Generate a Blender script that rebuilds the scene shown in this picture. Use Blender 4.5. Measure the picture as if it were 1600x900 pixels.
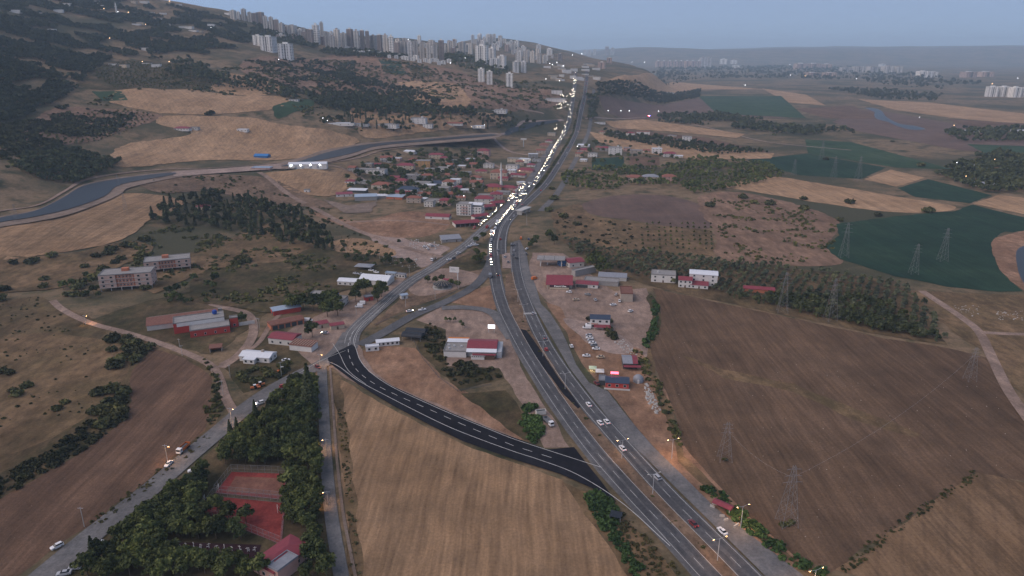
import bpy, bmesh
from mathutils import Vector, Matrix
import math, random
import numpy as np
CAM_H = 175.0
FOC = 1101.0            # focal length in pixels of a 1600 px wide frame
PITCH = math.atan((450 - 80) / FOC)
def ray(px, py):
    a = (px - 800) / FOC; c = -(py - 450) / FOC
    return np.array([a, math.cos(PITCH) + math.sin(PITCH) * c, -math.sin(PITCH) + math.cos(PITCH) * c])
def on_level(px, py, z):
    d = ray(px, py); t = (z - CAM_H) / d[2]
    return np.array([d[0] * t, d[1] * t, z])
def at_depth(px, py, Y):
    d = ray(px, py); t = Y / d[1]
    return np.array([d[0] * t, Y, CAM_H + d[2] * t])
scene = bpy.context.scene
for _o in list(bpy.data.objects): bpy.data.objects.remove(_o)
COL = scene.collection
random.seed(7); np.random.seed(7)
# ---------------------------------------------------------------- camera
_cam = bpy.data.cameras.new('camera'); cam = bpy.data.objects.new('camera', _cam); COL.objects.link(cam)
_cam.sensor_width = 36.0; _cam.lens = FOC / 1600 * 36.0
_cam.clip_start = 1.0; _cam.clip_end = 60000.0
cam.location = (0, 0, CAM_H); cam.rotation_euler = (math.pi / 2 - PITCH, 0, 0)
scene.camera = cam
# ---------------------------------------------------------------- sky, sun, exposure (dusk, sun just down on the left)
SUN_EL, SUN_AZ = math.radians(8.0), math.radians(-110.0)      # azimuth from north, to the west
world = bpy.data.worlds.new('World'); scene.world = world; world.use_nodes = True
_nt = world.node_tree; _nt.nodes.clear()
_sky = _nt.nodes.new('ShaderNodeTexSky'); _sky.sky_type = 'NISHITA'; _sky.sun_disc = False
_sky.sun_elevation = SUN_EL; _sky.sun_rotation = -SUN_AZ; _sky.altitude = 0; _sky.air_density = 0.4; _sky.dust_density = 0.0; _sky.ozone_density = 3.0
_veil = _nt.nodes.new('ShaderNodeMix'); _veil.data_type = 'RGBA'                       # thin even overcast over the clear sky
_veil.inputs[0].default_value = 0.72; _veil.inputs[7].default_value = (2.45, 2.9, 3.95, 1)
_bg = _nt.nodes.new('ShaderNodeBackground'); _bg.inputs['Strength'].default_value = 0.098
_out = _nt.nodes.new('ShaderNodeOutputWorld')
_nt.links.new(_sky.outputs[0], _veil.inputs[6]); _nt.links.new(_veil.outputs[2], _bg.inputs[0]); _nt.links.new(_bg.outputs[0], _out.inputs[0])
_sl = bpy.data.lights.new('sun', 'SUN'); sun = bpy.data.objects.new('sun', _sl); COL.objects.link(sun)
_sl.energy = 1.8; _sl.angle = math.radians(70); _sl.color = (1.0, 0.83, 0.74)
_sd = Vector((math.sin(SUN_AZ) * math.cos(math.radians(40)), math.cos(SUN_AZ) * math.cos(math.radians(40)), math.sin(math.radians(40))))
sun.rotation_euler = _sd.to_track_quat('Z', 'Y').to_euler(); sun.location = (0, 0, 900)
scene.view_settings.view_transform = 'Standard'; scene.view_settings.look = 'None'
scene.view_settings.gamma = 1.0; scene.view_settings.use_curve_mapping = False
scene.view_settings.exposure = 0.68
scene.render.engine = 'CYCLES'
cy = scene.cycles
cy.use_denoising = True
try: cy.denoiser = 'OPENIMAGEDENOISE'
except Exception: pass
cy.max_bounces = 4; cy.diffuse_bounces = 2; cy.glossy_bounces = 2; cy.transmission_bounces = 2; cy.transparent_max_bounces = 8; cy.volume_bounces = 1
cy.sample_clamp_indirect = 3.0; cy.caustics_reflective = False; cy.caustics_refractive = False

# ---------------------------------------------------------------- the shape of the land
# survey points of the land: (px, py, height) and (px, py, distance north)
_lv = [(0,345,20),(100,318,20),(190,285,20),(265,272,20),(350,268,20),(440,262,20),(520,240,20),(640,226,20),(760,213,20),(840,205,20),
       (100,358,14),(50,400,5),(250,335,9),(160,370,7),(400,330,7),(500,290,8),(600,262,9),(700,245,9),(330,300,13),(470,285,12),
       (250,245,28),(400,232,24),(100,270,34),(30,300,28),(880,190,24)]
_dp = [(250,165,1260),(350,150,1420),(450,200,1240),(450,150,1480),(600,195,1340),(560,160,1560),(640,150,1640),(720,160,1620),(780,178,1420),
       (800,150,1750),(850,170,1600),(905,150,1850),(908,118,2500),(700,110,2150),(600,105,2100),(520,100,2050),(430,92,1950),(640,85,2600),
       (750,96,2600),(820,112,2450),(880,98,3200),(300,105,1650),(350,62,2100),(200,105,1560),(200,62,1850),(200,22,2250),(0,200,950),(0,105,1300),
       (0,25,1700),(100,150,1230),(100,55,1750),(320,8,2650),(400,40,2950),(500,54,3300),(600,62,3700),(700,66,4200),(765,60,5200),(860,84,5600),
       (100,205,1060),(200,200,1130),(320,200,1180),(380,120,1620)]
_pts = [on_level(*q) for q in _lv] + [at_depth(*q) for q in _dp]
_pts += [np.array(q, float) for q in [(-900,150,0),(-300,150,0),(300,150,0),(-500,400,0),(0,500,0),(0,800,0),(400,900,0),(300,1300,0),(700,1500,0),
        (600,2000,5),(900,2600,10),(1500,2000,0),(2500,3000,0),(1300,4000,10),(900,5500,40),(3000,6000,0),(-900,300,0),(-2500,600,150),(-1400,600,80),
        (-2500,1500,420),(-2500,3000,560),(-1500,3600,330),(-1500,6000,60),(-900,5000,120),(-4000,1000,500),(-4000,4000,600),(0,8000,60),(2000,9000,0),(-3000,9000,100)]]
_A = np.array(_pts)
_C2 = 170.0 ** 2
def _ker(x, y, cx, cy):
    return np.sqrt((x[:, None] - cx[None]) ** 2 + (y[:, None] - cy[None]) ** 2 + _C2)
_K = _ker(_A[:, 0], _A[:, 1], _A[:, 0], _A[:, 1])
_W = np.linalg.solve(_K - 6.0 * np.eye(len(_A)), _A[:, 2])
# valley edge: everything right of it is the level plain
_edge = np.array([on_level(*q, 0)[:2] for q in [(-420,560),(0,462),(150,440),(300,400),(400,352),(470,318),(560,316),(650,292),(720,268),(790,243),(850,215)]] +
                 [(260,1700),(480,2300),(800,3500),(900,9000)])
def _seg_dist(x, y, poly):
    best = np.full(x.shape, 1e9); side = np.zeros(x.shape)
    for (ax, ay), (bx, by) in zip(poly[:-1], poly[1:]):
        dx, dy = bx - ax, by - ay; L2 = dx * dx + dy * dy
        t = np.clip(((x - ax) * dx + (y - ay) * dy) / L2, 0, 1)
        qx, qy = ax + t * dx - x, ay + t * dy - y
        d = np.sqrt(qx * qx + qy * qy)
        cr = dx * (y - ay) - dy * (x - ax)
        m = d < best
        best = np.where(m, d, best); side = np.where(m, np.sign(cr), side)
    return best, side
def _hash(i, j, s):
    v = np.sin(i * 127.1 + j * 311.7 + s * 74.7) * 43758.5453
    return v - np.floor(v)
def vnoise(x, y, s=0):
    i, j = np.floor(x), np.floor(y); fx, fy = x - i, y - j
    fx = fx * fx * (3 - 2 * fx); fy = fy * fy * (3 - 2 * fy)
    a, b, c, d = _hash(i, j, s), _hash(i + 1, j, s), _hash(i, j + 1, s), _hash(i + 1, j + 1, s)
    return (a + (b - a) * fx) * (1 - fy) + (c + (d - c) * fx) * fy
_canal = np.array([on_level(*q, 20)[:2] for q in [(-60,362),(0,346),(60,332),(120,312),(170,295),(225,279),(270,273),(350,269),(440,262),(520,243),(580,229),(660,221),(760,213.5),(840,205)]])
def height(x, y):
    x = np.asarray(x, float).ravel(); y = np.asarray(y, float).ravel()
    z = _ker(x, y, _A[:, 0], _A[:, 1]) @ _W
    d, s = _seg_dist(x, y, _edge)
    m = np.clip(d / 160.0, 0, 1); m = np.where(s > 0, m * m * (3 - 2 * m), 0.0)
    z = np.maximum(z, 0.0) * m * np.clip((9000 - y) / 2500, 0, 1)
    up = np.clip((z - 24) / 80.0, 0, 1)
    n = vnoise(x / 310, y / 310, 1) * 26 + vnoise(x / 130, y / 130, 2) * 12 + vnoise(x / 55, y / 55, 3) * 4 - 21
    z = z + n * up
    dc, _ = _seg_dist(x, y, _canal)
    k = np.clip((dc - 30) / 70.0, 0, 1); k = k * k * (3 - 2 * k)
    z = np.where(dc < 100, 20.0 * m * (1 - k) + z * k, z)
    # far ranges beyond the plain
    r = np.clip((y - 9000) / 4000, 0, 1); r = r * r * (3 - 2 * r)
    far = (np.exp(-((x - 5200) / 3600.0) ** 2) * 250 + np.exp(-((x - 9800) / 3000.0) ** 2) * 300 + np.exp(-((x - 1900) / 1500.0) ** 2) * 130 + vnoise(x / 1500, y / 1900, 5) * 110 + vnoise(x / 600, y / 700, 6) * 50 - 60)
    right = np.clip((x - 300) / 1500, 0, 1)
    z = z + np.maximum(far, 0) * 0.72 * r * right
    return z
# the land as a grid: fine near the camera, coarse far off
def _axis(lo, f0, f1, hi, step, grow):
    a = list(np.arange(f0, f1 + 0.1, step)); d = step
    while a[-1] < hi: d *= grow; a.append(a[-1] + d)
    d = step; b = []; v = f0
    while v > lo: d *= grow; v -= d; b.append(v)
    return np.array(b[::-1] + a)
GX = _axis(-14000, -1350, 1250, 16000, 15.0, 1.09)
GY = _axis(-600, 105, 2700, 30000, 15.0, 1.06)
_mx, _my = np.meshgrid(GX, GY)
GZ = np.concatenate([height(a, b) for a, b in zip(_mx, _my)]).reshape(_mx.shape)
def hgt(x, y):
    x = np.atleast_1d(np.asarray(x, float)); y = np.atleast_1d(np.asarray(y, float))
    i = np.clip(np.searchsorted(GX, x) - 1, 0, len(GX) - 2); j = np.clip(np.searchsorted(GY, y) - 1, 0, len(GY) - 2)
    fx = np.clip((x - GX[i]) / (GX[i + 1] - GX[i]), 0, 1); fy = np.clip((y - GY[j]) / (GY[j + 1] - GY[j]), 0, 1)
    return (GZ[j, i] * (1 - fx) + GZ[j, i + 1] * fx) * (1 - fy) + (GZ[j + 1, i] * (1 - fx) + GZ[j + 1, i + 1] * fx) * fy
def h1(x, y): return float(hgt(x, y)[0])
_T = np.geomspace(150, 40000, 700)
def P(px, py, dz=0.0):
    """the point of the land that the survey photograph shows at a pixel"""
    d = ray(px, py)
    x, y, zz = d[0] * _T, d[1] * _T, CAM_H + d[2] * _T
    below = np.nonzero(zz < hgt(x, y))[0]
    if len(below) == 0: return np.array([x[-1], y[-1], 0.0])
    k = below[0]; lo, hi = _T[max(k - 1, 0)], _T[k]
    for _ in range(3):
        tt = np.linspace(lo, hi, 24); b = np.nonzero(CAM_H + d[2] * tt < hgt(d[0] * tt, d[1] * tt))[0]
        q = b[0] if len(b) else 23
        lo, hi = tt[max(q - 1, 0)], tt[q]
    m = (lo + hi) / 2
    return np.array([d[0] * m, d[1] * m, h1(d[0] * m, d[1] * m) + dz])

# ---------------------------------------------------------------- materials
MATS = {}
def _nodes(name):
    m = bpy.data.materials.new(name); m.use_nodes = True
    nt = m.node_tree; b = nt.nodes['Principled BSDF']
    return m, nt, b
def _pos(nt, rot=0.0, scale=(1, 1, 1)):
    g = nt.nodes.new('ShaderNodeNewGeometry'); mp = nt.nodes.new('ShaderNodeMapping')
    mp.inputs['Rotation'].default_value = (0, 0, rot); mp.inputs['Scale'].default_value = scale
    nt.links.new(g.outputs['Position'], mp.inputs['Vector']); return mp.outputs['Vector']
def _noise(nt, vec, scale, detail=3, rough=0.55):
    n = nt.nodes.new('ShaderNodeTexNoise'); n.inputs['Scale'].default_value = scale; n.inputs['Detail'].default_value = detail
    n.inputs['Roughness'].default_value = rough
    nt.links.new(vec, n.inputs['Vector']); return n.outputs['Fac']
def _ramp(nt, fac, stops):
    r = nt.nodes.new('ShaderNodeValToRGB'); e = r.color_ramp.elements
    while len(e) < len(stops): e.new(0.5)
    for k, (p, c) in enumerate(stops): e[k].position = p; e[k].color = (c[0], c[1], c[2], 1)
    nt.links.new(fac, r.inputs['Fac']); return r.outputs['Color']
def _mix(nt, fac, a, b, mode='MIX'):
    m = nt.nodes.new('ShaderNodeMix'); m.data_type = 'RGBA'; m.blend_type = mode
    for sock, v in ((m.inputs['Factor'], fac), (m.inputs['A'] if False else m.inputs[6], a), (m.inputs[7], b)):
        if hasattr(v, 'default_value') or hasattr(v, 'is_linked'): nt.links.new(v, sock)
        elif isinstance(v, (int, float)): sock.default_value = v
        else: sock.default_value = (v[0], v[1], v[2], 1)
    return m.outputs[2]
def _sc(c, k): return tuple(min(1, v * k) for v in c)
def mat(name, col, rough=0.85, var=0.18, scale=1.5, metal=0.0, obj_rand=0.0, spec=0.3):
    """plain surface: base colour with uneven weathering; object random shifts the tone between copies"""
    if name in MATS: return MATS[name]
    m, nt, b = _nodes(name)
    g = nt.nodes.new('ShaderNodeTexCoord')
    f = _noise(nt, g.outputs['Object'], scale, 4, 0.65)
    c = _ramp(nt, f, [(0.25, _sc(col, 1 - var)), (0.5, col), (0.78, _sc(col, 1 + var))])
    if obj_rand:
        oi = nt.nodes.new('ShaderNodeObjectInfo')
        c2 = _ramp(nt, oi.outputs['Random'], [(0.0, (1 - obj_rand,) * 3), (1.0, (1 + obj_rand, 1 + obj_rand * 0.8, 1 + obj_rand * 0.4))])
        c = _mix(nt, 1.0, c, c2, 'MULTIPLY')
    nt.links.new(c, b.inputs['Base Color'])
    b.inputs['Roughness'].default_value = rough; b.inputs['Metallic'].default_value = metal
    b.inputs['Specular IOR Level'].default_value = spec
    MATS[name] = m; return m
def emis(name, col, strength):
    if name in MATS: return MATS[name]
    m, nt, b = _nodes(name)
    b.inputs['Base Color'].default_value = (*col, 1); b.inputs['Emission Color'].default_value = (*col, 1)
    b.inputs['Emission Strength'].default_value = strength
    MATS[name] = m; return m
def glass(name='window_glass', col=(0.02, 0.025, 0.03)):
    if name in MATS: return MATS[name]
    m, nt, b = _nodes(name)
    b.inputs['Base Color'].default_value = (*col, 1); b.inputs['Roughness'].default_value = 0.12; b.inputs['Specular IOR Level'].default_value = 0.5
    MATS[name] = m; return m
WARM = (1.15, 0.98, 0.88)
def field_mat(name, a, b2, c3, rot=0.0, row=0.6, stretch=0.06, patch=0.012, rows_amt=0.55, speck=0.0, speck_col=(0.3, 0.25, 0.2), bump=0.25, warm=True, tram=0.0):
    """farm land: broad patches, streaks that run along the rows, fine clods, stones"""
    if name in MATS: return MATS[name]
    m, nt, b = _nodes(name)
    a, b2, c3 = [(q[0] * WARM[0], q[1] * WARM[1], q[2] * WARM[2]) for q in (a, b2, c3)] if warm else (a, b2, c3)
    p0 = _pos(nt)
    wn = nt.nodes.new('ShaderNodeTexNoise'); wn.inputs['Scale'].default_value = 0.02; wn.inputs['Detail'].default_value = 2; nt.links.new(p0, wn.inputs['Vector'])
    ws = nt.nodes.new('ShaderNodeVectorMath'); ws.operation = 'SCALE'; ws.inputs['Scale'].default_value = 4.0; nt.links.new(wn.outputs['Color'], ws.inputs[0])
    wa = nt.nodes.new('ShaderNodeVectorMath'); wa.operation = 'ADD'; nt.links.new(p0, wa.inputs[0]); nt.links.new(ws.outputs[0], wa.inputs[1])
    def rows(k):
        mp = nt.nodes.new('ShaderNodeMapping'); mp.inputs['Rotation'].default_value = (0, 0, rot); mp.inputs['Scale'].default_value = (1, k, 1); nt.links.new(wa.outputs[0], mp.inputs['Vector']); return mp.outputs['Vector']
    big = _noise(nt, p0, patch, 6, 0.68)
    col = _ramp(nt, big, [(0.34, a), (0.5, b2), (0.66, c3)])
    blot = _noise(nt, wa.outputs[0], patch * 5, 5, 0.7)
    col = _mix(nt, 1.0, col, _ramp(nt, blot, [(0.32, (0.80, 0.82, 0.84)), (0.5, (1, 1, 1)), (0.68, (1.17, 1.15, 1.12))]), 'MULTIPLY')
    st = _noise(nt, rows(stretch), row, 3, 0.6)
    stc = _ramp(nt, st, [(0.30, (1 - rows_amt * 0.7,) * 3), (0.55, (1.0, 1.0, 1.0)), (0.75, (1 + rows_amt * 0.6,) * 3)])
    col = _mix(nt, 1.0, col, stc, 'MULTIPLY')
    wide = _noise(nt, rows(stretch * 0.6), row * 0.16, 3, 0.6)
    wc = _ramp(nt, wide, [(0.3, (1 - rows_amt * 0.45,) * 3), (0.5, (1, 1, 1)), (0.7, (1 + rows_amt * 0.4,) * 3)])
    col = _mix(nt, 1.0, col, wc, 'MULTIPLY')
    if tram:
        wv = nt.nodes.new('ShaderNodeTexWave'); wv.wave_type = 'BANDS'; wv.bands_direction = 'X'; wv.inputs['Scale'].default_value = tram; wv.inputs['Distortion'].default_value = 2.5; wv.inputs['Detail'].default_value = 2; wv.inputs['Detail Scale'].default_value = 0.4
        nt.links.new(rows(1.0), wv.inputs['Vector'])
        col = _mix(nt, 1.0, col, _ramp(nt, wv.outputs['Fac'], [(0.0, (0.86, 0.86, 0.87)), (0.08, (0.95, 0.95, 0.95)), (0.16, (1, 1, 1)), (0.9, (1, 1, 1)), (1.0, (1.05, 1.05, 1.04))]), 'MULTIPLY')
    fine = _noise(nt, p0, 0.9, 6, 0.75)
    fc = _ramp(nt, fine, [(0.25, (0.62,) * 3), (0.5, (1, 1, 1)), (0.8, (1.38,) * 3)])
    col = _mix(nt, 1.0, col, fc, 'MULTIPLY')
    if speck:
        sp = _noise(nt, p0, 0.33, 6, 0.8)
        sf = _ramp(nt, sp, [(0.66 - speck * 0.1, (0, 0, 0)), (0.72 - speck * 0.1, (1, 1, 1))])
        col = _mix(nt, sf, col, speck_col)
    nt.links.new(col, b.inputs['Base Color']); b.inputs['Roughness'].default_value = 0.95; b.inputs['Specular IOR Level'].default_value = 0.1
    if bump:
        bp = nt.nodes.new('ShaderNodeBump'); bp.inputs['Strength'].default_value = bump; bp.inputs['Distance'].default_value = 0.6
        nt.links.new(fine, bp.inputs['Height']); nt.links.new(bp.outputs[0], b.inputs['Normal'])
    MATS[name] = m; return m
# ---------------------------------------------------------------- objects
def new_obj(name, data=None, parent=None, loc=(0, 0, 0), rz=0.0):
    o = bpy.data.objects.new(name, data); COL.objects.link(o)
    if parent is not None: o.parent = parent
    o.location = loc; o.rotation_euler = (0, 0, rz); return o
def tag(o, label=None, cat=None, group=None, kind=None):
    if label: o['label'] = label
    if cat: o['category'] = cat
    if group: o['group'] = group
    if kind: o['kind'] = kind
    return o
def copy_tree(o, parent=None):
    c = o.copy(); COL.objects.link(c); c.parent = parent
    for ch in KIDS.get(o.name, []):
        copy_tree(bpy.data.objects[ch], c)
    return c
KIDS = {}
class MB:
    """collects faces for ONE mesh object"""
    def __init__(s): s.v = []; s.f = []; s.m = []
    def add(s, vs, fs, mi=0):
        n = len(s.v); s.v += [tuple(map(float, q)) for q in vs]; s.f += [tuple(n + i for i in f) for f in fs]; s.m += [mi] * len(fs); return s
    def box(s, c, d, rz=0.0, mi=0, top=(1, 1), pitch=0.0):
        cx, cy_, cz = c; x, y, z = d[0] / 2, d[1] / 2, d[2] / 2
        q = [(-x, -y, -z), (x, -y, -z), (x, y, -z), (-x, y, -z), (-x * top[0], -y * top[1], z), (x * top[0], -y * top[1], z), (x * top[0], y * top[1], z), (-x * top[0], y * top[1], z)]
        ca, sa = math.cos(rz), math.sin(rz)
        q = [(cx + a * ca - b * sa, cy_ + a * sa + b * ca, cz + k) for a, b, k in q]
        return s.add(q, [(3, 2, 1, 0), (4, 5, 6, 7), (0, 1, 5, 4), (1, 2, 6, 5), (2, 3, 7, 6), (3, 0, 4, 7)], mi)
    def tube(s, a, b, r0, r1=None, n=6, mi=0, caps=True):
        r1 = r0 if r1 is None else r1
        a = Vector(a); b = Vector(b); d = (b - a).normalized()
        u = d.orthogonal().normalized(); w = d.cross(u)
        vs = []
        for p, r in ((a, r0), (b, r1)):
            for k in range(n):
                t = 2 * math.pi * k / n; vs.append(p + u * (r * math.cos(t)) + w * (r * math.sin(t)))
        fs = [(k, (k + 1) % n, n + (k + 1) % n, n + k) for k in range(n)]
        if caps: fs += [tuple(range(n - 1, -1, -1)), tuple(range(n, 2 * n))]
        return s.add(vs, fs, mi)
    def prism(s, poly, z0, z1, mi=0):
        n = len(poly)
        vs = [(x, y, z0) for x, y in poly] + [(x, y, z1) for x, y in poly]
        fs = [(k, (k + 1) % n, n + (k + 1) % n, n + k) for k in range(n)] + [tuple(range(n - 1, -1, -1)), tuple(range(n, 2 * n))]
        return s.add(vs, fs, mi)
    def lathe(s, c, prof, n=10, mi=0):
        vs = []; fs = []
        for r, z in prof:
            for k in range(n): t = 2 * math.pi * k / n; vs.append((c[0] + r * math.cos(t), c[1] + r * math.sin(t), c[2] + z))
        for j in range(len(prof) - 1):
            for k in range(n): fs.append((j * n + k, j * n + (k + 1) % n, (j + 1) * n + (k + 1) % n, (j + 1) * n + k))
        fs.append(tuple(range(n - 1, -1, -1))); fs.append(tuple(range((len(prof) - 1) * n, len(prof) * n)))
        return s.add(vs, fs, mi)
    def mesh(s, name, mats):
        me = bpy.data.meshes.new(name); me.from_pydata(s.v, [], s.f)
        for m in (mats if isinstance(mats, (list, tuple)) else [mats]): me.materials.append(m)
        if any(s.m): me.polygons.foreach_set('material_index', s.m)
        me.update(); return me
    def build(s, name, mats, parent=None, loc=(0, 0, 0), rz=0.0):
        o = new_obj(name, s.mesh(name, mats), parent, loc, rz)
        if parent is not None: KIDS.setdefault(parent.name, []).append(o.name)
        return o
def fast_mesh(name, verts, faces, mats, midx=None):
    """verts (n,3), faces (m,k) of one size k"""
    me = bpy.data.meshes.new(name); nv, nf, k = len(verts), len(faces), faces.shape[1]
    me.vertices.add(nv); me.vertices.foreach_set('co', np.ascontiguousarray(verts, np.float32).ravel())
    me.loops.add(nf * k); me.loops.foreach_set('vertex_index', np.ascontiguousarray(faces, np.int32).ravel())
    me.polygons.add(nf); me.polygons.foreach_set('loop_start', np.arange(0, nf * k, k, dtype=np.int32))
    try: me.polygons.foreach_set('loop_total', np.full(nf, k, np.int32))
    except Exception: pass
    for m in (mats if isinstance(mats, (list, tuple)) else [mats]): me.materials.append(m)
    if midx is not None: me.polygons.foreach_set('material_index', np.ascontiguousarray(midx, np.int32))
    me.update(calc_edges=True); me.validate(); return me
# ---------------------------------------------------------------- sheets and ribbons lying on the land
def catmull(pts, closed=False, sub=6):
    pts = [np.asarray(p, float) for p in pts]; n = len(pts); out = []
    rng = range(n) if closed else range(n - 1)
    for i in rng:
        p1, p2 = pts[i], pts[(i + 1) % n]
        p0 = pts[i - 1] if (closed or i > 0) else 2 * p1 - p2
        p3 = pts[(i + 2) % n] if (closed or i + 2 < n) else 2 * p2 - p1
        for k in range(sub):
            t = k / sub
            out.append(0.5 * ((2 * p1) + (p2 - p0) * t + (2 * p0 - 5 * p1 + 4 * p2 - p3) * t * t + (3 * p1 - p0 - 3 * p2 + p3) * t ** 3))
    if not closed: out.append(pts[-1])
    return out
def W2(px, py): return P(px, py)[:2]
def sheet(name, px, m, dz, smooth=False, level=None, rough=0.0, world=False, parent=None):
    if level is not None: pts = [on_level(a, b, level)[:2] for a, b in px]
    elif world: pts = [np.array(q, float) for q in px]
    else: pts = [W2(a, b) for a, b in px]
    if smooth: pts = catmull(pts, True, 5)
    if rough:
        q2 = []
        for a, b in zip(pts, pts[1:] + pts[:1]):
            L = np.linalg.norm(b - a); n = max(1, min(40, int(L / 6)))
            nn = np.array([-(b - a)[1], (b - a)[0]]) / max(L, 1e-6)
            for k in range(n):
                q = a + (b - a) * k / n
                q2.append(q + nn * rough * (vnoise(np.array([q[0] / 9]), np.array([q[1] / 9]), 9)[0] - 0.5) * 2)
        pts = q2
    xs = np.array([q[0] for q in pts]); ys = np.array([q[1] for q in pts])
    bm = bmesh.new(); vs = [bm.verts.new((q[0], q[1], 0)) for q in pts]
    try: f = bm.faces.new(vs)
    except ValueError: bm.free(); return None
    f.normal_update()
    if f.normal.z < 0: f.normal_flip()
    bmesh.ops.triangulate(bm, faces=bm.faces[:])
    flat = level is not None
    if not flat:
        tx = np.linspace(xs.min(), xs.max(), 30); ty = np.linspace(ys.min(), ys.max(), 30); mx, my = np.meshgrid(tx, ty)
        flat = hgt(mx.ravel(), my.ravel()).max() < 0.02
    if not flat:
        for ax, g, lo, hi in ((0, GX, xs.min(), xs.max()), (1, GY, ys.min(), ys.max())):
            for v in g[(g > lo) & (g < hi)]:
                co = (v, 0, 0) if ax == 0 else (0, v, 0); no = (1, 0, 0) if ax == 0 else (0, 1, 0)
                bmesh.ops.bisect_plane(bm, geom=bm.verts[:] + bm.edges[:] + bm.faces[:], plane_co=co, plane_no=no)
    up = (dz if level is None else level + dz) if flat else dz + 0.45
    vx = np.array([v.co.x for v in bm.verts]); vy = np.array([v.co.y for v in bm.verts])
    zz = np.zeros(len(vx)) if flat else hgt(vx, vy)
    for v, z in zip(bm.verts, zz): v.co.z = z + up
    me = bpy.data.meshes.new(name); bm.to_mesh(me); bm.free(); me.materials.append(m)
    o = new_obj(name, me, parent); 
    if parent is None: o['kind'] = 'structure'
    return o
class Line:
    """a smoothed centre line on the land, by arc length"""
    def __init__(s, px, sub=10, level=None, world=False):
        pts = px if world else [(W2(*q[:2]) if level is None else on_level(q[0], q[1], level)[:2]) for q in px]
        s.p = np.array(catmull(pts, False, sub))
        d = np.linalg.norm(np.diff(s.p, axis=0), axis=1); s.s = np.concatenate([[0], np.cumsum(d)]); s.L = s.s[-1]
    def at(s, t, off=0.0):
        x = np.interp(t, s.s, s.p[:, 0]); y = np.interp(t, s.s, s.p[:, 1])
        e = 4.0
        dx = np.interp(t + e, s.s, s.p[:, 0]) - np.interp(t - e, s.s, s.p[:, 0]); dy = np.interp(t + e, s.s, s.p[:, 1]) - np.interp(t - e, s.s, s.p[:, 1])
        L = math.hypot(dx, dy) or 1.0
        return x + dy / L * off, y - dx / L * off, math.atan2(dy, dx)      # off > 0 lies right of the direction of travel
    def strip(s, mb, o0, o1, dz, t0=0.0, t1=None, step=4.0, mi=0):
        t1 = s.L if t1 is None else t1; n = max(1, int(round((t1 - t0) / step))); vs = []
        for k in range(n + 1):
            t = t0 + (t1 - t0) * k / n
            a = s.at(t, o0(t) if callable(o0) else o0); b = s.at(t, o1(t) if callable(o1) else o1)
            za = h1(a[0], a[1]); zb = h1(b[0], b[1])
            ex = 0.45 if max(za, zb) > 0.02 else 0.0
            vs += [(a[0], a[1], za + dz + ex), (b[0], b[1], zb + dz + ex)]
        mb.add(vs, [(2 * k, 2 * k + 1, 2 * k + 3, 2 * k + 2) for k in range(n)], mi); return mb
    def near(s, px, py):
        q = W2(px, py); return float(s.s[np.argmin(np.linalg.norm(s.p - q, axis=1))])

# ---------------------------------------------------------------- land
m, nt, b = _nodes('open_land')
MATS['open_land'] = m
_p = _pos(nt); _big = _noise(nt, _p, 0.004, 6, 0.6); _mid = _noise(nt, _p, 0.03, 6, 0.65); _fin = _noise(nt, _p, 0.5, 6, 0.75)
_c = _ramp(nt, _mid, [(0.34, (0.035, 0.040, 0.022)), (0.45, (0.125, 0.092, 0.055)), (0.55, (0.205, 0.142, 0.088)), (0.66, (0.085, 0.075, 0.042))])
_g = _ramp(nt, _big, [(0.46, (0, 0, 0)), (0.58, (1, 1, 1))])
_c = _mix(nt, _g, _c, (0.060, 0.058, 0.034))
_f = _ramp(nt, _fin, [(0.25, (0.6,) * 3), (0.5, (1, 1, 1)), (0.8, (1.4,) * 3)])
_c = _mix(nt, 1.0, _c, _f, 'MULTIPLY')
nt.links.new(_c, b.inputs['Base Color']); b.inputs['Roughness'].default_value = 0.95; b.inputs['Specular IOR Level'].default_value = 0.1
_vv = np.stack([_mx.ravel(), _my.ravel(), GZ.ravel()], 1)
_nx, _ny = len(GX), len(GY)
_i = (np.arange(_ny - 1)[:, None] * _nx + np.arange(_nx - 1)[None]).ravel()
_me = fast_mesh('ground', _vv, np.stack([_i, _i + 1, _i + _nx + 1, _i + _nx], 1), m)
ground = new_obj('ground', _me); ground['kind'] = 'structure'
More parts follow.
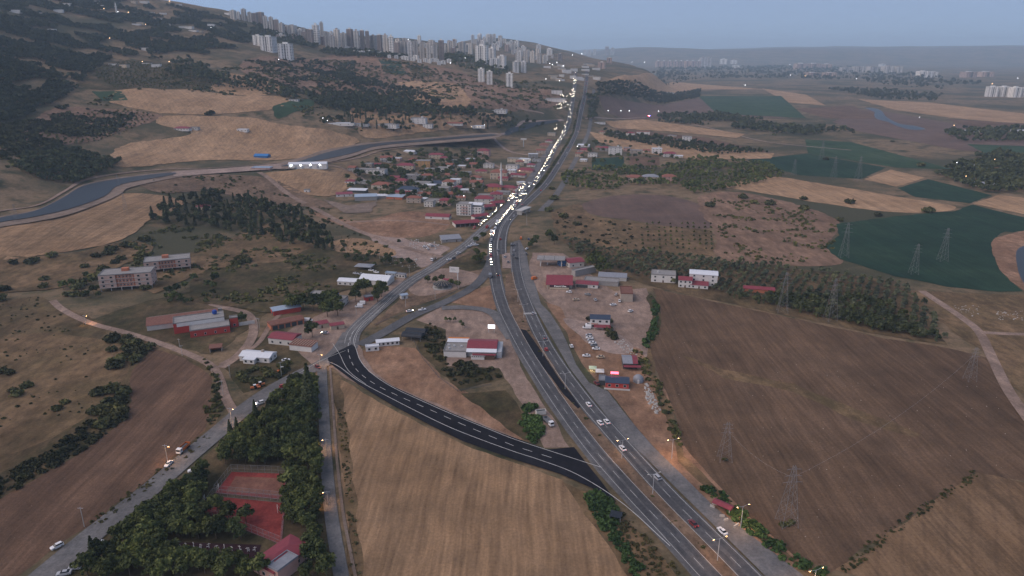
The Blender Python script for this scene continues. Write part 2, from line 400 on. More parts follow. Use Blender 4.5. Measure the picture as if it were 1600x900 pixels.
# ---- kinds of land
def stub(name, rot, k=1.0): return field_mat(name, _sc((0.178, 0.130, 0.082), k), _sc((0.215, 0.160, 0.104), k), _sc((0.252, 0.190, 0.126), k), rot, 0.55, 0.05, 0.012, 0.42, tram=0.04)
F = {
 'stubA': stub('stubble_straw', 0.06), 'stubB': stub('stubble_gold', 0.9, 1.12), 'stubC': stub('stubble_pale', -0.6, 1.35), 'stubD': stub('stubble_dry', 0.5, 0.72),
 'plough': field_mat('ploughed_soil', (0.086, 0.063, 0.044), (0.106, 0.078, 0.054), (0.130, 0.096, 0.068), 1.35, 0.5, 0.05, 0.010, 0.4, 0.25, (0.17, 0.125, 0.09), 0.6),
 'plough2': field_mat('ploughed_brown', (0.085, 0.060, 0.046), (0.110, 0.078, 0.058), (0.140, 0.098, 0.072), 0.75, 0.5, 0.05, 0.012, 0.4, 0.2, (0.2, 0.16, 0.12), 0.5),
 'mauve': field_mat('tilled_mauve', (0.095, 0.074, 0.068), (0.112, 0.088, 0.080), (0.130, 0.100, 0.090), 1.2, 0.25, 0.04, 0.008, 0.18),
 'crop': field_mat('green_crop', (0.013, 0.034, 0.022), (0.018, 0.043, 0.026), (0.028, 0.055, 0.032), 0.3, 0.5, 0.05, 0.01, 0.35, warm=False),
 'crop2': field_mat('green_crop_light', (0.022, 0.048, 0.024), (0.032, 0.062, 0.031), (0.048, 0.076, 0.040), 0.3, 0.5, 0.05, 0.01, 0.35, warm=False),
 'grass': field_mat('rough_green', (0.030, 0.036, 0.018), (0.060, 0.056, 0.032), (0.105, 0.085, 0.055), 0.2, 0.25, 0.6, 0.03, 0.5),
 'dry': field_mat('dry_weeds', (0.085, 0.072, 0.042), (0.125, 0.098, 0.060), (0.165, 0.125, 0.080), 0.4, 0.2, 0.5, 0.025, 0.55),
 'scrub': field_mat('dry_scrub', (0.060, 0.056, 0.032), (0.095, 0.078, 0.048), (0.135, 0.104, 0.066), 0.4, 0.2, 0.4, 0.02, 0.6),
 'pink': field_mat('pink_fallow', (0.135, 0.100, 0.076), (0.17, 0.125, 0.095), (0.20, 0.15, 0.115), 0.4, 0.25, 0.3, 0.015, 0.5),
 'soil': field_mat('bare_soil', (0.150, 0.100, 0.070), (0.200, 0.138, 0.098), (0.250, 0.180, 0.132), 0.3, 0.3, 0.4, 0.03, 0.4),
 'dirt': field_mat('packed_dirt', (0.170, 0.140, 0.122), (0.215, 0.180, 0.160), (0.260, 0.222, 0.200), 0.3, 0.3, 0.4, 0.03, 0.35),
 'gravel': field_mat('pale_gravel', (0.20, 0.175, 0.165), (0.25, 0.22, 0.21), (0.31, 0.275, 0.265), 0.3, 0.3, 0.6, 0.04, 0.25),
 'rust': field_mat('rusty_soil', (0.098, 0.080, 0.060), (0.135, 0.106, 0.080), (0.185, 0.145, 0.11), 0.3, 0.3, 0.6, 0.04, 0.5),
 'asph': field_mat('old_asphalt', (0.084, 0.084, 0.090), (0.100, 0.100, 0.106), (0.120, 0.119, 0.125), 0.0, 0.3, 0.5, 0.02, 0.18, bump=0.05, warm=False),
 'asph2': field_mat('worn_asphalt', (0.108, 0.104, 0.106), (0.132, 0.128, 0.130), (0.162, 0.156, 0.156), 0.0, 0.3, 0.5, 0.03, 0.22, bump=0.05, warm=False),
 'tar': field_mat('new_asphalt', (0.010, 0.010, 0.014), (0.013, 0.013, 0.018), (0.017, 0.017, 0.022), 0.0, 0.3, 0.5, 0.05, 0.18, bump=0.05, warm=False),
 'conc': field_mat('concrete_bank', (0.13, 0.115, 0.10), (0.165, 0.145, 0.13), (0.20, 0.18, 0.165), 0.0, 0.2, 0.5, 0.03, 0.25, bump=0.1),
}
_lay = [0.0]
def fld(name, kind, px, smooth=False, rough=0.7):
    _lay[0] += 0.0035
    return sheet(name, px, F[kind], 0.02 + _lay[0], smooth, rough=rough)
# near fields
fld('dry_grassland', 'scrub', [(-60,480),(60,462),(150,500),(330,575),(345,640),(330,680),(180,790),(-40,920)])
fld('stubble_field', 'stubA', [(514,580),(540,597),(612,640),(675,672),(722,694),(800,722),(880,750),(905,790),(950,850),(985,905),(545,905),(538,780),(528,690)])
fld('grass_verge', 'dry', [(514,575),(530,690),(540,790),(548,905),(566,905),(556,790),(545,680),(532,590)], rough=1.2)
fld('grass_verge', 'dry', [(880,752),(905,765),(925,770),(965,790),(1000,830),(1060,905),(985,905),(950,850),(905,790)], rough=1.2)
fld('ploughed_field', 'plough', [(1020,450),(1100,468),(1250,500),(1380,528),(1480,543),(1545,560),(1578,610),(1605,650),(1640,760),(1522,738),(1300,892),(1240,870),(1160,800),(1110,750),(1070,715),(1052,640),(1030,600),(1014,540),(1030,490)], rough=1.5)
fld('stubble_field', 'stubD', [(1528,738),(1640,762),(1680,910),(1370,905),(1310,893)], rough=1.5)
fld('grass_strip', 'dry', [(1065,555),(1130,578),(1240,600),(1300,625),(1400,660),(1440,680),(1425,682),(1330,655),(1240,612),(1130,590)], rough=1.5)
fld('ploughed_field', 'plough2', [(332,590),(330,640),(322,672),(230,750),(140,820),(30,897),(-60,960),(-80,800),(60,730),(150,680),(200,620),(205,580),(240,545),(290,560)], rough=1.2)
fld('grass_strip', 'grass', [(205,618),(195,650),(150,690),(60,745),(-40,800),(-40,770),(40,715),(110,668),(165,625)], True, 2.0)
fld('dry_grassland', 'dry', [(-60,560),(60,520),(150,530),(200,545),(190,600),(120,660),(0,720),(-60,740)], True, 2.0)
fld('park_lawn', 'grass', [(470,585),(494,590),(500,675),(507,815),(524,905),(100,905),(150,850),(222,795),(275,752),(360,680),(410,640)])
fld('bare_soil_triangle', 'soil', [(566,548),(600,540),(655,545),(690,590),(735,615),(790,650),(830,690),(795,683),(712,649),(662,627),(612,602),(575,580)], rough=1.5)
fld('rough_grass', 'grass', [(668,500),(700,520),(700,570),(780,575),(790,590),(720,612),(690,585),(650,545),(655,530)], rough=1.5)
fld('rough_grass', 'grass', [(720,615),(790,610),(815,640),(845,690),(820,688),(770,650)], rough=1.5)
fld('dirt_yard', 'dirt', [(650,500),(690,478),(760,484),(785,500),(800,540),(828,600),(870,660),(890,700),(850,700),(820,640),(795,600),(780,575),(700,572),(697,515),(665,505)], rough=1.0)
fld('dirt_yard', 'dirt', [(822,430),(832,395),(880,396),(915,420),(930,436),(960,455),(1010,450),(1024,480),(1012,520),(1012,560),(1000,570),(960,560),(905,520),(860,480)], rough=1.0)
fld('roadside_soil', 'soil', [(850,470),(875,480),(900,520),(1000,545),(1040,610),(1070,700),(1110,745),(1160,795),(1260,885),(1230,895),(1150,830),(1060,740),(1000,672),(950,610),(925,590),(905,560),(885,520)], rough=1.0)
fld('gravel_yard', 'gravel', [(880,497),(945,512),(985,535),(980,552),(940,548),(905,525)], True, 1.0)
fld('grass_verge', 'dry', [(1015,540),(1030,600),(1055,650),(1068,712),(1108,752),(1165,805),(1245,875),(1300,900),(1265,900),(1190,845),(1110,765),(1062,722),(1040,650),(1005,570)], rough=1.5)
fld('grass_strip', 'grass', [(1020,460),(1032,490),(1028,525),(1014,540),(1010,525),(1020,495),(1010,465)], True, 0.8)
fld('dirt_yard', 'dirt', [(380,590),(430,530),(470,505),(545,470),(600,448),(640,425),(600,480),(560,515),(520,555),(490,575),(440,590)], rough=1.0)
fld('rough_grass', 'grass', [(140,500),(230,470),(330,450),(420,440),(430,480),(380,520),(330,555),(240,530)], rough=2.0)
fld('rough_grass', 'grass', [(300,400),(420,370),(530,395),(640,405),(660,420),(600,440),(480,470),(420,490),(300,470)], rough=2.0)
fld('rough_grass', 'grass', [(352,575),(395,530),(440,520),(470,550),(490,572),(440,595),(380,615)], rough=1.5)
fld('dry_grassland', 'dry', [(170,430),(300,395),(420,350),(500,380),(440,410),(330,420),(240,460)], rough=2.0)
fld('soil_island', 'rust', [(660,438),(700,408),(745,385),(762,400),(760,425),(735,442),(690,465),(640,482),(610,495),(580,515),(605,485)], rough=1.2)
fld('soil_island', 'soil', [(690,470),(750,450),(772,445),(778,480),(768,488),(730,478)], rough=1.0)
fld('grass_strip', 'grass', [(700,412),(740,395),(758,405),(755,420),(720,425),(690,425)], True, 1.0)
fld('dirt_yard', 'dirt', [(640,445),(690,420),(745,428),(745,440),(690,458),(650,462)], True, 1.0)
fld('gravel_yard', 'gravel', [(570,355),(640,375),(700,385),(690,398),(655,420),(600,412),(590,385)], True, 2.0)
fld('stubble_field', 'stubB', [(518,378),(560,372),(610,388),(615,400),(570,402),(520,390)], True, 1.5)
fld('quarry_cut', 'conc', [(505,312),(545,322),(590,315),(580,332),(540,334)], False, 2.0)
fld('bare_soil', 'soil', [(480,330),(560,345),(640,330),(700,345),(690,362),(640,372),(560,362)], True, 2.0)
# left slope fields
fld('stubble_field', 'stubB', [(-40,362),(60,342),(110,336),(165,312),(195,303),(285,313),(270,330),(235,345),(190,375),(100,395),(-40,405)], True, 2.0)
fld('dry_grassland', 'dry', [(-40,408),(100,398),(200,378),(240,390),(180,420),(100,450),(-40,455)], True, 2.0)
fld('stubble_field', 'stubB', [(410,272),(470,265),(545,266),(555,285),(520,306),(470,303),(430,285)], True, 1.5)
fld('bare_slope', 'rust', [(230,278),(400,276),(470,300),(520,325),(420,318),(330,300),(240,300)], True, 2.0)
fld('stubble_field', 'stubC', [(180,142),(300,140),(370,150),(430,150),(470,160),(420,172),(330,180),(250,178),(170,160)], rough=2.0)
fld('stubble_field', 'stubC', [(360,115),(420,128),(450,138),(400,150),(330,140)], True, 2.0)
fld('stubble_field', 'stubC', [(250,182),(330,182),(400,185),(440,195),(520,205),(560,222),(500,242),(440,250),(330,250),(200,262),(170,250),(200,225),(300,210),(250,195)], True, 3.0)
fld('green_plot', 'crop2', [(143,143),(190,143),(200,157),(160,158)], rough=1.0)
fld('olive_ground', 'pink', [(70,175),(160,170),(250,180),(240,190),(190,205),(120,225),(20,230)], True, 3.0)
fld('vineyard_ground', 'grass', [(150,105),(200,95),(280,100),(360,125),(330,138),(180,140),(120,130)], True, 3.0)
fld('green_plot', 'crop2', [(430,165),(480,155),(490,165),(450,180),(432,185)], True, 2.0)
fld('fallow_slope', 'pink', [(470,95),(560,85),(640,98),(720,112),(800,135),(860,140),(880,160),(820,172),(760,170),(700,178),(640,175),(560,150),(520,140),(470,120)], True, 3.0)
fld('stubble_field', 'stubC', [(620,130),(700,130),(730,150),(730,165),(670,168),(620,155)], True, 3.0)
fld('olive_ground', 'crop', [(590,92),(625,97),(638,117),(605,116)], rough=2.0)
fld('vineyard_ground', 'grass', [(632,102),(670,106),(700,130),(660,128)], rough=2.0)
fld('stubble_field', 'stubC', [(560,165),(700,178),(770,178),(800,185),(760,200),(640,210),(560,210)], True, 3.0)
fld('rocky_slope', 'pink', [(380,95),(470,90),(530,130),(560,150),(520,152),(440,130),(390,118)], True, 3.0)
# the plain on the right
fld('tilled_field', 'mauve', [(908,320),(960,306),(1030,305),(1090,318),(1124,345),(1118,356),(1060,356),(990,345),(925,335)], True, 1.0)
fld('dry_grassland', 'dry', [(860,330),(905,318),(925,338),(1010,350),(1110,360),(1125,400),(1000,400),(870,370)], rough=2.0)
fld('dry_grassland', 'pink', [(1090,310),(1150,300),(1240,318),(1310,345),(1300,370),(1290,385),(1320,410),(1240,415),(1130,405),(1115,360)], True, 3.0)
fld('stubble_field', 'stubC', [(1130,290),(1200,276),(1300,290),(1430,312),(1490,322),(1480,330),(1400,332),(1300,320),(1180,300)], True, 2.0)
fld('green_crop_field', 'crop', [(1306,350),(1400,338),(1490,330),(1520,320),(1640,350),(1640,370),(1570,362),(1553,375),(1556,400),(1570,430),(1600,456),(1560,456),(1480,448),(1400,432),(1310,405),(1288,385),(1312,368)], rough=1.5)
fld('stubble_field', 'stubC', [(1350,280),(1392,265),(1445,278),(1400,292)], rough=1.0)
fld('green_crop_field', 'crop', [(1402,294),(1450,280),(1550,305),(1515,318),(1430,308)], rough=1.0)
fld('stubble_field', 'stubC', [(1520,318),(1560,305),(1660,315),(1660,348)], rough=1.0)
fld('green_crop_field', 'crop', [(1165,250),(1260,240),(1385,262),(1345,280),(1250,274)], rough=1.0)
fld('green_crop_field', 'crop2', [(1258,218),(1330,222),(1490,265),(1400,262),(1262,240)], rough=1.0)
fld('stubble_field', 'stubC', [(920,205),(960,215),(1080,228),(1210,240),(1205,248),(1090,250),(985,238),(935,222)], rough=1.5)
fld('stubble_field', 'stubC', [(945,190),(1000,186),(1080,198),(1165,210),(1150,216),(1050,206),(960,200)], rough=1.5)
fld('ploughed_field', 'plough2', [(960,200),(1100,215),(1210,240),(1100,226),(985,210)], rough=1.5)
fld('tilled_field', 'mauve', [(1300,190),(1360,170),(1500,195),(1640,215),(1640,245),(1500,235),(1340,205)], rough=2.0)
fld('tilled_field', 'mauve', [(935,150),(1100,152),(1240,170),(1220,185),(1100,180),(945,175)], rough=2.0)
fld('green_crop_field', 'crop2', [(1090,150),(1220,150),(1260,185),(1120,178)], rough=1.5)
fld('ploughed_field', 'plough2', [(1240,170),(1330,165),(1390,187),(1290,185)], rough=1.5)
fld('stubble_field', 'stubC', [(1190,138),(1260,148),(1290,165),(1230,160)], rough=1.5)
fld('stubble_field', 'stubC', [(1340,155),(1450,160),(1620,180),(1620,195),(1500,186),(1400,172)], rough=1.5)
fld('ploughed_field', 'plough2', [(1480,186),(1640,195),(1640,205),(1500,195)], rough=1.5)
fld('stubble_field', 'stubC', [(950,125),(1050,128),(1200,140),(1100,140),(960,135)], rough=1.5)
fld('green_crop_field', 'crop2', [(1510,225),(1640,230),(1640,245),(1540,240)], rough=1.5)
fld('green_crop_field', 'crop', [(925,248),(975,245),(975,262),(925,266)], rough=0.8)
fld('tilled_field', 'plough2', [(980,245),(1030,246),(1030,258),(985,260)], rough=0.8)
fld('spoil_ground', 'gravel', [(1480,480),(1560,465),(1640,470),(1640,520),(1560,515),(1500,500)], True, 2.0)
fld('dry_grassland', 'dry', [(1420,455),(1500,458),(1640,462),(1640,640),(1580,600),(1545,555),(1490,520),(1440,480)], rough=2.0)
fld('olive_ground', 'scrub', [(870,370),(1000,400),(1130,410),(1290,425),(1400,440),(1440,480),(1480,540),(1380,525),(1250,498),(1100,466),(1020,448),(930,420)], rough=1.5)
fld('pond_shore', 'soil', [(1556,372),(1640,362),(1640,470),(1600,455),(1568,428),(1553,400)], True, 1.0)
# ---- water
_wm, _wnt, _wb = _nodes('canal_water'); _wb.inputs['Base Color'].default_value = (0.030, 0.036, 0.044, 1); _wb.inputs['Roughness'].default_value = 0.35; _wb.inputs['Specular IOR Level'].default_value = 0.08
_wn = _noise(_wnt, _pos(_wnt), 0.35, 4, 0.6); _wp = _wnt.nodes.new('ShaderNodeBump'); _wp.inputs['Strength'].default_value = 0.25; _wp.inputs['Distance'].default_value = 0.3
_wnt.links.new(_wn, _wp.inputs['Height']); _wnt.links.new(_wp.outputs[0], _wb.inputs['Normal']); MATS['water'] = _wm
def water(name, px, level=None, dz=0.35):
    o = sheet(name, px, _wm, dz, True, level=level); return o
sheet('canal_bank', [(-60,356),(0,340),(58,329),(99,308),(130,290),(184,279),(262,269.5),(330,265),(330,272),(275,279),(205,294),(190,304),(165,316),(108,337),(50,349),(0,357),(-60,372)], F['conc'], 1.3, True, level=20.0)
water('canal_water', [(-60,360),(0,343),(55,332),(98,312),(130,293),(182,282),(262,272),(270,275),(190,290),(163,309),(108,329),(50,342),(0,350),(-60,366)], 20.0, 1.9)
sheet('canal_bank', [(430,258),(475,246),(515,233),(575,222),(660,215.5),(770,208.5),(772,217),(660,227),(590,234),(550,246),(508,256),(440,266)], F['conc'], 1.3, True, level=20.0)
water('canal_water', [(440,262),(477,251),(518,238),(575,227),(660,219.5),(762,211.5),(764,214.2),(660,222.5),(590,229.5),(550,241),(505,251)], 20.0, 1.9)
sheet('canal_cover', [(268,270),(330,266),(440,257),(440,265),(330,273),(272,277)], F['gravel'], 1.5, False, level=20.0)
water('canal_water', [(788,209),(800,200),(830,193),(868,188),(870,191),(835,198),(806,206),(794,212)], None, 0.6)
water('river', [(1352,169),(1366,169),(1378,174),(1385,183),(1404,193),(1430,197),(1446,202),(1425,203),(1404,198),(1388,191),(1370,186),(1366,180),(1366,175)], None, 0.4)
water('pond', [(1592,388),(1640,384),(1640,448),(1604,446),(1590,420)], None, 0.4)
# ---------------------------------------------------------------- roads
white_paint = mat('road_paint', (0.50, 0.50, 0.49), 0.7, 0.3, 0.6)
_rz = [0.30]
def road(name, line, o0, o1, kind, dz=None):
    _rz[0] += 0.006
    mb = MB(); line.strip(mb, o0, o1, _rz[0] if dz is None else dz); o = mb.build(name, F[kind]); o['kind'] = 'structure'; o['_z'] = 0
    del o['_z']; return o
def paint(road_o, name, line, off, w, z, t0=0, t1=None, dash=None):
    t1 = line.L if t1 is None else t1
    if dash is None:
        mb = MB(); line.strip(mb, off - w / 2, off + w / 2, z, t0, t1); mb.build(name, white_paint, road_o)
    else:
        t = t0
        while t < t1 - dash[0]:
            mb = MB(); line.strip(mb, off - w / 2, off + w / 2, z, t, t + dash[0]); mb.build(name, white_paint, road_o); t += dash[0] + dash[1]
DIRTS = [('dirt_road', 5.0, 'dirt', [(82,470),(95,482),(120,496),(150,508),(200,521),(250,537),(300,556),(330,572),(343,592),(352,620),(366,645)]),
 ('dirt_road', 6.0, 'dirt', [(345,575),(372,556),(392,532),(396,508),(385,490),(355,482),(330,475)]),
 ('dirt_road', 3.5, 'dirt', [(345,570),(400,540),(425,505),(450,480),(470,462)]),
 ('dirt_road', 7.0, 'dirt', [(405,270),(440,296),(490,325),(540,352),(600,376),(650,392),(690,402)]),
 ('dirt_road', 4.0, 'dirt', [(540,348),(600,345),(660,347),(700,352)]),
 ('dirt_road', 5.0, 'dirt', [(500,258),(530,262),(560,275),(575,290)]),
 ('dirt_road', 4.0, 'gravel', [(735,240),(765,254),(790,268),(800,278)]),
 ('dirt_road', 7.0, 'gravel', [(770,213),(785,230),(800,238),(830,243),(862,246)]),
 ('dirt_road', 6.0, 'gravel', [(778,212),(800,206),(815,192),(840,190),(880,188)]),
 ('dirt_road', 4.0, 'dirt', [(480,395),(540,399),(580,410),(620,430)]),
 ('dirt_road', 6.0, 'dirt', [(1440,455),(1500,495),(1530,520),(1550,560),(1575,610),(1610,660)]),
 ('dirt_road', 5.0, 'dirt', [(1530,520),(1570,522),(1640,524)]),
 ('dirt_road', 5.0, 'gravel', [(915,186),(960,186),(1010,184),(1060,190),(1130,205),(1200,222),(1330,235)]),
 ('canal_track', 4.0, 'dirt', [(-60,348),(0,331),(60,321),(100,300),(130,283),(185,272),(262,265),(330,263),(440,255)]),
 ('canal_track', 4.0, 'dirt', [(500,258),(560,247),(600,235),(660,228),(772,218)]),
 ('dirt_road', 5.0, 'dirt', [(660,100),(700,122),(740,140),(790,160),(850,178)])]
for nm, w, kd, px in DIRTS:
    ln = Line(px); road(nm, ln, -w / 2, w / 2, kd)
# side streets
R_left = Line([(548,520),(530,548),(505,568),(470,585),(430,607),(390,634),(339,677),(296,713),(251,752),(200,793),(145,836),(85,886),(40,925)])
r_left = road('street', R_left, -5.2, 5.2, 'asph2')
R_lane = Line([(503,575),(506,640),(510,720),(517,800),(528,870),(536,915)])
r_lane = road('lane', R_lane, -2.6, 2.6, 'asph2')
rk = MB(); R_lane.strip(rk, -5.2, -4.0, 0.42); rk.build('kerb', F['conc'])['kind'] = 'structure'
R_old = Line([(545,545),(552,520),(575,496),(605,470),(640,441),(673,421),(700,403),(727,384),(752,362),(778,340),(800,322)])
r_old = road('old_road', R_old, -5.5, 5.5, 'asph2')
R_link = Line([(562,540),(600,520),(645,494),(690,475),(730,455),(752,437),(765,415),(768,400)])
r_link = road('link_road', R_link, -4.2, 4.2, 'asph')
R_acc = Line([(690,482),(725,481),(758,485),(775,494),(786,510),(800,530)])
r_acc = road('access_road', R_acc, -4.0, 4.0, 'asph2')
for off in (-3.2, 0.0, 3.2): paint(r_old, 'lane_line', R_old, off, 0.18, 0.56, 8, R_old.L - 20)
# main highway
R_L = Line([(1190,985),(1104,895),(1040,826),(978,760),(925,699),(879,637),(836,572),(815,537),(791,491),(780,460),(774,430),(771,400),(772,378),(781,352),(796,332),(814,311),(834,287),(851,263),(869,228),(882,208),(890,185),(895,155),(898,130),(899,112)])
R_R = Line([(1250,985),(1162,893),(1095,826),(1030,760),(937,656),(916,631),(900,610),(878,580),(852,539),(829,492),(815,455),(808,430),(805,405),(805,380)])
R_R2 = Line([(783,398),(784,375),(790,352),(804,335),(824,316),(852,289),(870,263),(892,226),(903,200),(909,170),(914,145),(917,122),(917,110)])
sheet('road_shoulder', [(818,450),(835,480),(858,520),(890,576),(932,630),(965,672),(1045,752),(1185,890),(1275,985),(1340,985),(1255,900),(1190,850),(1115,792),(1065,742),(1022,700),(1000,675),(975,645),(950,612),(920,598),(900,570),(888,540),(876,515),(860,490),(845,475),(838,450),(828,425),(822,395),(812,375),(798,380),(796,400),(806,425)], F['asph2'], 0.285)
sheet('road_shoulder', [(775,470),(780,495),(805,550),(850,625),(885,675),(935,740),(990,800),(1045,860),(1120,945),(1160,985),(1190,985),(1104,895),(978,760),(879,637),(815,537),(780,460)], F['asph2'], 0.287)
r_L = road('highway', R_L, -5.3, 5.3, 'asph')
r_R = road('highway', R_R, -4.6, 4.6, 'asph')
r_R2 = road('highway', R_R2, -5.0, 5.0, 'asph')
sheet('road_slab', [(784,396),(797,396),(799,420),(785,420)], F['gravel'], 0.52)
sheet('median_strip', [(790,430),(803,425),(809,455),(822,500),(830,520),(858,560),(905,637),(935,671),(1015,761),(1147,896),(1215,970),(1190,970),(1122,896),(993,761),(918,676),(875,616),(847,574),(825,540),(800,494),(790,462)], F['rust'], 0.51, rough=0.4)
sheet('new_asphalt_patch', [(813,515),(822,517),(832,530),(850,556),(872,590),(907,637),(903,640),(880,617),(862,592),(846,572),(828,545)], F['tar'], 0.54)
for ro, ln, t0 in ((r_L, R_L, 0), (r_R, R_R, 0)):
    e = ln.L if ro is r_R else ln.near(774, 430)
    paint(ro, 'edge_line', ln, -3.65, 0.16, 0.56, 0, e); paint(ro, 'edge_line', ln, 3.65, 0.16, 0.56, 0, e)
    paint(ro, 'lane_dash', ln, 0.0, 0.15, 0.56, 0, ln.near(800, 515) if ro is r_L else ln.near(829, 492), (6.0, 9.0))
for ro, ln in ((r_L, R_L), (r_R2, R_R2)):
    s0 = ln.near(771, 400) if ro is r_L else 5
    paint(ro, 'edge_line', ln, -3.9, 0.25, 0.56, s0, ln.L - 400); paint(ro, 'edge_line', ln, 3.9, 0.25, 0.56, s0, ln.L - 400)
WEAR = field_mat('lane_wear', (0.066, 0.066, 0.072), (0.078, 0.078, 0.084), (0.092, 0.091, 0.097), 0.0, 0.3, 0.5, 0.03, 0.2, bump=0.0, warm=False)
for ro, ln in ((r_L, R_L), (r_R, R_R), (r_R2, R_R2)):
    for off in (-1.85, 1.85):
        mb = MB(); ln.strip(mb, lambda t, o=off: o - 1.1 - 0.35 * math.sin(t * 0.11) - 0.2 * math.sin(t * 0.037), lambda t, o=off: o + 1.1 + 0.3 * math.sin(t * 0.083 + 1), 0.552); mb.build('lane_wear', WEAR, ro)
# frontage roads further north
R_fr = Line([(812,318),(835,296),(858,268),(878,238),(880,218)]); road('frontage_road', Line([(790,345),(805,325),(826,300),(845,272),(860,245),(872,225)]), -16.0, -6.5, 'asph2', 0.28)
road('frontage_road', Line([(845,330),(872,300),(893,262),(912,225),(922,195),(926,165),(928,140)]), -4.0, 4.0, 'asph2', 0.28)
# the new slip road
sheet('slip_road', [(512,560),(530,549),(550,539),(557,545),(560,560),(576,582),(612,604),(662,627),(712,649),(770,673),(800,684),(845,700),(850,704),(897,700),(912,720),(938,752),(963,786),(925,764),(875,742),(800,718),(722,690),(675,667),(612,634),(560,602),(530,580),(514,568)], F['tar'], 0.53)
slip = bpy.data.objects['slip_road']
S_up = Line([(612,466),(585,492),(566,508),(553,530),(557,548),(564,566),(580,584),(612,605.5),(662,629),(712,651),(770,674.5),(800,686.5),(850,703),(940,732)])
S_mid = Line([(560,508),(548,526),(544,545),(549,566),(562,584),(590,604),(625,621),(675,643),(725,665.5),(800,697),(815,702),(882,723)])
S_low = Line([(512,566),(530,574),(560,596),(612,624),(675,656),(722,677),(800,706),(840,719),(900,742),(970,786),(1047,855)])
paint(slip, 'edge_line', S_up, 0, 0.28, 0.56); paint(slip, 'edge_line', S_low, 0, 0.28, 0.56)
paint(slip, 'lane_dash', S_mid, 0, 0.26, 0.56, 12, None, (5.0, 5.0))
paint(slip, 'edge_line', Line([(520,538),(531,555),(538,570),(548,584),(572,602)]), 0, 0.22, 0.562)
paint(slip, 'edge_line', Line([(455,592),(490,571),(512,560),(540,549)]), 0, 0.22, 0.562)
mb = MB(); S_low.strip(mb, lambda t: -0.6, lambda t: 3.0 + 0.8 * math.sin(t * 0.09) + 0.5 * math.sin(t * 0.31), 0.30, 6, S_low.L * 0.82); o = mb.build('gravel_shoulder', F['dirt']); o['kind'] = 'structure'
mb = MB(); S_up.strip(mb, lambda t: -2.6 - 0.8 * math.sin(t * 0.07) - 0.4 * math.sin(t * 0.27), lambda t: 0.6, 0.31, 60, S_up.L * 0.85); o = mb.build('gravel_shoulder', F['dirt']); o['kind'] = 'structure'
# ---------------------------------------------------------------- haze
HZ = 560.0
_hb = MB(); _hb.box((1000, 14900, HZ / 2 - 1), (29000, 31000, HZ + 2)); _hm = bpy.data.materials.new('haze_air'); _hm.use_nodes = True
_hn = _hm.node_tree; _hn.nodes.clear(); _ho = _hn.nodes.new('ShaderNodeOutputMaterial'); _hv = _hn.nodes.new('ShaderNodeVolumePrincipled')
_hv.inputs['Color'].default_value = (0.60, 0.80, 1.0, 1); _hv.inputs['Density'].default_value = 0.00008; _hv.inputs['Anisotropy'].default_value = 0.0
_hn.links.new(_hv.outputs[0], _ho.inputs['Volume'])
haze = _hb.build('haze', _hm); haze['kind'] = 'stuff'

# ---------------------------------------------------------------- building kit
WALL = {'white': mat('white_render', (0.60, 0.58, 0.56), 0.85, 0.10, 0.4), 'cream': mat('cream_render', (0.46, 0.38, 0.29), 0.85, 0.12, 0.4), 'pink': mat('pink_render', (0.44, 0.27, 0.23), 0.85, 0.12, 0.4),
 'orange': mat('ochre_render', (0.43, 0.25, 0.10), 0.85, 0.12, 0.4), 'grey': mat('grey_block', (0.27, 0.26, 0.255), 0.9, 0.15, 0.5), 'beige': mat('beige_block', (0.36, 0.30, 0.25), 0.9, 0.15, 0.5),
 'red': mat('red_wall', (0.40, 0.055, 0.045), 0.8, 0.12, 0.4), 'brick': mat('hollow_brick', (0.42, 0.15, 0.085), 0.9, 0.2, 2.0), 'dark': mat('dark_wall', (0.05, 0.055, 0.06), 0.8, 0.15, 0.5),
 'steel': mat('sheet_steel', (0.36, 0.38, 0.41), 0.5, 0.1, 0.5), 'pale': mat('pale_render', (0.52, 0.50, 0.47), 0.85, 0.12, 0.4), 'rose': mat('rose_render', (0.47, 0.33, 0.28), 0.85, 0.15, 0.4), 'blue': mat('blue_panel', (0.03, 0.12, 0.30), 0.6, 0.12, 0.5)}
ROOF = {'maroon': mat('maroon_sheet', (0.20, 0.038, 0.052), 0.6, 0.18, 0.6), 'tile': mat('clay_tile', (0.22, 0.085, 0.062), 0.85, 0.25, 1.2), 'slate': mat('blue_slate', (0.035, 0.05, 0.085), 0.55, 0.18, 0.5),
 'metal': mat('white_sheet', (0.60, 0.62, 0.66), 0.5, 0.08, 0.4), 'bluish': mat('pale_blue_sheet', (0.30, 0.37, 0.46), 0.5, 0.12, 0.4), 'slab': mat('concrete_slab', (0.24, 0.23, 0.225), 0.9, 0.2, 0.4),
 'greysheet': mat('grey_sheet', (0.22, 0.23, 0.26), 0.6, 0.2, 0.5), 'rusty': mat('rusty_sheet', (0.17, 0.075, 0.055), 0.8, 0.3, 0.7), 'black': mat('black_tarp', (0.018, 0.022, 0.03), 0.6, 0.2, 0.5), 'blue': mat('blue_tarp', (0.03, 0.16, 0.40), 0.6, 0.1, 0.5)}
GLASS = glass(); WOOD = mat('dark_wood', (0.10, 0.06, 0.04), 0.7); FRAME = mat('window_frame', (0.55, 0.55, 0.55), 0.6)
TANK_B = mat('blue_tank', (0.012, 0.06, 0.30), 0.5, 0.08); METAL = mat('galvanised', (0.42, 0.43, 0.45), 0.45, 0.1, 1.0); CONC = mat('cast_concrete', (0.36, 0.35, 0.335), 0.9, 0.15, 0.6)
LIT = emis('lit_window', (1.0, 0.80, 0.52), 1.2)
_win = {}
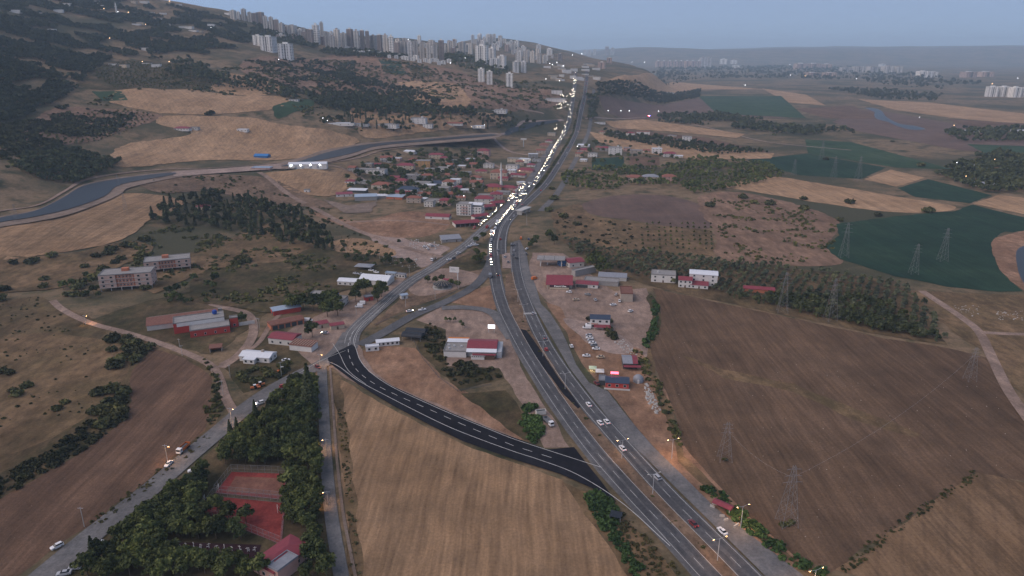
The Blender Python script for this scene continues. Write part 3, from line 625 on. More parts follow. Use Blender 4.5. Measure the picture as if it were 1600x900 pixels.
def win_mesh(w, h, lit=False):
    k = (round(w, 2), round(h, 2), lit)
    if k not in _win:
        mb = MB(); mb.box((0, 0, 0), (w + 0.24, 0.10, h + 0.24), mi=0); mb.box((0, -0.06, 0), (w, 0.06, h), mi=1)
        _win[k] = mb.mesh('window', [FRAME, LIT if lit else GLASS])
    return _win[k]
def add_win(parent, x, y, z, rz, w=1.3, h=1.3, lit=False, name='window'):
    o = new_obj(name, win_mesh(w, h, lit), parent, (x, y, z), rz); return o
def roof_mb(mb, kind, w, d, z, oh=0.5, rise=None, mi=0, x=0, y=0):
    W, D = w / 2 + oh, d / 2 + oh
    if kind == 'flat':
        mb.box((x, y, z + 0.09), (w + 0.3, d + 0.3, 0.18), mi=mi)
        for a, b, c, e in ((0, -d / 2, w + 0.3, 0.22), (0, d / 2, w + 0.3, 0.22), (-w / 2, 0, 0.22, d - 0.1), (w / 2, 0, 0.22, d - 0.1)):
            mb.box((x + a, y + b, z + 0.45), (c, e, 0.55), mi=mi)
    elif kind == 'gable':
        r = rise or d * 0.22
        vs = [(-W, -D, z), (W, -D, z), (W, D, z), (-W, D, z), (-W, 0, z + r), (W, 0, z + r), (-W, -D, z - .18), (W, -D, z - .18), (W, D, z - .18), (-W, D, z - .18)]
        mb.add([(a + x, b + y, c) for a, b, c in vs], [(0, 1, 5, 4), (2, 3, 4, 5), (1, 2, 5), (3, 0, 4), (6, 7, 1, 0), (7, 8, 2, 1), (8, 9, 3, 2), (9, 6, 0, 3), (9, 8, 7, 6)], mi)
    elif kind == 'hip':
        r = rise or min(w, d) * 0.24; k = max(0.0, W - D) if W >= D else 0.0; k2 = max(0.0, D - W)
        vs = [(-W, -D, z), (W, -D, z), (W, D, z), (-W, D, z), (-k - 0.05, -k2, z + r), (k + 0.05, k2, z + r), (-W, -D, z - .18), (W, -D, z - .18), (W, D, z - .18), (-W, D, z - .18)]
        if k >= k2: fs = [(0, 1, 5, 4), (1, 2, 5), (2, 3, 4, 5), (3, 0, 4)]
        else: fs = [(0, 1, 4), (1, 2, 5, 4), (2, 3, 5), (3, 0, 4, 5)]
        mb.add([(a + x, b + y, c) for a, b, c in vs], fs + [(6, 7, 1, 0), (7, 8, 2, 1), (8, 9, 3, 2), (9, 6, 0, 3), (9, 8, 7, 6)], mi)
    elif kind == 'shed':
        r = rise or d * 0.12
        vs = [(-W, -D, z), (W, -D, z), (W, D, z + r), (-W, D, z + r), (-W, -D, z - .15), (W, -D, z - .15), (W, D, z + r - .15), (-W, D, z + r - .15)]
        mb.add([(a + x, b + y, c) for a, b, c in vs], [(0, 1, 2, 3), (7, 6, 5, 4), (4, 5, 1, 0), (5, 6, 2, 1), (6, 7, 3, 2), (7, 4, 0, 3)], mi)
    elif kind == 'arch':
        n = 8; vs = []; r = rise or d * 0.3
        for i in range(n + 1):
            t = math.pi * i / n; vs += [(x - W, y - D * math.cos(t), z + r * math.sin(t)), (x + W, y - D * math.cos(t), z + r * math.sin(t))]
        mb.add(vs, [(2 * i, 2 * i + 1, 2 * i + 3, 2 * i + 2) for i in range(n)] + [tuple(range(0, 2 * n + 1, 2)), tuple(range(2 * n + 1, 0, -2))], mi)
    return mb
def thing(name, label, cat, px, py, rot=0.0, group=None, dz=0.0, world=None):
    p = P(px, py) if world is None else np.array([world[0], world[1], h1(*world)])
    e = new_obj(name, None, None, (p[0], p[1], p[2] + dz), math.radians(rot)); e.empty_display_size = 0.5
    return tag(e, label, cat, group)
def vol(e, x, y, w, d, z0, h, wall, roof=None, roofm='slab', rows=0, cols=0, sides=0, rise=None, oh=0.4, ww=1.3, wh=1.3, door=False, litp=0.0, gable=True, faces='fblr'):
    """one block of a building: wall, roof, each window a part"""
    mb = MB(); wz = -1.5 if z0 == 0 else 0.0
    mb.box((x, y, z0 + (h + wz) / 2), (w, d, h - wz))
    if roof == 'gable':
        r = rise or d * 0.22
        mb.add([(x - w / 2, y - d / 2, z0 + h), (x - w / 2, y + d / 2, z0 + h), (x - w / 2, y, z0 + h + r * 0.9)], [(0, 2, 1)]); mb.add([(x + w / 2, y - d / 2, z0 + h), (x + w / 2, y + d / 2, z0 + h), (x + w / 2, y, z0 + h + r * 0.9)], [(0, 1, 2)])
    wl = mb.build('wall', WALL[wall], e)
    if roof: roof_mb(MB(), roof, w, d, z0 + h + 0.01, oh, rise, 0, x, y).build('roof', ROOF[roofm], e)
    st = h / max(rows, 1)
    for r in range(rows):
        zc = z0 + st * r + min(1.75, st * 0.55)
        for f in faces:
            n = cols if f in 'fb' else sides; L = w if f in 'fb' else d
            for i in range(n):
                t = (i + 0.5) / n * L - L / 2
                if f in 'fb': q = (x + t, y + (-d / 2 - 0.03 if f == 'f' else d / 2 + 0.03), zc, 0 if f == 'f' else math.pi)
                else: q = (x + (-w / 2 - 0.03 if f == 'l' else w / 2 + 0.03), y + t, zc, -math.pi / 2 if f == 'l' else math.pi / 2)
                if door and r == 0 and f == 'f' and i == n // 2:
                    mb = MB(); mb.box((x + t, y - d / 2 - 0.05, z0 + 1.05), (1.1, 0.12, 2.1)); mb.build('door', WOOD, e); continue
                add_win(e, *q, ww, wh, random.random() < litp)
    return wl
def house(px, py, w, d, st, rot, roof, wall, roofm, label, cat='house', cols=3, sides=2, name='house', group=None, tank=False, stair=False, balcony=False, h=None, rise=None, litp=0.0, door=True):
    e = thing(name, label, cat, px, py, rot, group)
    H = h or 3.1 * st
    vol(e, 0, 0, w, d, 0, H, wall, roof, roofm, st, cols, sides, rise, door=door, litp=litp)
    if roof == 'flat' and stair:
        mb = MB(); mb.box((w * 0.2, d * 0.15, H + 1.3), (3.4, 3.4, 2.5)); mb.box((w * 0.2, d * 0.15, H + 2.65), (3.9, 3.9, 0.2)); mb.build('stair_housing', WALL[wall], e)
    if tank:
        mb = MB(); mb.lathe((-w * 0.22, 0, H + (0.2 if roof == 'flat' else 1.2)), [(0.7, 0), (0.75, 0.1), (0.75, 1.2), (0.4, 1.45)], 10); mb.build('water_tank', METAL, e)
    if balcony:
        for s in range(1, st):
            mb = MB(); mb.box((-w * 0.18, -d / 2 - 0.7, 3.1 * s + 0.1), (w * 0.5, 1.4, 0.2)); mb.box((-w * 0.18, -d / 2 - 1.36, 3.1 * s + 0.6), (w * 0.5, 0.1, 0.9)); mb.build('balcony', WALL['pale'], e)
    return e
# ---------------------------------------------------------------- the village between canal and highway
V = [  # px, py, w, d, storeys, rot, roof, wall, roof colour, label, options
 (604,252,17,11,2,8,'gable','white','tile','white house with pale pink gable roof nearest the canal bank',{'balcony':1}),
 (582,271,38,12,2,-12,'flat','white','slab','long white two storey apartment row with flat roof in village',{'cols':8,'stair':1}),
 (593,260,14,8,1,-10,'gable','grey','maroon','low grey house with maroon roof behind the long white row',{}),
 (634,264,24,12,2,-6,'hip','cream','maroon','cream two storey house with red hip roof behind the ochre block',{'balcony':1}),
 (662,260,20,13,3,-4,'flat','orange','slab','ochre three storey block with flat roof among village trees',{'cols':4}),
 (682,247,22,10,2,-4,'hip','cream','maroon','wide cream house with bright red hip roof at upper village edge',{'cols':4}),
 (641,239,18,9,1,-20,'shed','pale','metal','low white sheet roofed barn beside the canal track',{'cols':0,'sides':0}),
 (566,286,20,9,1,-8,'flat','pale','slab','small pale flat roofed house half hidden by dark trees',{}),
 (598,295,24,13,2,-12,'hip','cream','tile','cream house with brown tiled roof above the shed row',{'balcony':1,'tank':1}),
 (617,280,15,9,1,-14,'gable','pink','maroon','small low house with bright maroon roof in the village middle',{}),
 (645,280,20,12,2,-8,'flat','grey','slab','unfinished grey block house with bare concrete roof',{'stair':1}),
 (660,292,21,13,2,-8,'flat','pale','slab','pale flat roofed house beside the blue roofed ones',{'tank':1}),
 (686,289,24,12,1,-12,'hip','white','slate','low white house with wide dark blue hip roof',{}),
 (638,302,23,13,2,-12,'hip','white','slate','white two storey house with blue hip roof over the quarry cut',{'balcony':1,'cols':4}),
 (538,306,18,9,1,14,'shed','white','maroon','low white house with maroon lean-to by the golden field',{}),
 (559,300,22,9,1,-8,'shed','dark','metal','open barn with white sheet roof at the village edge',{'cols':0,'sides':0}),
 (572,312,24,11,1,10,'shed','grey','bluish','big grey shed with pale blue roof above the quarry face',{'cols':0,'sides':0,'h':5}),
 (595,309,15,8,1,14,'shed','grey','metal','small shed with light sheet roof next to the grey shed',{'cols':0,'sides':0}),
 (619,310,19,11,1,-14,'shed','brick','bluish','brick shed with pale blue sloping roof at the slope top',{'cols':1,'sides':0}),
 (628,303,22,9,1,-12,'gable','pink','maroon','long maroon roofed outbuilding in front of the blue hip roof',{}),
 (687,300,24,12,2,-8,'flat','beige','slab','beige unfinished block house with square window holes',{'cols':4}),
 (696,268,21,12,2,-8,'flat','pale','slab','pale flat roofed house with roof canopy in the upper village',{'stair':1}),
 (705,276,15,9,1,-8,'gable','cream','tile','cream cottage with clay roof below the pale flat house',{}),
 (712,287,13,9,2,-8,'flat','white','metal','narrow white house with bright flat roof by dark trees',{}),
 (684,316,25,9,1,-6,'flat','white','slab','low white house with terrace under the tree clump',{}),
 (712,253,25,10,1,-6,'flat','grey','slab','low grey flat building at the end of a track',{}),
 (756,243,19,12,3,-14,'hip','pink','maroon','pink three storey house beside the lone cypress',{'balcony':1}),
 (771,298,20,13,2,-6,'hip','orange','maroon','orange walled house with maroon hip roof beside the mosque',{}),
 (796,296,19,10,1,-20,'hip','pink','maroon','low maroon roofed shop at the mosque forecourt',{}),
 (763,308,23,9,1,-6,'flat','grey','slab','grey flat roofed hall behind the maroon roofs',{}),
 (757,317,20,12,2,-8,'hip','pale','maroon','pale house with large maroon hip roof behind white block',{}),
 (685,341,24,10,1,-10,'gable','white','maroon','long low shed half white half maroon roofed on bare slope',{'cols':2}),
 (704,376,17,11,1,16,'shed','grey','greysheet','grey workshop with slanting sheet roof beside the old road',{'cols':2}),
 (803,253,17,10,2,-20,'flat','cream','slab','cream flat roofed building on the road north of the mosque',{}),
 (820,254,16,9,2,-20,'flat','white','metal','white shop block with bright roof beside the jammed road',{'litp':0.3}),
 (801,264,17,10,2,-18,'flat','white','slab','white flat roofed house with terrace near the minaret',{}),
 (822,268,22,11,1,-20,'hip','pink','maroon','maroon hipped shop roof facing the jammed road',{'litp':0.3}),
 (810,276,20,9,1,-20,'gable','pale','maroon','low maroon gable shop by the roadside car crowd',{'litp':0.3}),
 (814,288,9,6,1,30,'flat','white','metal','white roadside kiosk surrounded by waiting cars',{'litp':0.4}),
 (912,229,20,10,1,-16,'shed','white','metal','white roofed sheds beside the highway at the tree belt',{}),
 (914,236,24,10,1,-14,'gable','pink','maroon','roadside shop with maroon roof and white front band',{}),
 (926,245,14,10,2,-14,'flat','white','slab','white two storey house in trees right of highway',{}),
 (961,241,21,14,4,-6,'flat','white','slab','tall white four storey house with round balconies beside wheat strip',{'stair':1,'litp':0.0}),
 (994,240,20,10,2,-8,'flat','beige','slab','beige unfinished house between two white houses',{}),
 (1026,240,16,9,3,-8,'flat','white','metal','narrow white three storey house with stair tower',{'stair':1}),
 (1046,245,20,11,2,-8,'hip','pale','maroon','pale house with maroon hip roof at wheat strip edge',{'tank':1}),
 (962,209,22,11,1,-6,'flat','grey','slab','grey farm building in trees below the second wheat strip',{}),
 (1005,210,26,12,2,-10,'flat','white','tile','white farmhouse with pink roof in the tree row',{}),
 (1073,223,16,13,4,-8,'flat','white','slab','slim white four storey house standing above the orchard',{}),
 (991,283,20,12,2,-8,'hip','cream','tile','cream villa with orange roof, first of three in the orchard',{'tank':1}),
 (1016,282,20,12,2,-6,'hip','cream','greysheet','beige villa with grey roof, middle of three in the orchard',{'tank':1}),
 (1045,282,18,12,2,-8,'hip','pink','tile','pink villa with tiled roof, last of three in the orchard',{'tank':1}),
 (937,193,24,9,1,-4,'flat','white','slab','long white roadside hall at the highway edge',{}),
 (1036,438,17,12,2,-12,'flat','white','slab','white two storey house with roof terrace at ploughed field corner',{'cols':3,'tank':1}),
 (1070,447,9,8,2,-12,'gable','white','maroon','narrow white house with steep maroon roof below the big white one',{}),
 (1098,443,19,11,3,-14,'gable','white','metal','big white three storey house with pale sheet roof in olive grove',{'cols':3,'rise':1.2}),
 (1092,449,12,7,1,-14,'shed','white','maroon','maroon lean-to in front of the big white olive grove house',{}),
 (1185,456,20,6,1,-14,'gable','brick','maroon','long low maroon roofed stable inside the olive grove',{'cols':0,'sides':0}),
 (286,203,22,10,1,-4,'hip','white','maroon','white farmhouse with maroon roof on the golden hillside',{'cols':5}),
 (304,202,13,8,1,-4,'flat','pale','slab','flat pale annex beside the hillside farmhouse',{}),
 (380,205,16,8,1,-6,'flat','white','metal','small white hut with bright roof on hillside path',{}),
 (460,158,16,9,1,-4,'flat','pale','slab','pale farmhouse beside the walnut green hollow',{}),
 (778,176,34,22,2,-8,'flat','white','slab','white hilltop villa with colonnade on its own terrace',{'stair':1,'cols':6}),
 (655,192,26,14,3,-8,'flat','white','slab','white three storey block in the pines above the canal',{'stair':1}),
 (669,199,16,10,2,-8,'flat','white','slab','white two storey annex on the canal side of the pine block',{}),
 (534,195,40,14,1,-4,'flat','white','metal','white walled factory yard hall lit by floodlights',{'litp':0.2}),
 (562,196,30,12,1,-4,'flat','pale','greysheet','grey roofed workshop hall among compound trees',{}),
 (606,199,36,14,2,-14,'flat','white','slab','long white dormitory block with slanting wall',{'cols':8}),
 (708,195,34,10,1,-4,'gable','pale','tile','long low hall with clay roof under hillside pines',{}),
 (742,199,36,12,1,-4,'flat','white','metal','white school-like block with a bright end lamp',{'cols':7,'litp':0.3}),
 (868,158,42,30,2,-6,'flat','white','slab','white sawtooth roofed factory beside the bright jam',{'cols':8,'litp':0.1}),
 (870,147,24,12,3,-6,'flat','white','slab','white three storey office behind the factory',{'litp':0.1}),
 (1040,147,60,16,2,-6,'flat','white','slab','long white institutional block behind the dark pine wood',{'cols':10}),
 (988,132,40,16,1,-4,'flat','beige','slab','long beige warehouse at far end of pine wood',{'cols':6}),
 (1515,206,40,14,1,-6,'flat','pale','metal','pale farm sheds on the far plain by dark trees',{}),
 (1592,208,26,16,2,-6,'flat','white','metal','white farm hall at the plain edge right of the sheds',{}),
 (1522,262,22,12,1,-10,'flat','pale','metal','bright roofed farm hut in the dark orchard on the plain',{'litp':0.4}),
 (1553,268,20,12,1,-10,'hip','white','tile','white farm cottage with clay roof in the dark orchard',{'litp':0.3}),
 (1535,290,24,10,1,-10,'gable','pale','greysheet','grey roofed barn at the orchard track',{}),
 (978,466,8,15,2,-6,'flat','beige','rusty','tall beige brick shell with rusty flat roof on dirt yard',{'cols':0,'sides':0}),
 (940,443,24,9,1,-14,'flat','grey','slab','long grey concrete shed behind the tyre yard',{'cols':0,'sides':0}),
 (957,436,20,8,1,-10,'shed','pale','greysheet','low pale shed with blue tarp corner in the trees',{'cols':0,'sides':0}),
 (318,326,12,9,1,-20,'hip','cream','maroon','maroon roofed cottage hidden in the conifer plantation',{}),
 (480,300,6,5,1,0,'flat','white','slab','tiny white pump hut on the golden field edge',{'cols':1,'sides':0}),
]
_ex = [(548,286),(577,262),(552,268),(620,250),(646,252),(694,252),(672,270),(703,260),(722,262),(668,280),(628,288),(652,303),(664,306),(672,296),(702,290),(718,296),(728,272),(740,262),(735,254),(744,280),(752,270),(764,262),(745,291),(730,300),(708,306),(696,320),(672,322),(720,312),(660,314),(648,316),(776,310),(786,303),(790,278),(800,272),(812,258),(830,260),(838,252),(845,240),(833,246),(850,228),(858,222),(862,212),(905,245),(912,252),(935,232),(945,236),(980,236),(1010,238),(1060,246),(940,210),(985,212),(1050,214),(1090,222)]
_wn = ['white', 'cream', 'pale', 'pink', 'grey', 'beige']; _rn = [('hip', 'maroon', 'maroon hip roof'), ('flat', 'slab', 'bare flat roof'), ('gable', 'tile', 'clay gable roof'), ('flat', 'metal', 'bright flat roof'), ('hip', 'tile', 'clay hip roof'), ('gable', 'maroon', 'maroon gable roof')]
for k, (x, y) in enumerate(_ex):
    wl = _wn[(k * 5 + k // 6) % 6]; rf = _rn[(k * 7 + k // 5) % 6]; st_ = 1 + (k * 3 % 4 > 1)
    V.append((x, y, random.uniform(10, 17), random.uniform(8, 11), st_, random.uniform(-20, 4), rf[0], wl, rf[1], f"{wl if wl != 'pale' else 'off-white'} {'two storey' if st_ == 2 else 'single storey'} house with {rf[2]} {'in the village under the canal' if x < 800 else 'along the highway north of the mosque' if x < 900 else 'in the gardens east of the highway'}", {'tank': k % 3 == 0, 'group': 'plain houses of the valley'}))
for q in V:
    q = list(q); op = q.pop(); kw = dict(op)
    if kw.get('cols', 3) == 0: kw['door'] = False
    q[2] *= 1.12; q[3] *= 1.1
    house(*q[:9], q[9], **kw)
# hillside houses on the mountain
HH = [(92,18),(105,8),(160,11),(158,14),(192,27),(203,28),(214,38),(220,38),(234,20),(217,27),(248,30),(274,29),(286,42),(296,44),(303,48),(312,49),(255,21),(228,78),(82,49),(60,23),(25,19),(230,100),(245,104),(195,105),(178,101),(340,38),(330,40),(260,40),(280,7),(226,4),(150,4),(210,4),(356,22)]
_hl = ['white block house on the wooded mountainside', 'pale hillside house with flat roof among mountain trees']
for k, (x, y) in enumerate(HH):
    house(x, y + 1, random.uniform(14, 26), random.uniform(9, 13), random.choice([1, 2, 2]), random.uniform(-20, 20), 'flat', ['white', 'pale', 'white', 'cream'][k % 4], 'slab', _hl[0] if k % 4 != 1 else _hl[1], group='houses scattered over the mountain', cols=0, sides=0, door=False)
# ---------------------------------------------------------------- mosque
e = thing('mosque', 'cream mosque hall with clay hip roof behind the minaret', 'mosque', 780, 279, -8)
vol(e, 0, 0, 24, 16, 0, 10, 'cream', 'hip', 'tile', 2, 5, 3, ww=1.2, wh=2.4, door=True)
vol(e, 8, -12, 14, 8, 0, 3.5, 'pink', 'gable', 'maroon', 1, 4, 1)
e = thing('minaret', 'slender white minaret with pointed cone cap by the highway', 'minaret', 783, 290)
MB().lathe((0, 0, 0), [(1.9, 0), (1.9, 5), (1.35, 6.5), (1.25, 20), (1.2, 20.5)], 12).build('shaft', WALL['white'], e)
MB().lathe((0, 0, 20.5), [(1.25, 0), (2.1, 0.8), (2.1, 1.9), (1.05, 1.9)], 12).build('balcony', WALL['white'], e)
MB().lathe((0, 0, 22.4), [(1.05, 0), (1.05, 4), (1.2, 4.2), (0.1, 9.5)], 12).build('cap', WALL['pale'], e)
# four storey white block over the market
e = thing('apartment_block', 'white four storey block with recessed pink balconies over the market roof', 'apartment block', 733, 335, -14)
vol(e, -4, 0, 17, 14, 0, 12.6, 'white', 'flat', 'slab', 4, 5, 3)
vol(e, 10, 2, 11, 13, 0, 9.6, 'white', None, 'slab', 3, 3, 3)
roof_mb(MB(), 'gable', 15, 12, 12.0, 0.8, 1.8, 0, 8, 3).build('roof', ROOF['metal'], e)
for s in (1, 2, 3): 
    mb = MB(); mb.box((-3, -7.6, 3.15 * s), (8, 1.3, 0.18)); mb.box((-3, -8.2, 3.15 * s + 0.5), (8, 0.1, 0.9)); mb.build('balcony', WALL['pink'], e)
def market(px, py, w, d, rot, label, roofm='maroon', rise=2.0, h=4.0, wall='pale'):
    e = thing('market_hall', label, 'market hall', px, py, rot)
    roof_mb(MB(), 'gable', w, d, h, 0.6, rise).build('roof', ROOF[roofm], e)
    mb = MB(); mb.box((0, d / 2 - 0.2, h / 2), (w, 0.3, h)); mb.box((-w / 2 + 0.15, 0, h / 2), (0.3, d - 0.8, h)); mb.build('wall', WALL[wall], e)
    n = int(w / 5)
    for i in range(n + 1): mb = MB(); mb.box((-w / 2 + 0.4 + i * (w - 0.8) / n, -d / 2 + 0.2, h / 2 - 0.4), (0.3, 0.3, h + 0.4)); mb.build('post', CONC, e)
    for i in range(n - 1): mb = MB(); mb.box((-w / 2 + 4 + i * 5, -d / 2 + 1.6, 0.5), (3.4, 1.2, 1.0)); mb.build('stall_counter', WOOD, e)
    return e
market(728, 352, 26, 14, 18, 'large maroon gable market roof below the white four storey block')
market(750, 342, 18, 8, 34, 'narrow maroon market awning along the car queue')
market(763, 327, 16, 9, 34, 'maroon market roof beside the blue fronted shop')
market(777, 321, 15, 9, 30, 'maroon shop awning nearest the tall lamp post')
# ---------------------------------------------------------------- white lit warehouse and blue sheds by the canal
e = thing('warehouse', 'long white warehouse with bright wall floodlights by the canal', 'warehouse', 482, 262, 8)
vol(e, 0, 0, 52, 16, 0, 6, 'white', 'gable', 'metal', 0, 0, 0, rise=2.2)
FLOOD = emis('flood_lamp', (0.86, 0.95, 1.0), 45.0)
for i in range(4):
    o = MB(); o.box((-22 + i * 13, -8.3, 5.0), (1.2, 0.4, 0.6)); o.build('floodlight', FLOOD, e)
    mb = MB(); mb.box((-16 + i * 10, -8.06, 1.8), (3.2, 0.12, 3.4)); mb.build('door', WALL['steel'], e)
house(410, 246, 22, 12, 1, -8, 'gable', 'blue', 'blue', 'bright blue tarpaulin shed above the warehouse', cat='shed', cols=0, sides=0, door=False, name='shed')
house(410, 265, 26, 12, 1, -4, 'flat', 'pink', 'bluish', 'low pink walled depot with pale blue roof beside the warehouse', cat='shed', cols=3, sides=0, name='shed')
# ---------------------------------------------------------------- apartments on stilts (left)
def stilts(px, py, rot, label, w, st):
    e = thing('apartment_block', label, 'apartment block', px, py, rot)
    d = 17.0
    for i in range(6):
        for j in (-1, 0, 1): mb = MB(); mb.box((-w / 2 + 0.5 + i * (w - 1) / 5, j * (d / 2 - 0.4), 0.9), (0.5, 0.5, 3.8)); mb.build('pillar', CONC, e)
    H = 3.3 * st
    for x, ww, wl in ((-w * 0.34, w * 0.32, 'rose'), (0, w * 0.36, 'brick'), (w * 0.34, w * 0.32, 'rose')):
        mb = MB(); mb.box((x, 0.4 if wl == 'brick' else 0, 2.8 + H / 2), (ww - 0.02, d - (0.8 if wl == 'brick' else 0), H)); mb.build('wall', WALL[wl], e)
        for s in range(st):
            z = 2.8 + 3.3 * s
            mb = MB(); mb.box((x, -d / 2 - (0.1 if wl != 'brick' else -0.5), z + 0.05), (ww + 0.2, 0.6, 0.3)); mb.build('floor_slab', CONC, e)
            if wl == 'rose':
                for t in (-0.25, 0.25): add_win(e, x + ww * t, -d / 2 - 0.05, z + 1.6, 0, 1.7, 1.4)
                for t in (-0.28, 0.28): add_win(e, math.copysign(w / 2 + 0.03, x), d * t, z + 1.6, math.copysign(math.pi / 2, x), 1.2, 1.2)
            else:
                for t in (-0.38, -0.19, 0.0, 0.19, 0.38): mb = MB(); mb.box((x + ww * t, -d / 2 + 0.68, z + 1.5), (0.4, 0.3, 2.9)); mb.build('pilaster', WALL['rose'], e)
                for t in (-0.28, -0.09, 0.09, 0.28): add_win(e, x + ww * t, -d / 2 + 0.74, z + 1.6, 0, 0.8, 1.2)
    roof_mb(MB(), 'flat', w, d, 2.8 + H + 0.02, 0.3).build('roof', ROOF['slab'], e)
    mb = MB(); mb.box((-1.5, 2, 2.8 + H + 1.3), (5, 3.6, 2.4)); mb.build('stair_housing', WALL['brick'], e)
    return e
stilts(203, 448, 14, 'three storey apartment block on stilts with red brick centre bay', 37, 3)
stilts(264, 420, 22, 'two storey red and white apartment block behind the stilted one', 35, 2)
# ---------------------------------------------------------------- red walled depot (left)
e = thing('depot', 'red walled depot with flat grey roofs and a blue roof tank', 'depot', 308, 517, 24)
vol(e, 8, -6, 24, 11, 0, 4.5, 'red', 'flat', 'slab', 1, 4, 1, ww=1.0)
vol(e, 2, 6, 31, 12.8, 0, 7.0, 'red', 'flat', 'slab', 1, 0, 0)
mb = MB(); mb.box((3, -0.52, 5.9), (29, 0.2, 2.4)); mb.build('white_parapet', WALL['white'], e)
vol(e, -8, 19, 44, 12.6, 0, 3.6, 'pale', 'shed', 'rusty', 0, 0, 0)
mb = MB(); mb.box((-6, 26.6, 2.2), (46, 2.0, 4.8)); mb.build('rear_roof', ROOF['slab'], e)
mb = MB(); mb.lathe((12, 8, 7.6), [(1.3, 0), (1.5, 0.2), (1.5, 2.2), (0.6, 2.7)], 12); mb.build('water_tank', TANK_B, e)
vol(e, 23.2, -1, 5, 4, 0, 6.5, 'red', 'flat', 'slab', 1, 1, 1)
mb = MB(); mb.box((31, -2, 1.2), (10, 0.4, 2.6)); mb.build('yard_wall', WALL['pale'], e)
e = thing('shelter', 'small brick shelter with sloping rusty roof beside the dirt track', 'shelter', 338, 548, 18)
roof_mb(MB(), 'shed', 7, 5, 3.0, 0.3, 0.6).build('roof', ROOF['rusty'], e)
for x in (-3.3, 3.3): mb = MB(); mb.box((x, 0, 1.4), (0.35, 4.6, 3.0)); mb.build('side_wall', WALL['beige'], e)
mb = MB(); mb.box((0, 2.2, 1.4), (6.2, 0.3, 3.0)); mb.build('back_wall', WALL['brick'], e)
# ---------------------------------------------------------------- junction cluster
e = thing('house', 'white house with L shaped white sheet roof below the street bend', 'house', 404, 561, -10)
vol(e, 0, 0, 19, 9, 0, 3.4, 'white', 'gable', 'metal', 1, 4, 2, rise=1.5)
vol(e, -2, -6.1, 7, 3, 0, 3.0, 'white', 'shed', 'metal', 1, 2, 0, rise=0.4)
mb = MB(); mb.box((3, 0.6, 5.2), (1.4, 1.4, 1.6)); mb.build('chimney', WALL['beige'], e)
e = thing('house', 'wide maroon roofed hall on the junction corner', 'hall', 446, 534, -14)
vol(e, 0, 0, 17, 11, 0, 4.2, 'pale', 'gable', 'maroon', 1, 3, 1, rise=1.6)
e = thing('shed', 'striped rusty roof workshop with white wall at the junction', 'workshop', 475, 545, -14)
vol(e, 0, 0, 15, 8, 0, 3.8, 'white', 'shed', 'rusty', 0, 0, 0, rise=0.8)
for i in range(9): mb = MB(); mb.box((-7.2 + i * 1.8, -0.2, 4.5), (0.22, 8.2, 0.12), 0.0); mb.build('roof_batten', WALL['cream'], e)
e = thing('shed', 'long rusty roofed row of garages behind the white van', 'garages', 447, 508, 34)
vol(e, 0, 0, 22, 9, 0, 3.6, 'brick', 'gable', 'rusty', 0, 0, 0, rise=1.2)
for i in range(5): mb = MB(); mb.box((-8.4 + i * 4.2, -4.55, 1.4), (3.2, 0.12, 2.8)); mb.build('door', WALL['dark'], e)
e = thing('shed', 'pale blue roofed barn with red front under dark trees', 'barn', 447, 487, 30)
vol(e, 0, 0, 19, 9, 0, 3.6, 'red', 'gable', 'bluish', 0, 0, 0, rise=1.6)
mb = MB(); mb.box((-9.55, -1.5, 1.3), (0.12, 3, 2.6)); mb.build('door', WALL['dark'], e)
e = thing('house', 'grey flat roofed compound with white tower room and blue tank', 'house', 514, 474, -8)
vol(e, 4, 0, 18, 11, 0, 4.4, 'pale', 'flat', 'slab', 1, 4, 2)
vol(e, -9.2, 1.5, 8, 8, 0, 7.2, 'white', 'flat', 'slab', 2, 2, 2)
mb = MB(); mb.lathe((6, 2.5, 5.1), [(1.2, 0), (1.35, 0.2), (1.35, 2.0), (0.5, 2.4)], 12); mb.build('water_tank', TANK_B, e)
house(502, 511, 9, 5, 1, 30, 'shed', 'cream', 'maroon', 'small maroon lean-to roof beside the round tree', cat='shed', cols=1, sides=0, name='shed')
house(527, 513, 9, 4, 1, 24, 'shed', 'cream', 'maroon', 'low maroon kiosk roof on the junction kerb', cat='kiosk', cols=1, sides=0, name='kiosk')
house(576, 469, 6, 4, 1, 30, 'flat', 'red', 'greysheet', 'bright red roadside kiosk under the tall trees', cat='kiosk', cols=1, sides=0, name='kiosk')
house(631, 466, 5, 4, 1, 30, 'gable', 'pale', 'bluish', 'small pale cabin on the soil island between the roads', cat='cabin', cols=1, sides=0, name='cabin')
e = thing('shed', 'white roofed farm shed left of the twin white sheds', 'shed', 547, 444, -10)
vol(e, 0, 0, 17, 9, 0, 3.6, 'white', 'gable', 'metal', 1, 4, 1, rise=1.4)
e = thing('shed', 'large white roofed shed with long front slope behind dark trees', 'shed', 589, 441, -12)
vol(e, 0, 0, 24, 15, 0, 4.0, 'pale', 'gable', 'metal', 0, 0, 0, rise=2.6)
e = thing('shed', 'grey hip roofed open barn beside the scrap yard', 'barn', 570, 421, -10)
roof_mb(MB(), 'hip', 14, 9, 3.6, 0.5, 1.5).build('roof', ROOF['greysheet'], e)
for x in (-6.5, 0, 6.5):
    for y in (-4, 4): mb = MB(); mb.box((x, y, 1.6), (0.3, 0.3, 4.2)); mb.build('post', WOOD, e)
mb = MB(); mb.box((0, 4.2, 1.6), (13, 0.2, 3.4)); mb.build('back_wall', WALL['beige'], e)
e = thing('shed', 'low blue grey trailer row parked at the scrap yard edge', 'shed', 618, 432, -18)
vol(e, -4, 0, 9, 3.2, 0, 2.8, 'steel', 'flat', 'bluish', 1, 3, 1); vol(e, 5.4, -0.5, 8, 3.2, 0, 2.8, 'pale', 'flat', 'greysheet', 1, 3, 1)
e = thing('cabin', 'long white site cabin beside the dark canopy', 'cabin', 606, 538, 14)
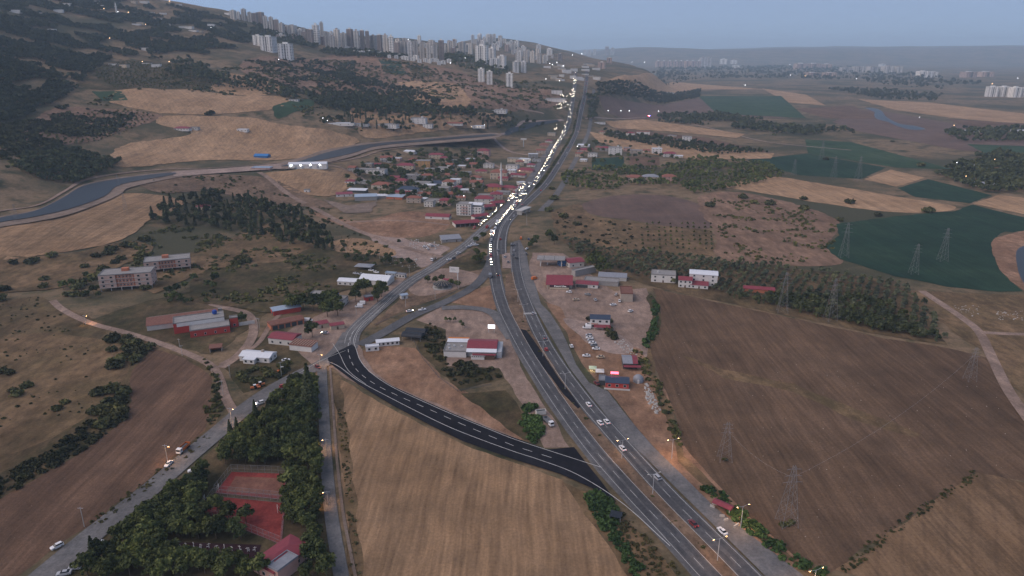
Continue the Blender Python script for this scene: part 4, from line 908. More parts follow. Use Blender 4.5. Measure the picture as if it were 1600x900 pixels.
vol(e, 0, 0, 14, 5, 0, 2.9, 'white', 'gable', 'metal', 1, 5, 1, rise=0.9)
e = thing('cabin', 'small white container cabin on the bare soil corner', 'cabin', 582, 547, 14)
vol(e, 0, 0, 8, 3.4, 0, 2.7, 'white', 'flat', 'metal', 1, 2, 1)
e = thing('canopy', 'dark arched tarpaulin canopy beside the white site cabin', 'canopy', 648, 527, -12)
for y in (-3.4, 3.4): roof_mb(MB(), 'arch', 13, 6.4, 2.6, 0.2, 2.2, 0, 0, y).build('canopy_sheet', ROOF['black'], e)
for x in (-6, 0, 6):
    for y in (-6.4, 0, 6.4): MB().tube((x, y, 0), (x, y, 2.7), 0.08).build('post', METAL, e)
# ---------------------------------------------------------------- roadside restaurant (middle)
e = thing('restaurant', 'roadside restaurant with maroon roof hall and open flat terrace', 'restaurant', 737, 550, -3)
vol(e, 6.8, 1.0, 17.5, 15, 0, 5.0, 'white', 'gable', 'maroon', 0, 0, 0, rise=2.2)
mb = MB(); mb.add([(-2.3, -6.4, 5.2), (16.0, -6.4, 5.2), (16.0, -9.4, 4.2), (-2.3, -9.4, 4.2), (-2.3, -6.4, 5.0), (16.0, -6.4, 5.0), (16.0, -9.4, 4.0), (-2.3, -9.4, 4.0)], [(0, 3, 2, 1), (4, 5, 6, 7), (3, 7, 6, 2), (0, 1, 5, 4), (1, 2, 6, 5), (0, 4, 7, 3)]); mb.build('front_roof', ROOF['metal'], e)
mb = MB(); mb.box((8.6, -10.6, 3.2), (14, 2.2, 0.2)); mb.build('canopy', ROOF['maroon'], e)
mb = MB(); mb.box((4.8, -11.2, 1.4), (8, 0.3, 2.8)); mb.build('sign_wall', WALL['white'], e)
for i in range(6): add_win(e, 1.6 + i * 1.3, -11.4, 2.1, 0, 0.7, 0.5)
mb = MB(); mb.box((12.2, -11.0, 1.4), (5.4, 0.2, 2.8)); mb.build('timber_wall', WOOD, e)
mb = MB(); mb.box((17.4, 0, 2.0), (3.0, 16, 4.0)); mb.build('side_wing', WALL['steel'], e)
vol(e, -9.2, -2.2, 13.6, 13, 0, 3.8, 'white', 'flat', 'slab', 0, 0, 0)
mb = MB(); mb.box((-9.2, 7.4, 4.3), (13.4, 6.2, 0.25)); mb.build('rear_roof', ROOF['metal'], e)
for x in (-15.6, -9.2, -2.9): mb = MB(); mb.box((x, 7.2, 2.1), (0.3, 5.8, 4.2)); mb.build('rear_wall', WALL['pale'], e)
ORNG = mat('orange_awning', (0.50, 0.17, 0.045), 0.7, 0.12)
mb = MB(); mb.box((-9.2, 11.8, 4.2), (13.0, 2.2, 0.2)); mb.build('awning', ORNG, e)
for x in (-14, -10.5, -6): mb = MB(); mb.box((x, -2 + random.random() * 2, 4.5), (1.2, 1.0, 0.9)); mb.build('roof_unit', METAL, e)
MB().lathe((-13.0, -5.2, 4.1), [(0.6, 0), (0.6, 0.9), (0.3, 1.1)], 10).build('roof_tank', METAL, e)
e = thing('billboard', 'blank glowing white billboard in front of the restaurant', 'billboard', 768, 520, -3)
for x in (-1.8, 1.8): MB().tube((x, 0, 0), (x, 0, 3.5), 0.12).build('post', METAL, e)
mb = MB(); mb.box((0, 0, 4.4), (4.6, 0.3, 2.6)); mb.build('board', emis('lit_board', (0.95, 0.97, 1.0), 1.0), e)
# ---------------------------------------------------------------- filling station and tyre market (right)
e = thing('petrol_canopy', 'wide pale forecourt canopy on white pillars beside the highway', 'canopy', 861, 414, -5)
mb = MB(); mb.box((0, 0, 6.2), (24, 13, 0.7)); mb.build('canopy_roof', ROOF['slab'], e)
mb = MB(); mb.box((-6, -1, 6.6), (0.3, 12, 0.15)); mb.box((3, -1, 6.6), (0.3, 12, 0.15)); mb.build('roof_joint', WALL['dark'], e)
for x in (-9, 9):
    for y in (-4, 4): mb = MB(); mb.box((x, y, 2.9), (0.8, 0.8, 6.0)); mb.build('pillar', WALL['white'], e)
mb = MB(); mb.box((-3, 0, 0.9), (0.8, 2.4, 1.8)); mb.build('fuel_pump', METAL, e)
e = thing('station_shop', 'blue fronted station shop with maroon roof behind the canopy', 'shop', 896, 414, 20)
vol(e, 0, 0, 14, 14, 0, 4.4, 'pale', 'gable', 'maroon', 1, 2, 2, rise=1.8); vol(e, -9, 3, 7, 6, 0, 3.6, 'blue', 'flat', 'blue', 1, 2, 1)
e = thing('tyre_market', 'maroon roofed roadside market hall with dark lettered sign board', 'market hall', 874, 447, -4)
vol(e, 0, 4, 20, 16, 0, 5.0, 'cream', 'gable', 'maroon', 0, 0, 0, rise=3.0)
mb = MB(); mb.add([(-10.6, -4.4, 5.0), (10.6, -4.4, 5.0), (10.6, -8.6, 3.8), (-10.6, -8.6, 3.8), (-10.6, -4.4, 4.8), (10.6, -4.4, 4.8), (10.6, -8.6, 3.6), (-10.6, -8.6, 3.6)], [(0, 3, 2, 1), (4, 5, 6, 7), (3, 7, 6, 2), (0, 1, 5, 4), (1, 2, 6, 5), (0, 4, 7, 3)]); mb.build('front_canopy', ROOF['maroon'], e)
for x in (-9, -3, 3, 9): MB().tube((x, -8.1, 0), (x, -8.1, 3.5), 0.12).build('post', METAL, e)
mb = MB(); mb.box((0, -8.5, 2.7), (15, 0.2, 1.9)); mb.build('sign_board', mat('sign_dark', (0.06, 0.03, 0.045), 0.6), e)
_tc = bpy.data.curves.new('sign_lettering', 'FONT'); _tc.body = 'Kavurt Usta'; _tc.size = 1.9; _tc.align_x = 'CENTER'; _tc.align_y = 'CENTER'; _tc.extrude = 0.02
_to = bpy.data.objects.new('tmp_text', _tc); COL.objects.link(_to); bpy.context.view_layer.update()
_tm = bpy.data.meshes.new_from_object(_to.evaluated_get(bpy.context.evaluated_depsgraph_get())); bpy.data.objects.remove(_to)
_tm.materials.clear(); _tm.materials.append(emis('sign_white', (0.85, 0.85, 0.82), 0.25))
_to = new_obj('lettering', _tm, e, (0.6, -8.64, 2.7)); _to.rotation_euler = (math.pi / 2, 0, 0)
mb = MB(); mb.box((0, -8.3, 0.9), (15, 0.8, 1.3)); mb.build('display_counter', WALL['cream'], e)
e = thing('concrete_wall_block', 'grey concrete retaining block with slanted wall behind the market', 'wall block', 912, 428, 34)
vol(e, 0, 0, 22, 5, 0, 4.6, 'grey', 'flat', 'slab', 0, 0, 0)
e = thing('workshop', 'low maroon roofed workshop with front opening shaded black on dirt yard', 'workshop', 911, 448, -12)
vol(e, 0, 0, 11, 6, 0, 3.2, 'pale', 'shed', 'maroon', 0, 0, 0, rise=1.0)
mb = MB(); mb.box((-0.6, -3.06, 1.4), (9, 0.12, 2.4)); mb.build('front_shade_panel', WALL['dark'], e)  # dark panel on the closed wall stands in for shade inside the opening
vol(e, 8.6, 0.5, 6, 6, 0, 3.0, 'white', 'shed', 'maroon', 1, 1, 0, rise=0.8)
# white house with blue roof and car lot
e = thing('office_house', 'white two storey office with dark blue roof beside the car lot', 'office', 937, 510, -6)
vol(e, 0, 0, 13, 8, 0, 6.8, 'white', 'gable', 'slate', 2, 3, 2, rise=1.8, ww=1.5)
mb = MB(); mb.add([(-4, -3.6, 3.0), (7, -3.6, 3.0), (7, -8, 2.4), (-4, -8, 2.4), (-4, -3.6, 2.85), (7, -3.6, 2.85), (7, -8, 2.25), (-4, -8, 2.25)], [(0, 3, 2, 1), (4, 5, 6, 7), (3, 7, 6, 2), (0, 1, 5, 4), (1, 2, 6, 5), (0, 4, 7, 3)]); mb.build('porch_roof', ROOF['maroon'], e)
for x in (-3.6, 1.5, 6.6): MB().tube((x, -7.7, 0), (x, -7.7, 2.35), 0.1).build('post', METAL, e)
mb = MB(); mb.box((-3.5, -4.2, 3.2), (4.5, 1.4, 0.2)); mb.box((-3.5, -4.85, 3.7), (4.5, 0.1, 0.9)); mb.build('balcony', WALL['pink'], e)
e = thing('shed', 'dark grey and red striped barn beside the grilling restaurant', 'barn', 983, 570, -4)
vol(e, 0, 0, 8, 12, 0, 3.6, 'dark', None, 'slab')
mb = MB(); roof_mb(mb, 'gable', 5.3, 12, 3.62, 0.2, 1.5, 0, -1.4, 0).build('roof', ROOF['greysheet'], e)
mb = MB(); roof_mb(mb, 'gable', 2.5, 12, 3.66, 0.2, 1.5, 0, 3.0, 0).build('red_roof', ROOF['maroon'], e)
mb = MB(); mb.box((1, -7.6, 2.6), (10, 3, 0.15)); mb.build('front_canopy', ROOF['maroon'], e)
e = thing('grill_house', 'bright red walled roadside grill house with dark grey roof', 'restaurant', 964, 602, -8)
vol(e, 0, 0, 12.5, 8, 0, 3.4, 'red', 'gable', 'slate', 1, 3, 2, rise=1.4, ww=1.4)
vol(e, -8.2, 1.6, 3.6, 6, 0, 3.0, 'dark', 'flat', 'greysheet', 0, 0, 0)
mb = MB(); mb.box((0, -5.1, 0.1), (14, 2.0, 0.25)); mb.build('terrace', CONC, e)
mb = MB(); mb.box((-1.5, 4.8, 5.2), (4.4, 0.4, 1.2)); mb.build('sign', emis('red_sign', (1.0, 0.10, 0.16), 3.0), e)
MB().tube((-3.2, 4.8, 0), (-3.2, 4.8, 4.7), 0.1).build('sign_post', METAL, e)
e = thing('dome_tent', 'silver grey dome tent between grill house and slope', 'tent', 997, 596)
MB().lathe((0, 0, 0), [(3.0, 0), (3.0, 1.6), (2.6, 2.8), (1.7, 3.7), (0.5, 4.2)], 14).build('dome', ROOF['greysheet'], e)
mb = MB(); mb.box((-0.4, -3.0, 1.2), (1.0, 0.3, 2.4)); mb.build('door', WALL['white'], e)
e = thing('tent', 'white square tea tent glowing beside the grill house', 'tent', 937, 585, -5)
roof_mb(MB(), 'hip', 4.5, 4.5, 2.4, 0.2, 1.0).build('canopy', WALL['white'], e)
for x in (-2.1, 2.1):
    for y in (-2.1, 2.1): MB().tube((x, y, 0), (x, y, 2.4), 0.06).build('post', METAL, e)
e = thing('tent', 'pale green lit market umbrella by the highway shoulder', 'umbrella', 926, 580, -5)
roof_mb(MB(), 'hip', 4.0, 4.0, 2.4, 0.2, 0.8).build('canopy', mat('pale_green_cloth', (0.50, 0.58, 0.40), 0.8), e)
MB().tube((0, 0, 0), (0, 0, 3.0), 0.06).build('pole', METAL, e)
mb = MB(); mb.box((0, 1.0, 1.9), (0.5, 0.5, 0.3)); mb.build('lamp', emis('stall_lamp', (0.9, 1.0, 0.75), 60.0), e)
# bus shelter
e = thing('bus_shelter', 'maroon roofed bus shelter with brick posts on the highway shoulder', 'bus shelter', 1129, 797, -42)
roof_mb(MB(), 'gable', 7.5, 3.2, 2.8, 0.3, 0.7).build('roof', ROOF['maroon'], e)
for x in (-3.4, 3.4):
    for y in (-1.3, 1.3): mb = MB(); mb.box((x, y, 1.4), (0.35, 0.35, 2.8)); mb.build('post', WALL['beige'], e)
mb = MB(); mb.box((0, 1.45, 1.2), (6.4, 0.12, 2.4)); mb.build('back_wall', GLASS, e)
mb = MB(); mb.box((0, 0.9, 0.45), (5, 0.5, 0.12)); mb.build('bench', WOOD, e)
# sports building in the park
e = thing('clubhouse', 'pink clubhouse with maroon hip roof and sunken grey skylight court', 'clubhouse', 443, 880, 58)
vol(e, 0, 0, 17, 11, 0, 4.4, 'pink', 'hip', 'maroon', 1, 4, 3, rise=1.6)
vol(e, -3.6, -4.4, 9.0, 5.5, 0, 5.2, 'pink', 'flat', 'greysheet', 0, 0, 0)
# round tea garden pavilion and billboard between the roads
e = thing('pavilion', 'round dark tea garden pavilion with ribbed cone roof', 'pavilion', 691, 449)
MB().lathe((0, 0, 3.0), [(7.2, 0), (7.0, 0.3), (0.3, 3.4)], 16).build('roof', ROOF['black'], e)
for k in range(16): a = k * math.pi / 8; MB().tube((7.1 * math.cos(a), 7.1 * math.sin(a), 3.35), (0.3 * math.cos(a), 0.3 * math.sin(a), 6.5), 0.09, n=4).build('roof_rib', WALL['cream'], e)
for k in range(8): a = k * math.pi / 4 + 0.2; MB().tube((6.6 * math.cos(a), 6.6 * math.sin(a), 0), (6.6 * math.cos(a), 6.6 * math.sin(a), 3.2), 0.14, n=5).build('post', WALL['white'], e)
MB().lathe((0, 0, 0), [(7.6, 0), (7.6, 0.4)], 16).build('floor', CONC, e)
house(700, 443, 7, 5, 1, -12, 'gable', 'pale', 'maroon', 'small bright red roof beside the round pavilion', cat='hut', cols=1, sides=0, name='hut')
e = thing('billboard', 'white roadside billboard on a single thick column in the tea garden', 'billboard', 713, 437, -12)
MB().tube((1.2, 0, 0), (1.2, 0, 7), 0.5, n=8).build('column', WALL['white'], e)
mb = MB(); mb.box((-1.5, 0, 8.6), (8, 0.6, 4.0)); mb.build('board', WALL['white'], e)
mb = MB(); mb.box((-2.6, -0.36, 9.0), (3.0, 0.06, 0.5)); mb.box((-2.2, -0.36, 8.1), (4.4, 0.06, 0.3)); mb.build('board_print', mat('grey_print', (0.36, 0.37, 0.38), 0.8), e)
mb = MB(); mb.box((-1.5, -0.9, 6.5), (8, 1.2, 0.12)); mb.build('walkway', METAL, e)
e = thing('billboard', 'grey billboard on a tall column at the canal road bend', 'billboard', 818, 229, -6)
MB().tube((0, 0, 0), (0, 0, 13), 0.8, n=8).build('column', WALL['steel'], e); mb = MB(); mb.box((0, 0, 14.3), (11, 1.0, 3.2)); mb.build('board', WALL['pale'], e)
# unfinished overpass slab by the highway
e = thing('overpass_deck', 'unfinished concrete overpass deck beside the highway bend', 'bridge deck', 818, 333, 62)
mb = MB(); mb.box((0, 0, 5.0), (24, 8, 0.9)); mb.build('deck', mat('fresh_concrete', (0.42, 0.41, 0.40), 0.85), e)
for x in (-10, 0, 10): mb = MB(); mb.box((x, 0, 2.2), (1.2, 6.0, 4.7)); mb.build('pier', CONC, e)
# ---------------------------------------------------------------- apartment towers
TOWC = [mat('tower_stone', (0.60, 0.57, 0.55), 0.9, 0.08, 0.05, obj_rand=0.25), mat('tower_white', (0.76, 0.75, 0.74), 0.9, 0.06, 0.05, obj_rand=0.15), mat('tower_brown', (0.36, 0.30, 0.28), 0.9, 0.08, 0.05, obj_rand=0.25), mat('tower_rose', (0.48, 0.36, 0.32), 0.9, 0.08, 0.05, obj_rand=0.2)]
DARKBAND = mat('tower_recess_shade', (0.10, 0.10, 0.11), 0.8, 0.05, 0.1, obj_rand=0.2)  # dark colour stands in for recess shade; the strips lie on the facade
def tower_proto(fl, cols, ci, strips, w=24.0, d=20.0):
    H = fl * 3.0; body = MB(); body.box((0, 0, H / 2 - 4), (w, d, H + 8)); 
    body.box((0, 0, H + 0.4), (w + 0.8, d + 0.8, 0.8))
    for s in (-1, 1):
        for x in (-w * 0.3, w * 0.3): body.box((x, s * (d / 2 + 0.6), H / 2), (w * 0.16, 1.2, H))
    wd = MB()
    for f in range(fl):
        z = f * 3 + 1.7
        for s in (-1, 1):
            for c in range(cols):
                x = -w / 2 + (c + 0.5) * w / cols
                if abs(abs(x) - w * 0.3) < w * 0.09: wd.box((x, s * (d / 2 + 1.22), z), (1.6, 0.06, 1.5))
                else: wd.box((x, s * (d / 2 + 0.03), z), (w / cols * 0.62, 0.08, 1.6))
            for c in range(cols - 1):
                y = -d / 2 + (c + 0.5) * d / (cols - 1); wd.box((s * (w / 2 + 0.03), y, z), (0.08, d / (cols - 1) * 0.45, 1.5))
    band = MB()
    for s in (-1, 1):
        for x in strips: band.box((x * w, s * (d / 2 + 0.09), H / 2), (w * 0.07, 0.1, H))
    top = MB(); top.box((0, 0, H + 2.3), (w * 0.34, d * 0.4, 3.0)); top.box((0, 0, H + 3.9), (w * 0.4, d * 0.46, 0.3))
    return (body.mesh('tower_body', TOWC[ci]), wd.mesh('tower_windows', GLASS), band.mesh('tower_bands', DARKBAND), top.mesh('tower_top', TOWC[2 if ci == 0 else 1]), H, w)
TP = {k: tower_proto(*a) for k, a in {'a': (18, 6, 0, (-0.12, 0.12)), 'b': (14, 5, 0, (0.0,)), 'c': (16, 6, 2, (-0.4, 0.4)), 'w': (10, 5, 1, (0.0,)), 'r': (8, 6, 3, (0.0,))}.items()}
def tower(px, py, top, wpx, kind, label, group, ratio=None):
    p = P(px, py); zd = p[1] * math.cos(PITCH) + (CAM_H - p[2]) * math.sin(PITCH); s = FOC / zd
    B, Wd, Bd, Tp, H, w = TP[kind]
    e = new_obj('apartment_tower', None, None, tuple(p), math.radians(random.uniform(-16, 10))); tag(e, label, 'tower block', group)
    sz = max(0.3, (py - top) / s / (H + 3)); sx = wpx / s / (w * 1.12)
    for nm, me in (('tower_wall', B), ('window_grid', Wd), ('recess_shade_band', Bd), ('roof_house', Tp)):
        o = new_obj(nm, me, e); o.scale = (sx, sx, sz)
        if nm == 'window_grid': o['kind'] = 'stuff'
    return e
TL = [(365,30,16,9,'b'),(373,30,17,7,'a'),(382,32,15,8,'a'),(391,34,17,8,'c'),(399,38,22,10,'a'),(408,38,22,10,'a'),(416,47,28,9,'b'),(425,50,30,8,'b'),(433,52,30,9,'a'),(441,55,33,8,'b'),
 (457,57,39,14,'b'),(469,60,45,7,'a'),(476,62,46,8,'b'),(486,68,42,9,'c'),(495,68,42,10,'c'),(504,64,36,6,'a'),(512,74,48,8,'a'),(520,77,52,8,'b'),(528,77,47,9,'c'),(538,76,47,10,'a'),(548,76,48,9,'a'),
 (558,77,49,9,'c'),(567,77,49,8,'a'),(575,78,50,8,'a'),(584,78,51,10,'b'),(594,80,52,9,'a'),(603,82,56,9,'c'),(612,84,57,8,'a'),(621,88,61,8,'c'),(631,88,60,9,'a'),(641,89,60,8,'a'),(650,90,62,9,'b'),(660,92,63,9,'a'),(670,94,65,9,'c'),(680,95,65,9,'a'),(690,95,64,10,'b')]
TL = [(x, y, tp + (y - tp) * random.uniform(-.15, .22), w * random.uniform(.8, 1.1), random.choice(k + 'abcw')) for x, y, tp, w, k in TL]
for q in TL: tower(*q, 'grey high rise apartment tower in the dense row along the ridge', 'ridge apartment towers')
for q in [(404,71,55,14,'w'),(421,80,57,22,'w'),(448,93,68,23,'w')]: tower(*q, 'white five storey block on the bare slope with lit entrances', 'white blocks on the bare slope')
for q in [(752,128,107,11,'w'),(765,132,111,10,'w'),(796,136,114,12,'w')]: tower(*q, 'slim white tower with dark window grid on the fallow slope', 'white towers on the fallow slope')
for q in [(753,98,71,20,'w'),(769,97,75,11,'w'),(784,106,87,14,'w'),(772,104,91,16,'w'),(806,113,96,10,'w'),(818,113,96,9,'w')]: tower(*q, 'pale stone tower of the estate in the valley trees', 'valley estate towers')
for q in [(705,82,65,12,'a'),(722,85,66,10,'a'),(735,84,68,7,'b'),(812,96,80,8,'w'),(822,97,79,8,'b'),(832,98,80,7,'b'),(842,99,84,7,'a'),(851,99,86,7,'b'),(808,95,82,6,'b'),(875,95,84,8,'c'),(921,87,78,6,'a'),(929,86,77,5,'a'),(948,86,73,6,'c'),(957,86,75,6,'a'),(914,86,78,5,'b'),(940,107,97,12,'r'),(952,98,90,9,'r')]: tower(*q, 'hazy apartment block beyond the road crest', 'far apartment blocks in the haze')
for k in range(130):
    x = random.uniform(430, 865); y0 = np.interp(x, [430, 500, 600, 700, 765, 865], [46, 56, 64, 70, 60, 86]) + random.uniform(1, 16)
    tower(x, y0, y0 - random.uniform(5, 13), random.uniform(4, 9), random.choice('abwwr'), 'tiny faint city block on the distant hillside', 'faint city blocks on the skyline')
for k in range(8): tower(1028 + k * 9, 105 + k * 0.1, 95, 8, 'r', 'rose campus dormitory in the long row beyond the plain', 'rose dormitory row')
for q in [(1097,105,90,10,'b'),(1106,105,90,10,'b'),(1130,100,92,12,'w'),(1146,100,94,10,'w')]: tower(*q, 'tall pale campus tower at the end of the dormitory row', 'campus towers')
for q in [(1250,108,99,18,'r'),(1270,108,99,20,'r'),(1290,108,100,16,'r'),(1268,119,113,22,'r'),(1295,120,113,20,'r'),(1320,113,105,16,'b'),(1340,113,104,18,'b'),(1362,114,104,16,'b'),(1385,114,103,16,'b'),(1402,114,104,12,'b'),(1440,121,111,16,'w'),(1456,121,112,14,'w'),(1512,121,112,20,'r'),(1538,120,112,22,'r'),(1378,104,100,9,'w'),(1150,106,102,12,'w')]: tower(*q, 'low wide campus block on the wooded rise of the plain', 'campus blocks on the wooded rise')
for q in [(1548,151,135,16,'w'),(1566,151,135,16,'w'),(1584,152,136,16,'w'),(1600,152,137,14,'w')]: tower(*q, 'modern white framed hospital wing at the plain edge', 'white hospital wings')

for k in range(26):
    x, y = random.uniform(845, 935), random.uniform(100, 128); house(x, y, random.uniform(14, 30), random.uniform(10, 14), random.choice([1, 2, 3]), random.uniform(-20, 10), 'flat', random.choice(['white', 'pale', 'cream']), random.choice(['slab', 'metal']), 'pale roadside building at the far crest of the highway', group='far crest buildings', cols=0, sides=0, door=False)

for k in range(26):
    x = 545 + k * 6.2 + random.uniform(-2, 2); y = np.interp(x, [540, 600, 700, 720], [78, 88, 100, 103]) + random.uniform(-2, 3)
    tower(x, y, y - random.uniform(3.5, 6.5), random.uniform(6, 10), 'w', 'low white villa block below the ridge tower row', 'white villas below the ridge towers')

# ---------------------------------------------------------------- plants
def leaf_mat(name, dark, light, rand=0.3, scale=0.5):
    m, nt, b = _nodes(name)
    f = _noise(nt, _pos(nt), scale, 4, 0.7); c = _ramp(nt, f, [(0.3, dark), (0.7, light)])
    oi = nt.nodes.new('ShaderNodeObjectInfo'); c2 = _ramp(nt, oi.outputs['Random'], [(0.0, (1 - rand,) * 3), (1.0, (1 + rand, 1 + rand * 0.9, 1 + rand * 0.5))])
    f2 = _noise(nt, _pos(nt), 0.045, 3, 0.6); c3 = _ramp(nt, f2, [(0.32, (0.6, 0.66, 0.7)), (0.68, (1.5, 1.36, 1.1))])
    c = _mix(nt, 1.0, _mix(nt, 1.0, c, c2, 'MULTIPLY'), c3, 'MULTIPLY')
    nt.links.new(c, b.inputs['Base Color']); b.inputs['Roughness'].default_value = 0.75; b.inputs['Specular IOR Level'].default_value = 0.15
    return m
LEAF = leaf_mat('broad_leaves', (0.032, 0.050, 0.020), (0.105, 0.125, 0.050), 0.45); PINE = leaf_mat('dark_needles', (0.026, 0.040, 0.024), (0.088, 0.102, 0.056), 0.4)
OLIVE = leaf_mat('olive_leaves', (0.040, 0.054, 0.038), (0.112, 0.128, 0.088), 0.35); SCRUB = leaf_mat('scrub_leaves', (0.036, 0.046, 0.021), (0.105, 0.108, 0.052), 0.5)
REED = leaf_mat('reed_leaves', (0.026, 0.056, 0.020), (0.060, 0.105, 0.038), 0.2); WEED = leaf_mat('weed_leaves', (0.05, 0.055, 0.025), (0.13, 0.115, 0.06), 0.3)
BARK = mat('tree_bark', (0.10, 0.075, 0.055), 0.95, 0.2, 2.0)
rng = np.random.default_rng(11)
def leaves(centres, normals, size, jitter=0.6):
    """one small bent leaf clump (quad) at every centre"""
    n = len(centres); nn = normals + rng.normal(0, jitter, (n, 3)); nn /= np.linalg.norm(nn, axis=1)[:, None] + 1e-9
    r = rng.normal(size=(n, 3)); u = np.cross(nn, r); u /= np.linalg.norm(u, axis=1)[:, None] + 1e-9; w = np.cross(nn, u)
    s = size * rng.uniform(0.6, 1.3, (n, 1)); k = 0.35 * s
    a = centres - u * s - w * s * 0.7 - nn * k; b_ = centres + u * s - w * s * 0.7; c = centres + u * s * 0.8 + w * s * 0.8 - nn * k; d = centres - u * s * 0.8 + w * s * 0.7
    v = np.stack([a, b_, c, d], 1).reshape(-1, 3); f = np.arange(4 * n).reshape(n, 4); return v, f
def crown_pts(n, lobes, flat=0.85):
    """points over the surfaces of uneven lobes; each lobe (x,y,z,r)"""
    lobes = np.array(lobes); w = lobes[:, 3] ** 2; k = rng.choice(len(lobes), n, p=w / w.sum())
    d = rng.normal(size=(n, 3)); d /= np.linalg.norm(d, axis=1)[:, None]; d[:, 2] = np.where(d[:, 2] < -0.45, -d[:, 2] * 0.5, d[:, 2])
    r = lobes[k, 3] * rng.uniform(0.62, 1.08, n); return lobes[k, :3] + d * r[:, None] * np.array([1, 1, flat]), d
def broad_crown(n, H, R, size, nl=9):
    L = [(0, 0, H * 0.62, R * 0.62)]
    for i in range(nl):
        a = 2 * math.pi * i / nl + rng.uniform(-.4, .4); q = R * rng.uniform(0.4, 0.66); L.append((q * math.cos(a), q * math.sin(a), H * rng.uniform(0.45, 0.78), R * rng.uniform(0.3, 0.5)))
    L.append((rng.uniform(-.2, .2) * R, rng.uniform(-.2, .2) * R, H * 0.84, R * 0.36))
    p, d = crown_pts(n, L); return leaves(p, d, size)
def conifer_crown(n, H, R, size, narrow=1.0):
    t = rng.uniform(0, 1, n) ** 0.75; layers = 13; tq = np.floor(t * layers) / layers + rng.uniform(0, 0.5, n) / layers
    z = H * (0.08 + 0.92 * (1 - np.clip(1 - tq, 0.0, 1)))
    rr = R * (1 - tq) ** narrow * rng.uniform(0.35, 1.05, n) + 0.08; a = rng.uniform(0, 2 * math.pi, n)
    p = np.stack([rr * np.cos(a), rr * np.sin(a), z - rr * 0.22], 1); d = np.stack([np.cos(a) * .6, np.sin(a) * .6, np.full(n, 0.9)], 1); return leaves(p, d, size, 0.45)
def cypress_crown(n, H, R, size):
    t = rng.uniform(0.03, 1, n); rr = R * np.sin(np.clip(t * 0.92 + 0.10, 0, 1) * math.pi) ** 0.6 * rng.uniform(0.6, 1.05, n); a = rng.uniform(0, 6.283, n)
    p = np.stack([rr * np.cos(a), rr * np.sin(a), t * H], 1); d = np.stack([np.cos(a), np.sin(a), np.full(n, 0.35)], 1); return leaves(p, d, size, 0.4)
def bush_crown(n, H, R, size):
    L = [(0, 0, H * 0.35, R * 0.7)] + [(R * 0.5 * math.cos(a), R * 0.5 * math.sin(a), H * rng.uniform(0.2, 0.45), R * rng.uniform(0.35, 0.55)) for a in np.arange(0, 6.2, 1.05)]
    p, d = crown_pts(n, L, H / R * 0.8); p[:, 2] = np.abs(p[:, 2]); return leaves(p, d, size)
def trunk_mesh(h, r, limbs=4):
    mb = MB(); mb.tube((0, 0, -0.4), (0.12, 0.05, h), r, r * 0.6, 6)
    for i in range(limbs):
        a = 6.283 * i / max(limbs, 1) + 0.5; mb.tube((0.08, 0.03, h * 0.8), (h * 0.45 * math.cos(a), h * 0.45 * math.sin(a), h * 1.5), r * 0.5, r * 0.22, 4)
    return mb.mesh('trunk', BARK)
def tree_kind(fn, args, lm, th, tr, nvar=3, limbs=4):
    out = []
    for _ in range(nvar):
        v, f = fn(*args); out.append((fast_mesh('crown', v, f, lm), v, f))
    return out, trunk_mesh(th, tr, limbs)
KIND = {
 'broad': tree_kind(broad_crown, (800, 9.0, 4.0, 0.42), LEAF, 4.0, 0.22, 4),
 'broad_mid': tree_kind(broad_crown, (230, 8.0, 3.8, 0.75, 7), LEAF, 3.4, 0.22, 4),
 'conifer_big': tree_kind(conifer_crown, (2000, 27.0, 5.4, 0.55), PINE, 20.0, 0.4, 1, 0),
 'conifer': tree_kind(conifer_crown, (320, 12.0, 2.6, 0.6), PINE, 8.0, 0.2, 3, 0),
 'pine': tree_kind(broad_crown, (220, 10.0, 3.6, 0.8, 6), PINE, 5.0, 0.22, 3),
 'cypress': tree_kind(cypress_crown, (150, 11.0, 1.3, 0.55), PINE, 2.0, 0.15, 2, 0),
 'bush': tree_kind(bush_crown, (200, 3.0, 3.2, 0.5), SCRUB, 1.0, 0.12, 3, 2),
 'olive': tree_kind(broad_crown, (120, 4.2, 2.15, 0.5, 6), OLIVE, 1.8, 0.18, 3),
 'sapling': tree_kind(broad_crown, (70, 3.2, 1.2, 0.4, 4), LEAF, 1.4, 0.07, 2),
}
# places kept clear of trees
CLEAR = []
for o in list(COL.objects):
    if o.parent is None and o.type == 'EMPTY' and 'category' in o and o['category'] != 'tower block': CLEAR.append((o.location.x, o.location.y, 9.0 if o.location.y < 700 else 11.0))
for ln, w in ((R_L, 11), (R_R, 18), (R_R2, 10), (R_old, 8), (R_link, 7), (R_left, 8.5), (R_lane, 5.0), (R_acc, 6), (S_mid, 11)):
    for t in np.arange(0, ln.L, 6.0): q = ln.at(t); CLEAR.append((q[0], q[1], w))
for nm, w, kd, px in DIRTS:
    ln = Line(px)
    for t in np.arange(0, ln.L, 6.0): q = ln.at(t); CLEAR.append((q[0], q[1], w / 2 + 2.0))
for q in _canal: pass
_ccl = np.array(CLEAR)
def free(x, y, extra=0.0):
    d = (_ccl[:, 0] - x) ** 2 + (_ccl[:, 1] - y) ** 2
    return bool(np.all(d > (_ccl[:, 2] + extra) ** 2))
def inside(poly, x, y):
    c = False; n = len(poly)
    for i in range(n):
        x1, y1 = poly[i]; x2, y2 = poly[i - 1]
        if (y1 > y) != (y2 > y) and x < (x2 - x1) * (y - y1) / (y2 - y1) + x1: c = not c
    return c
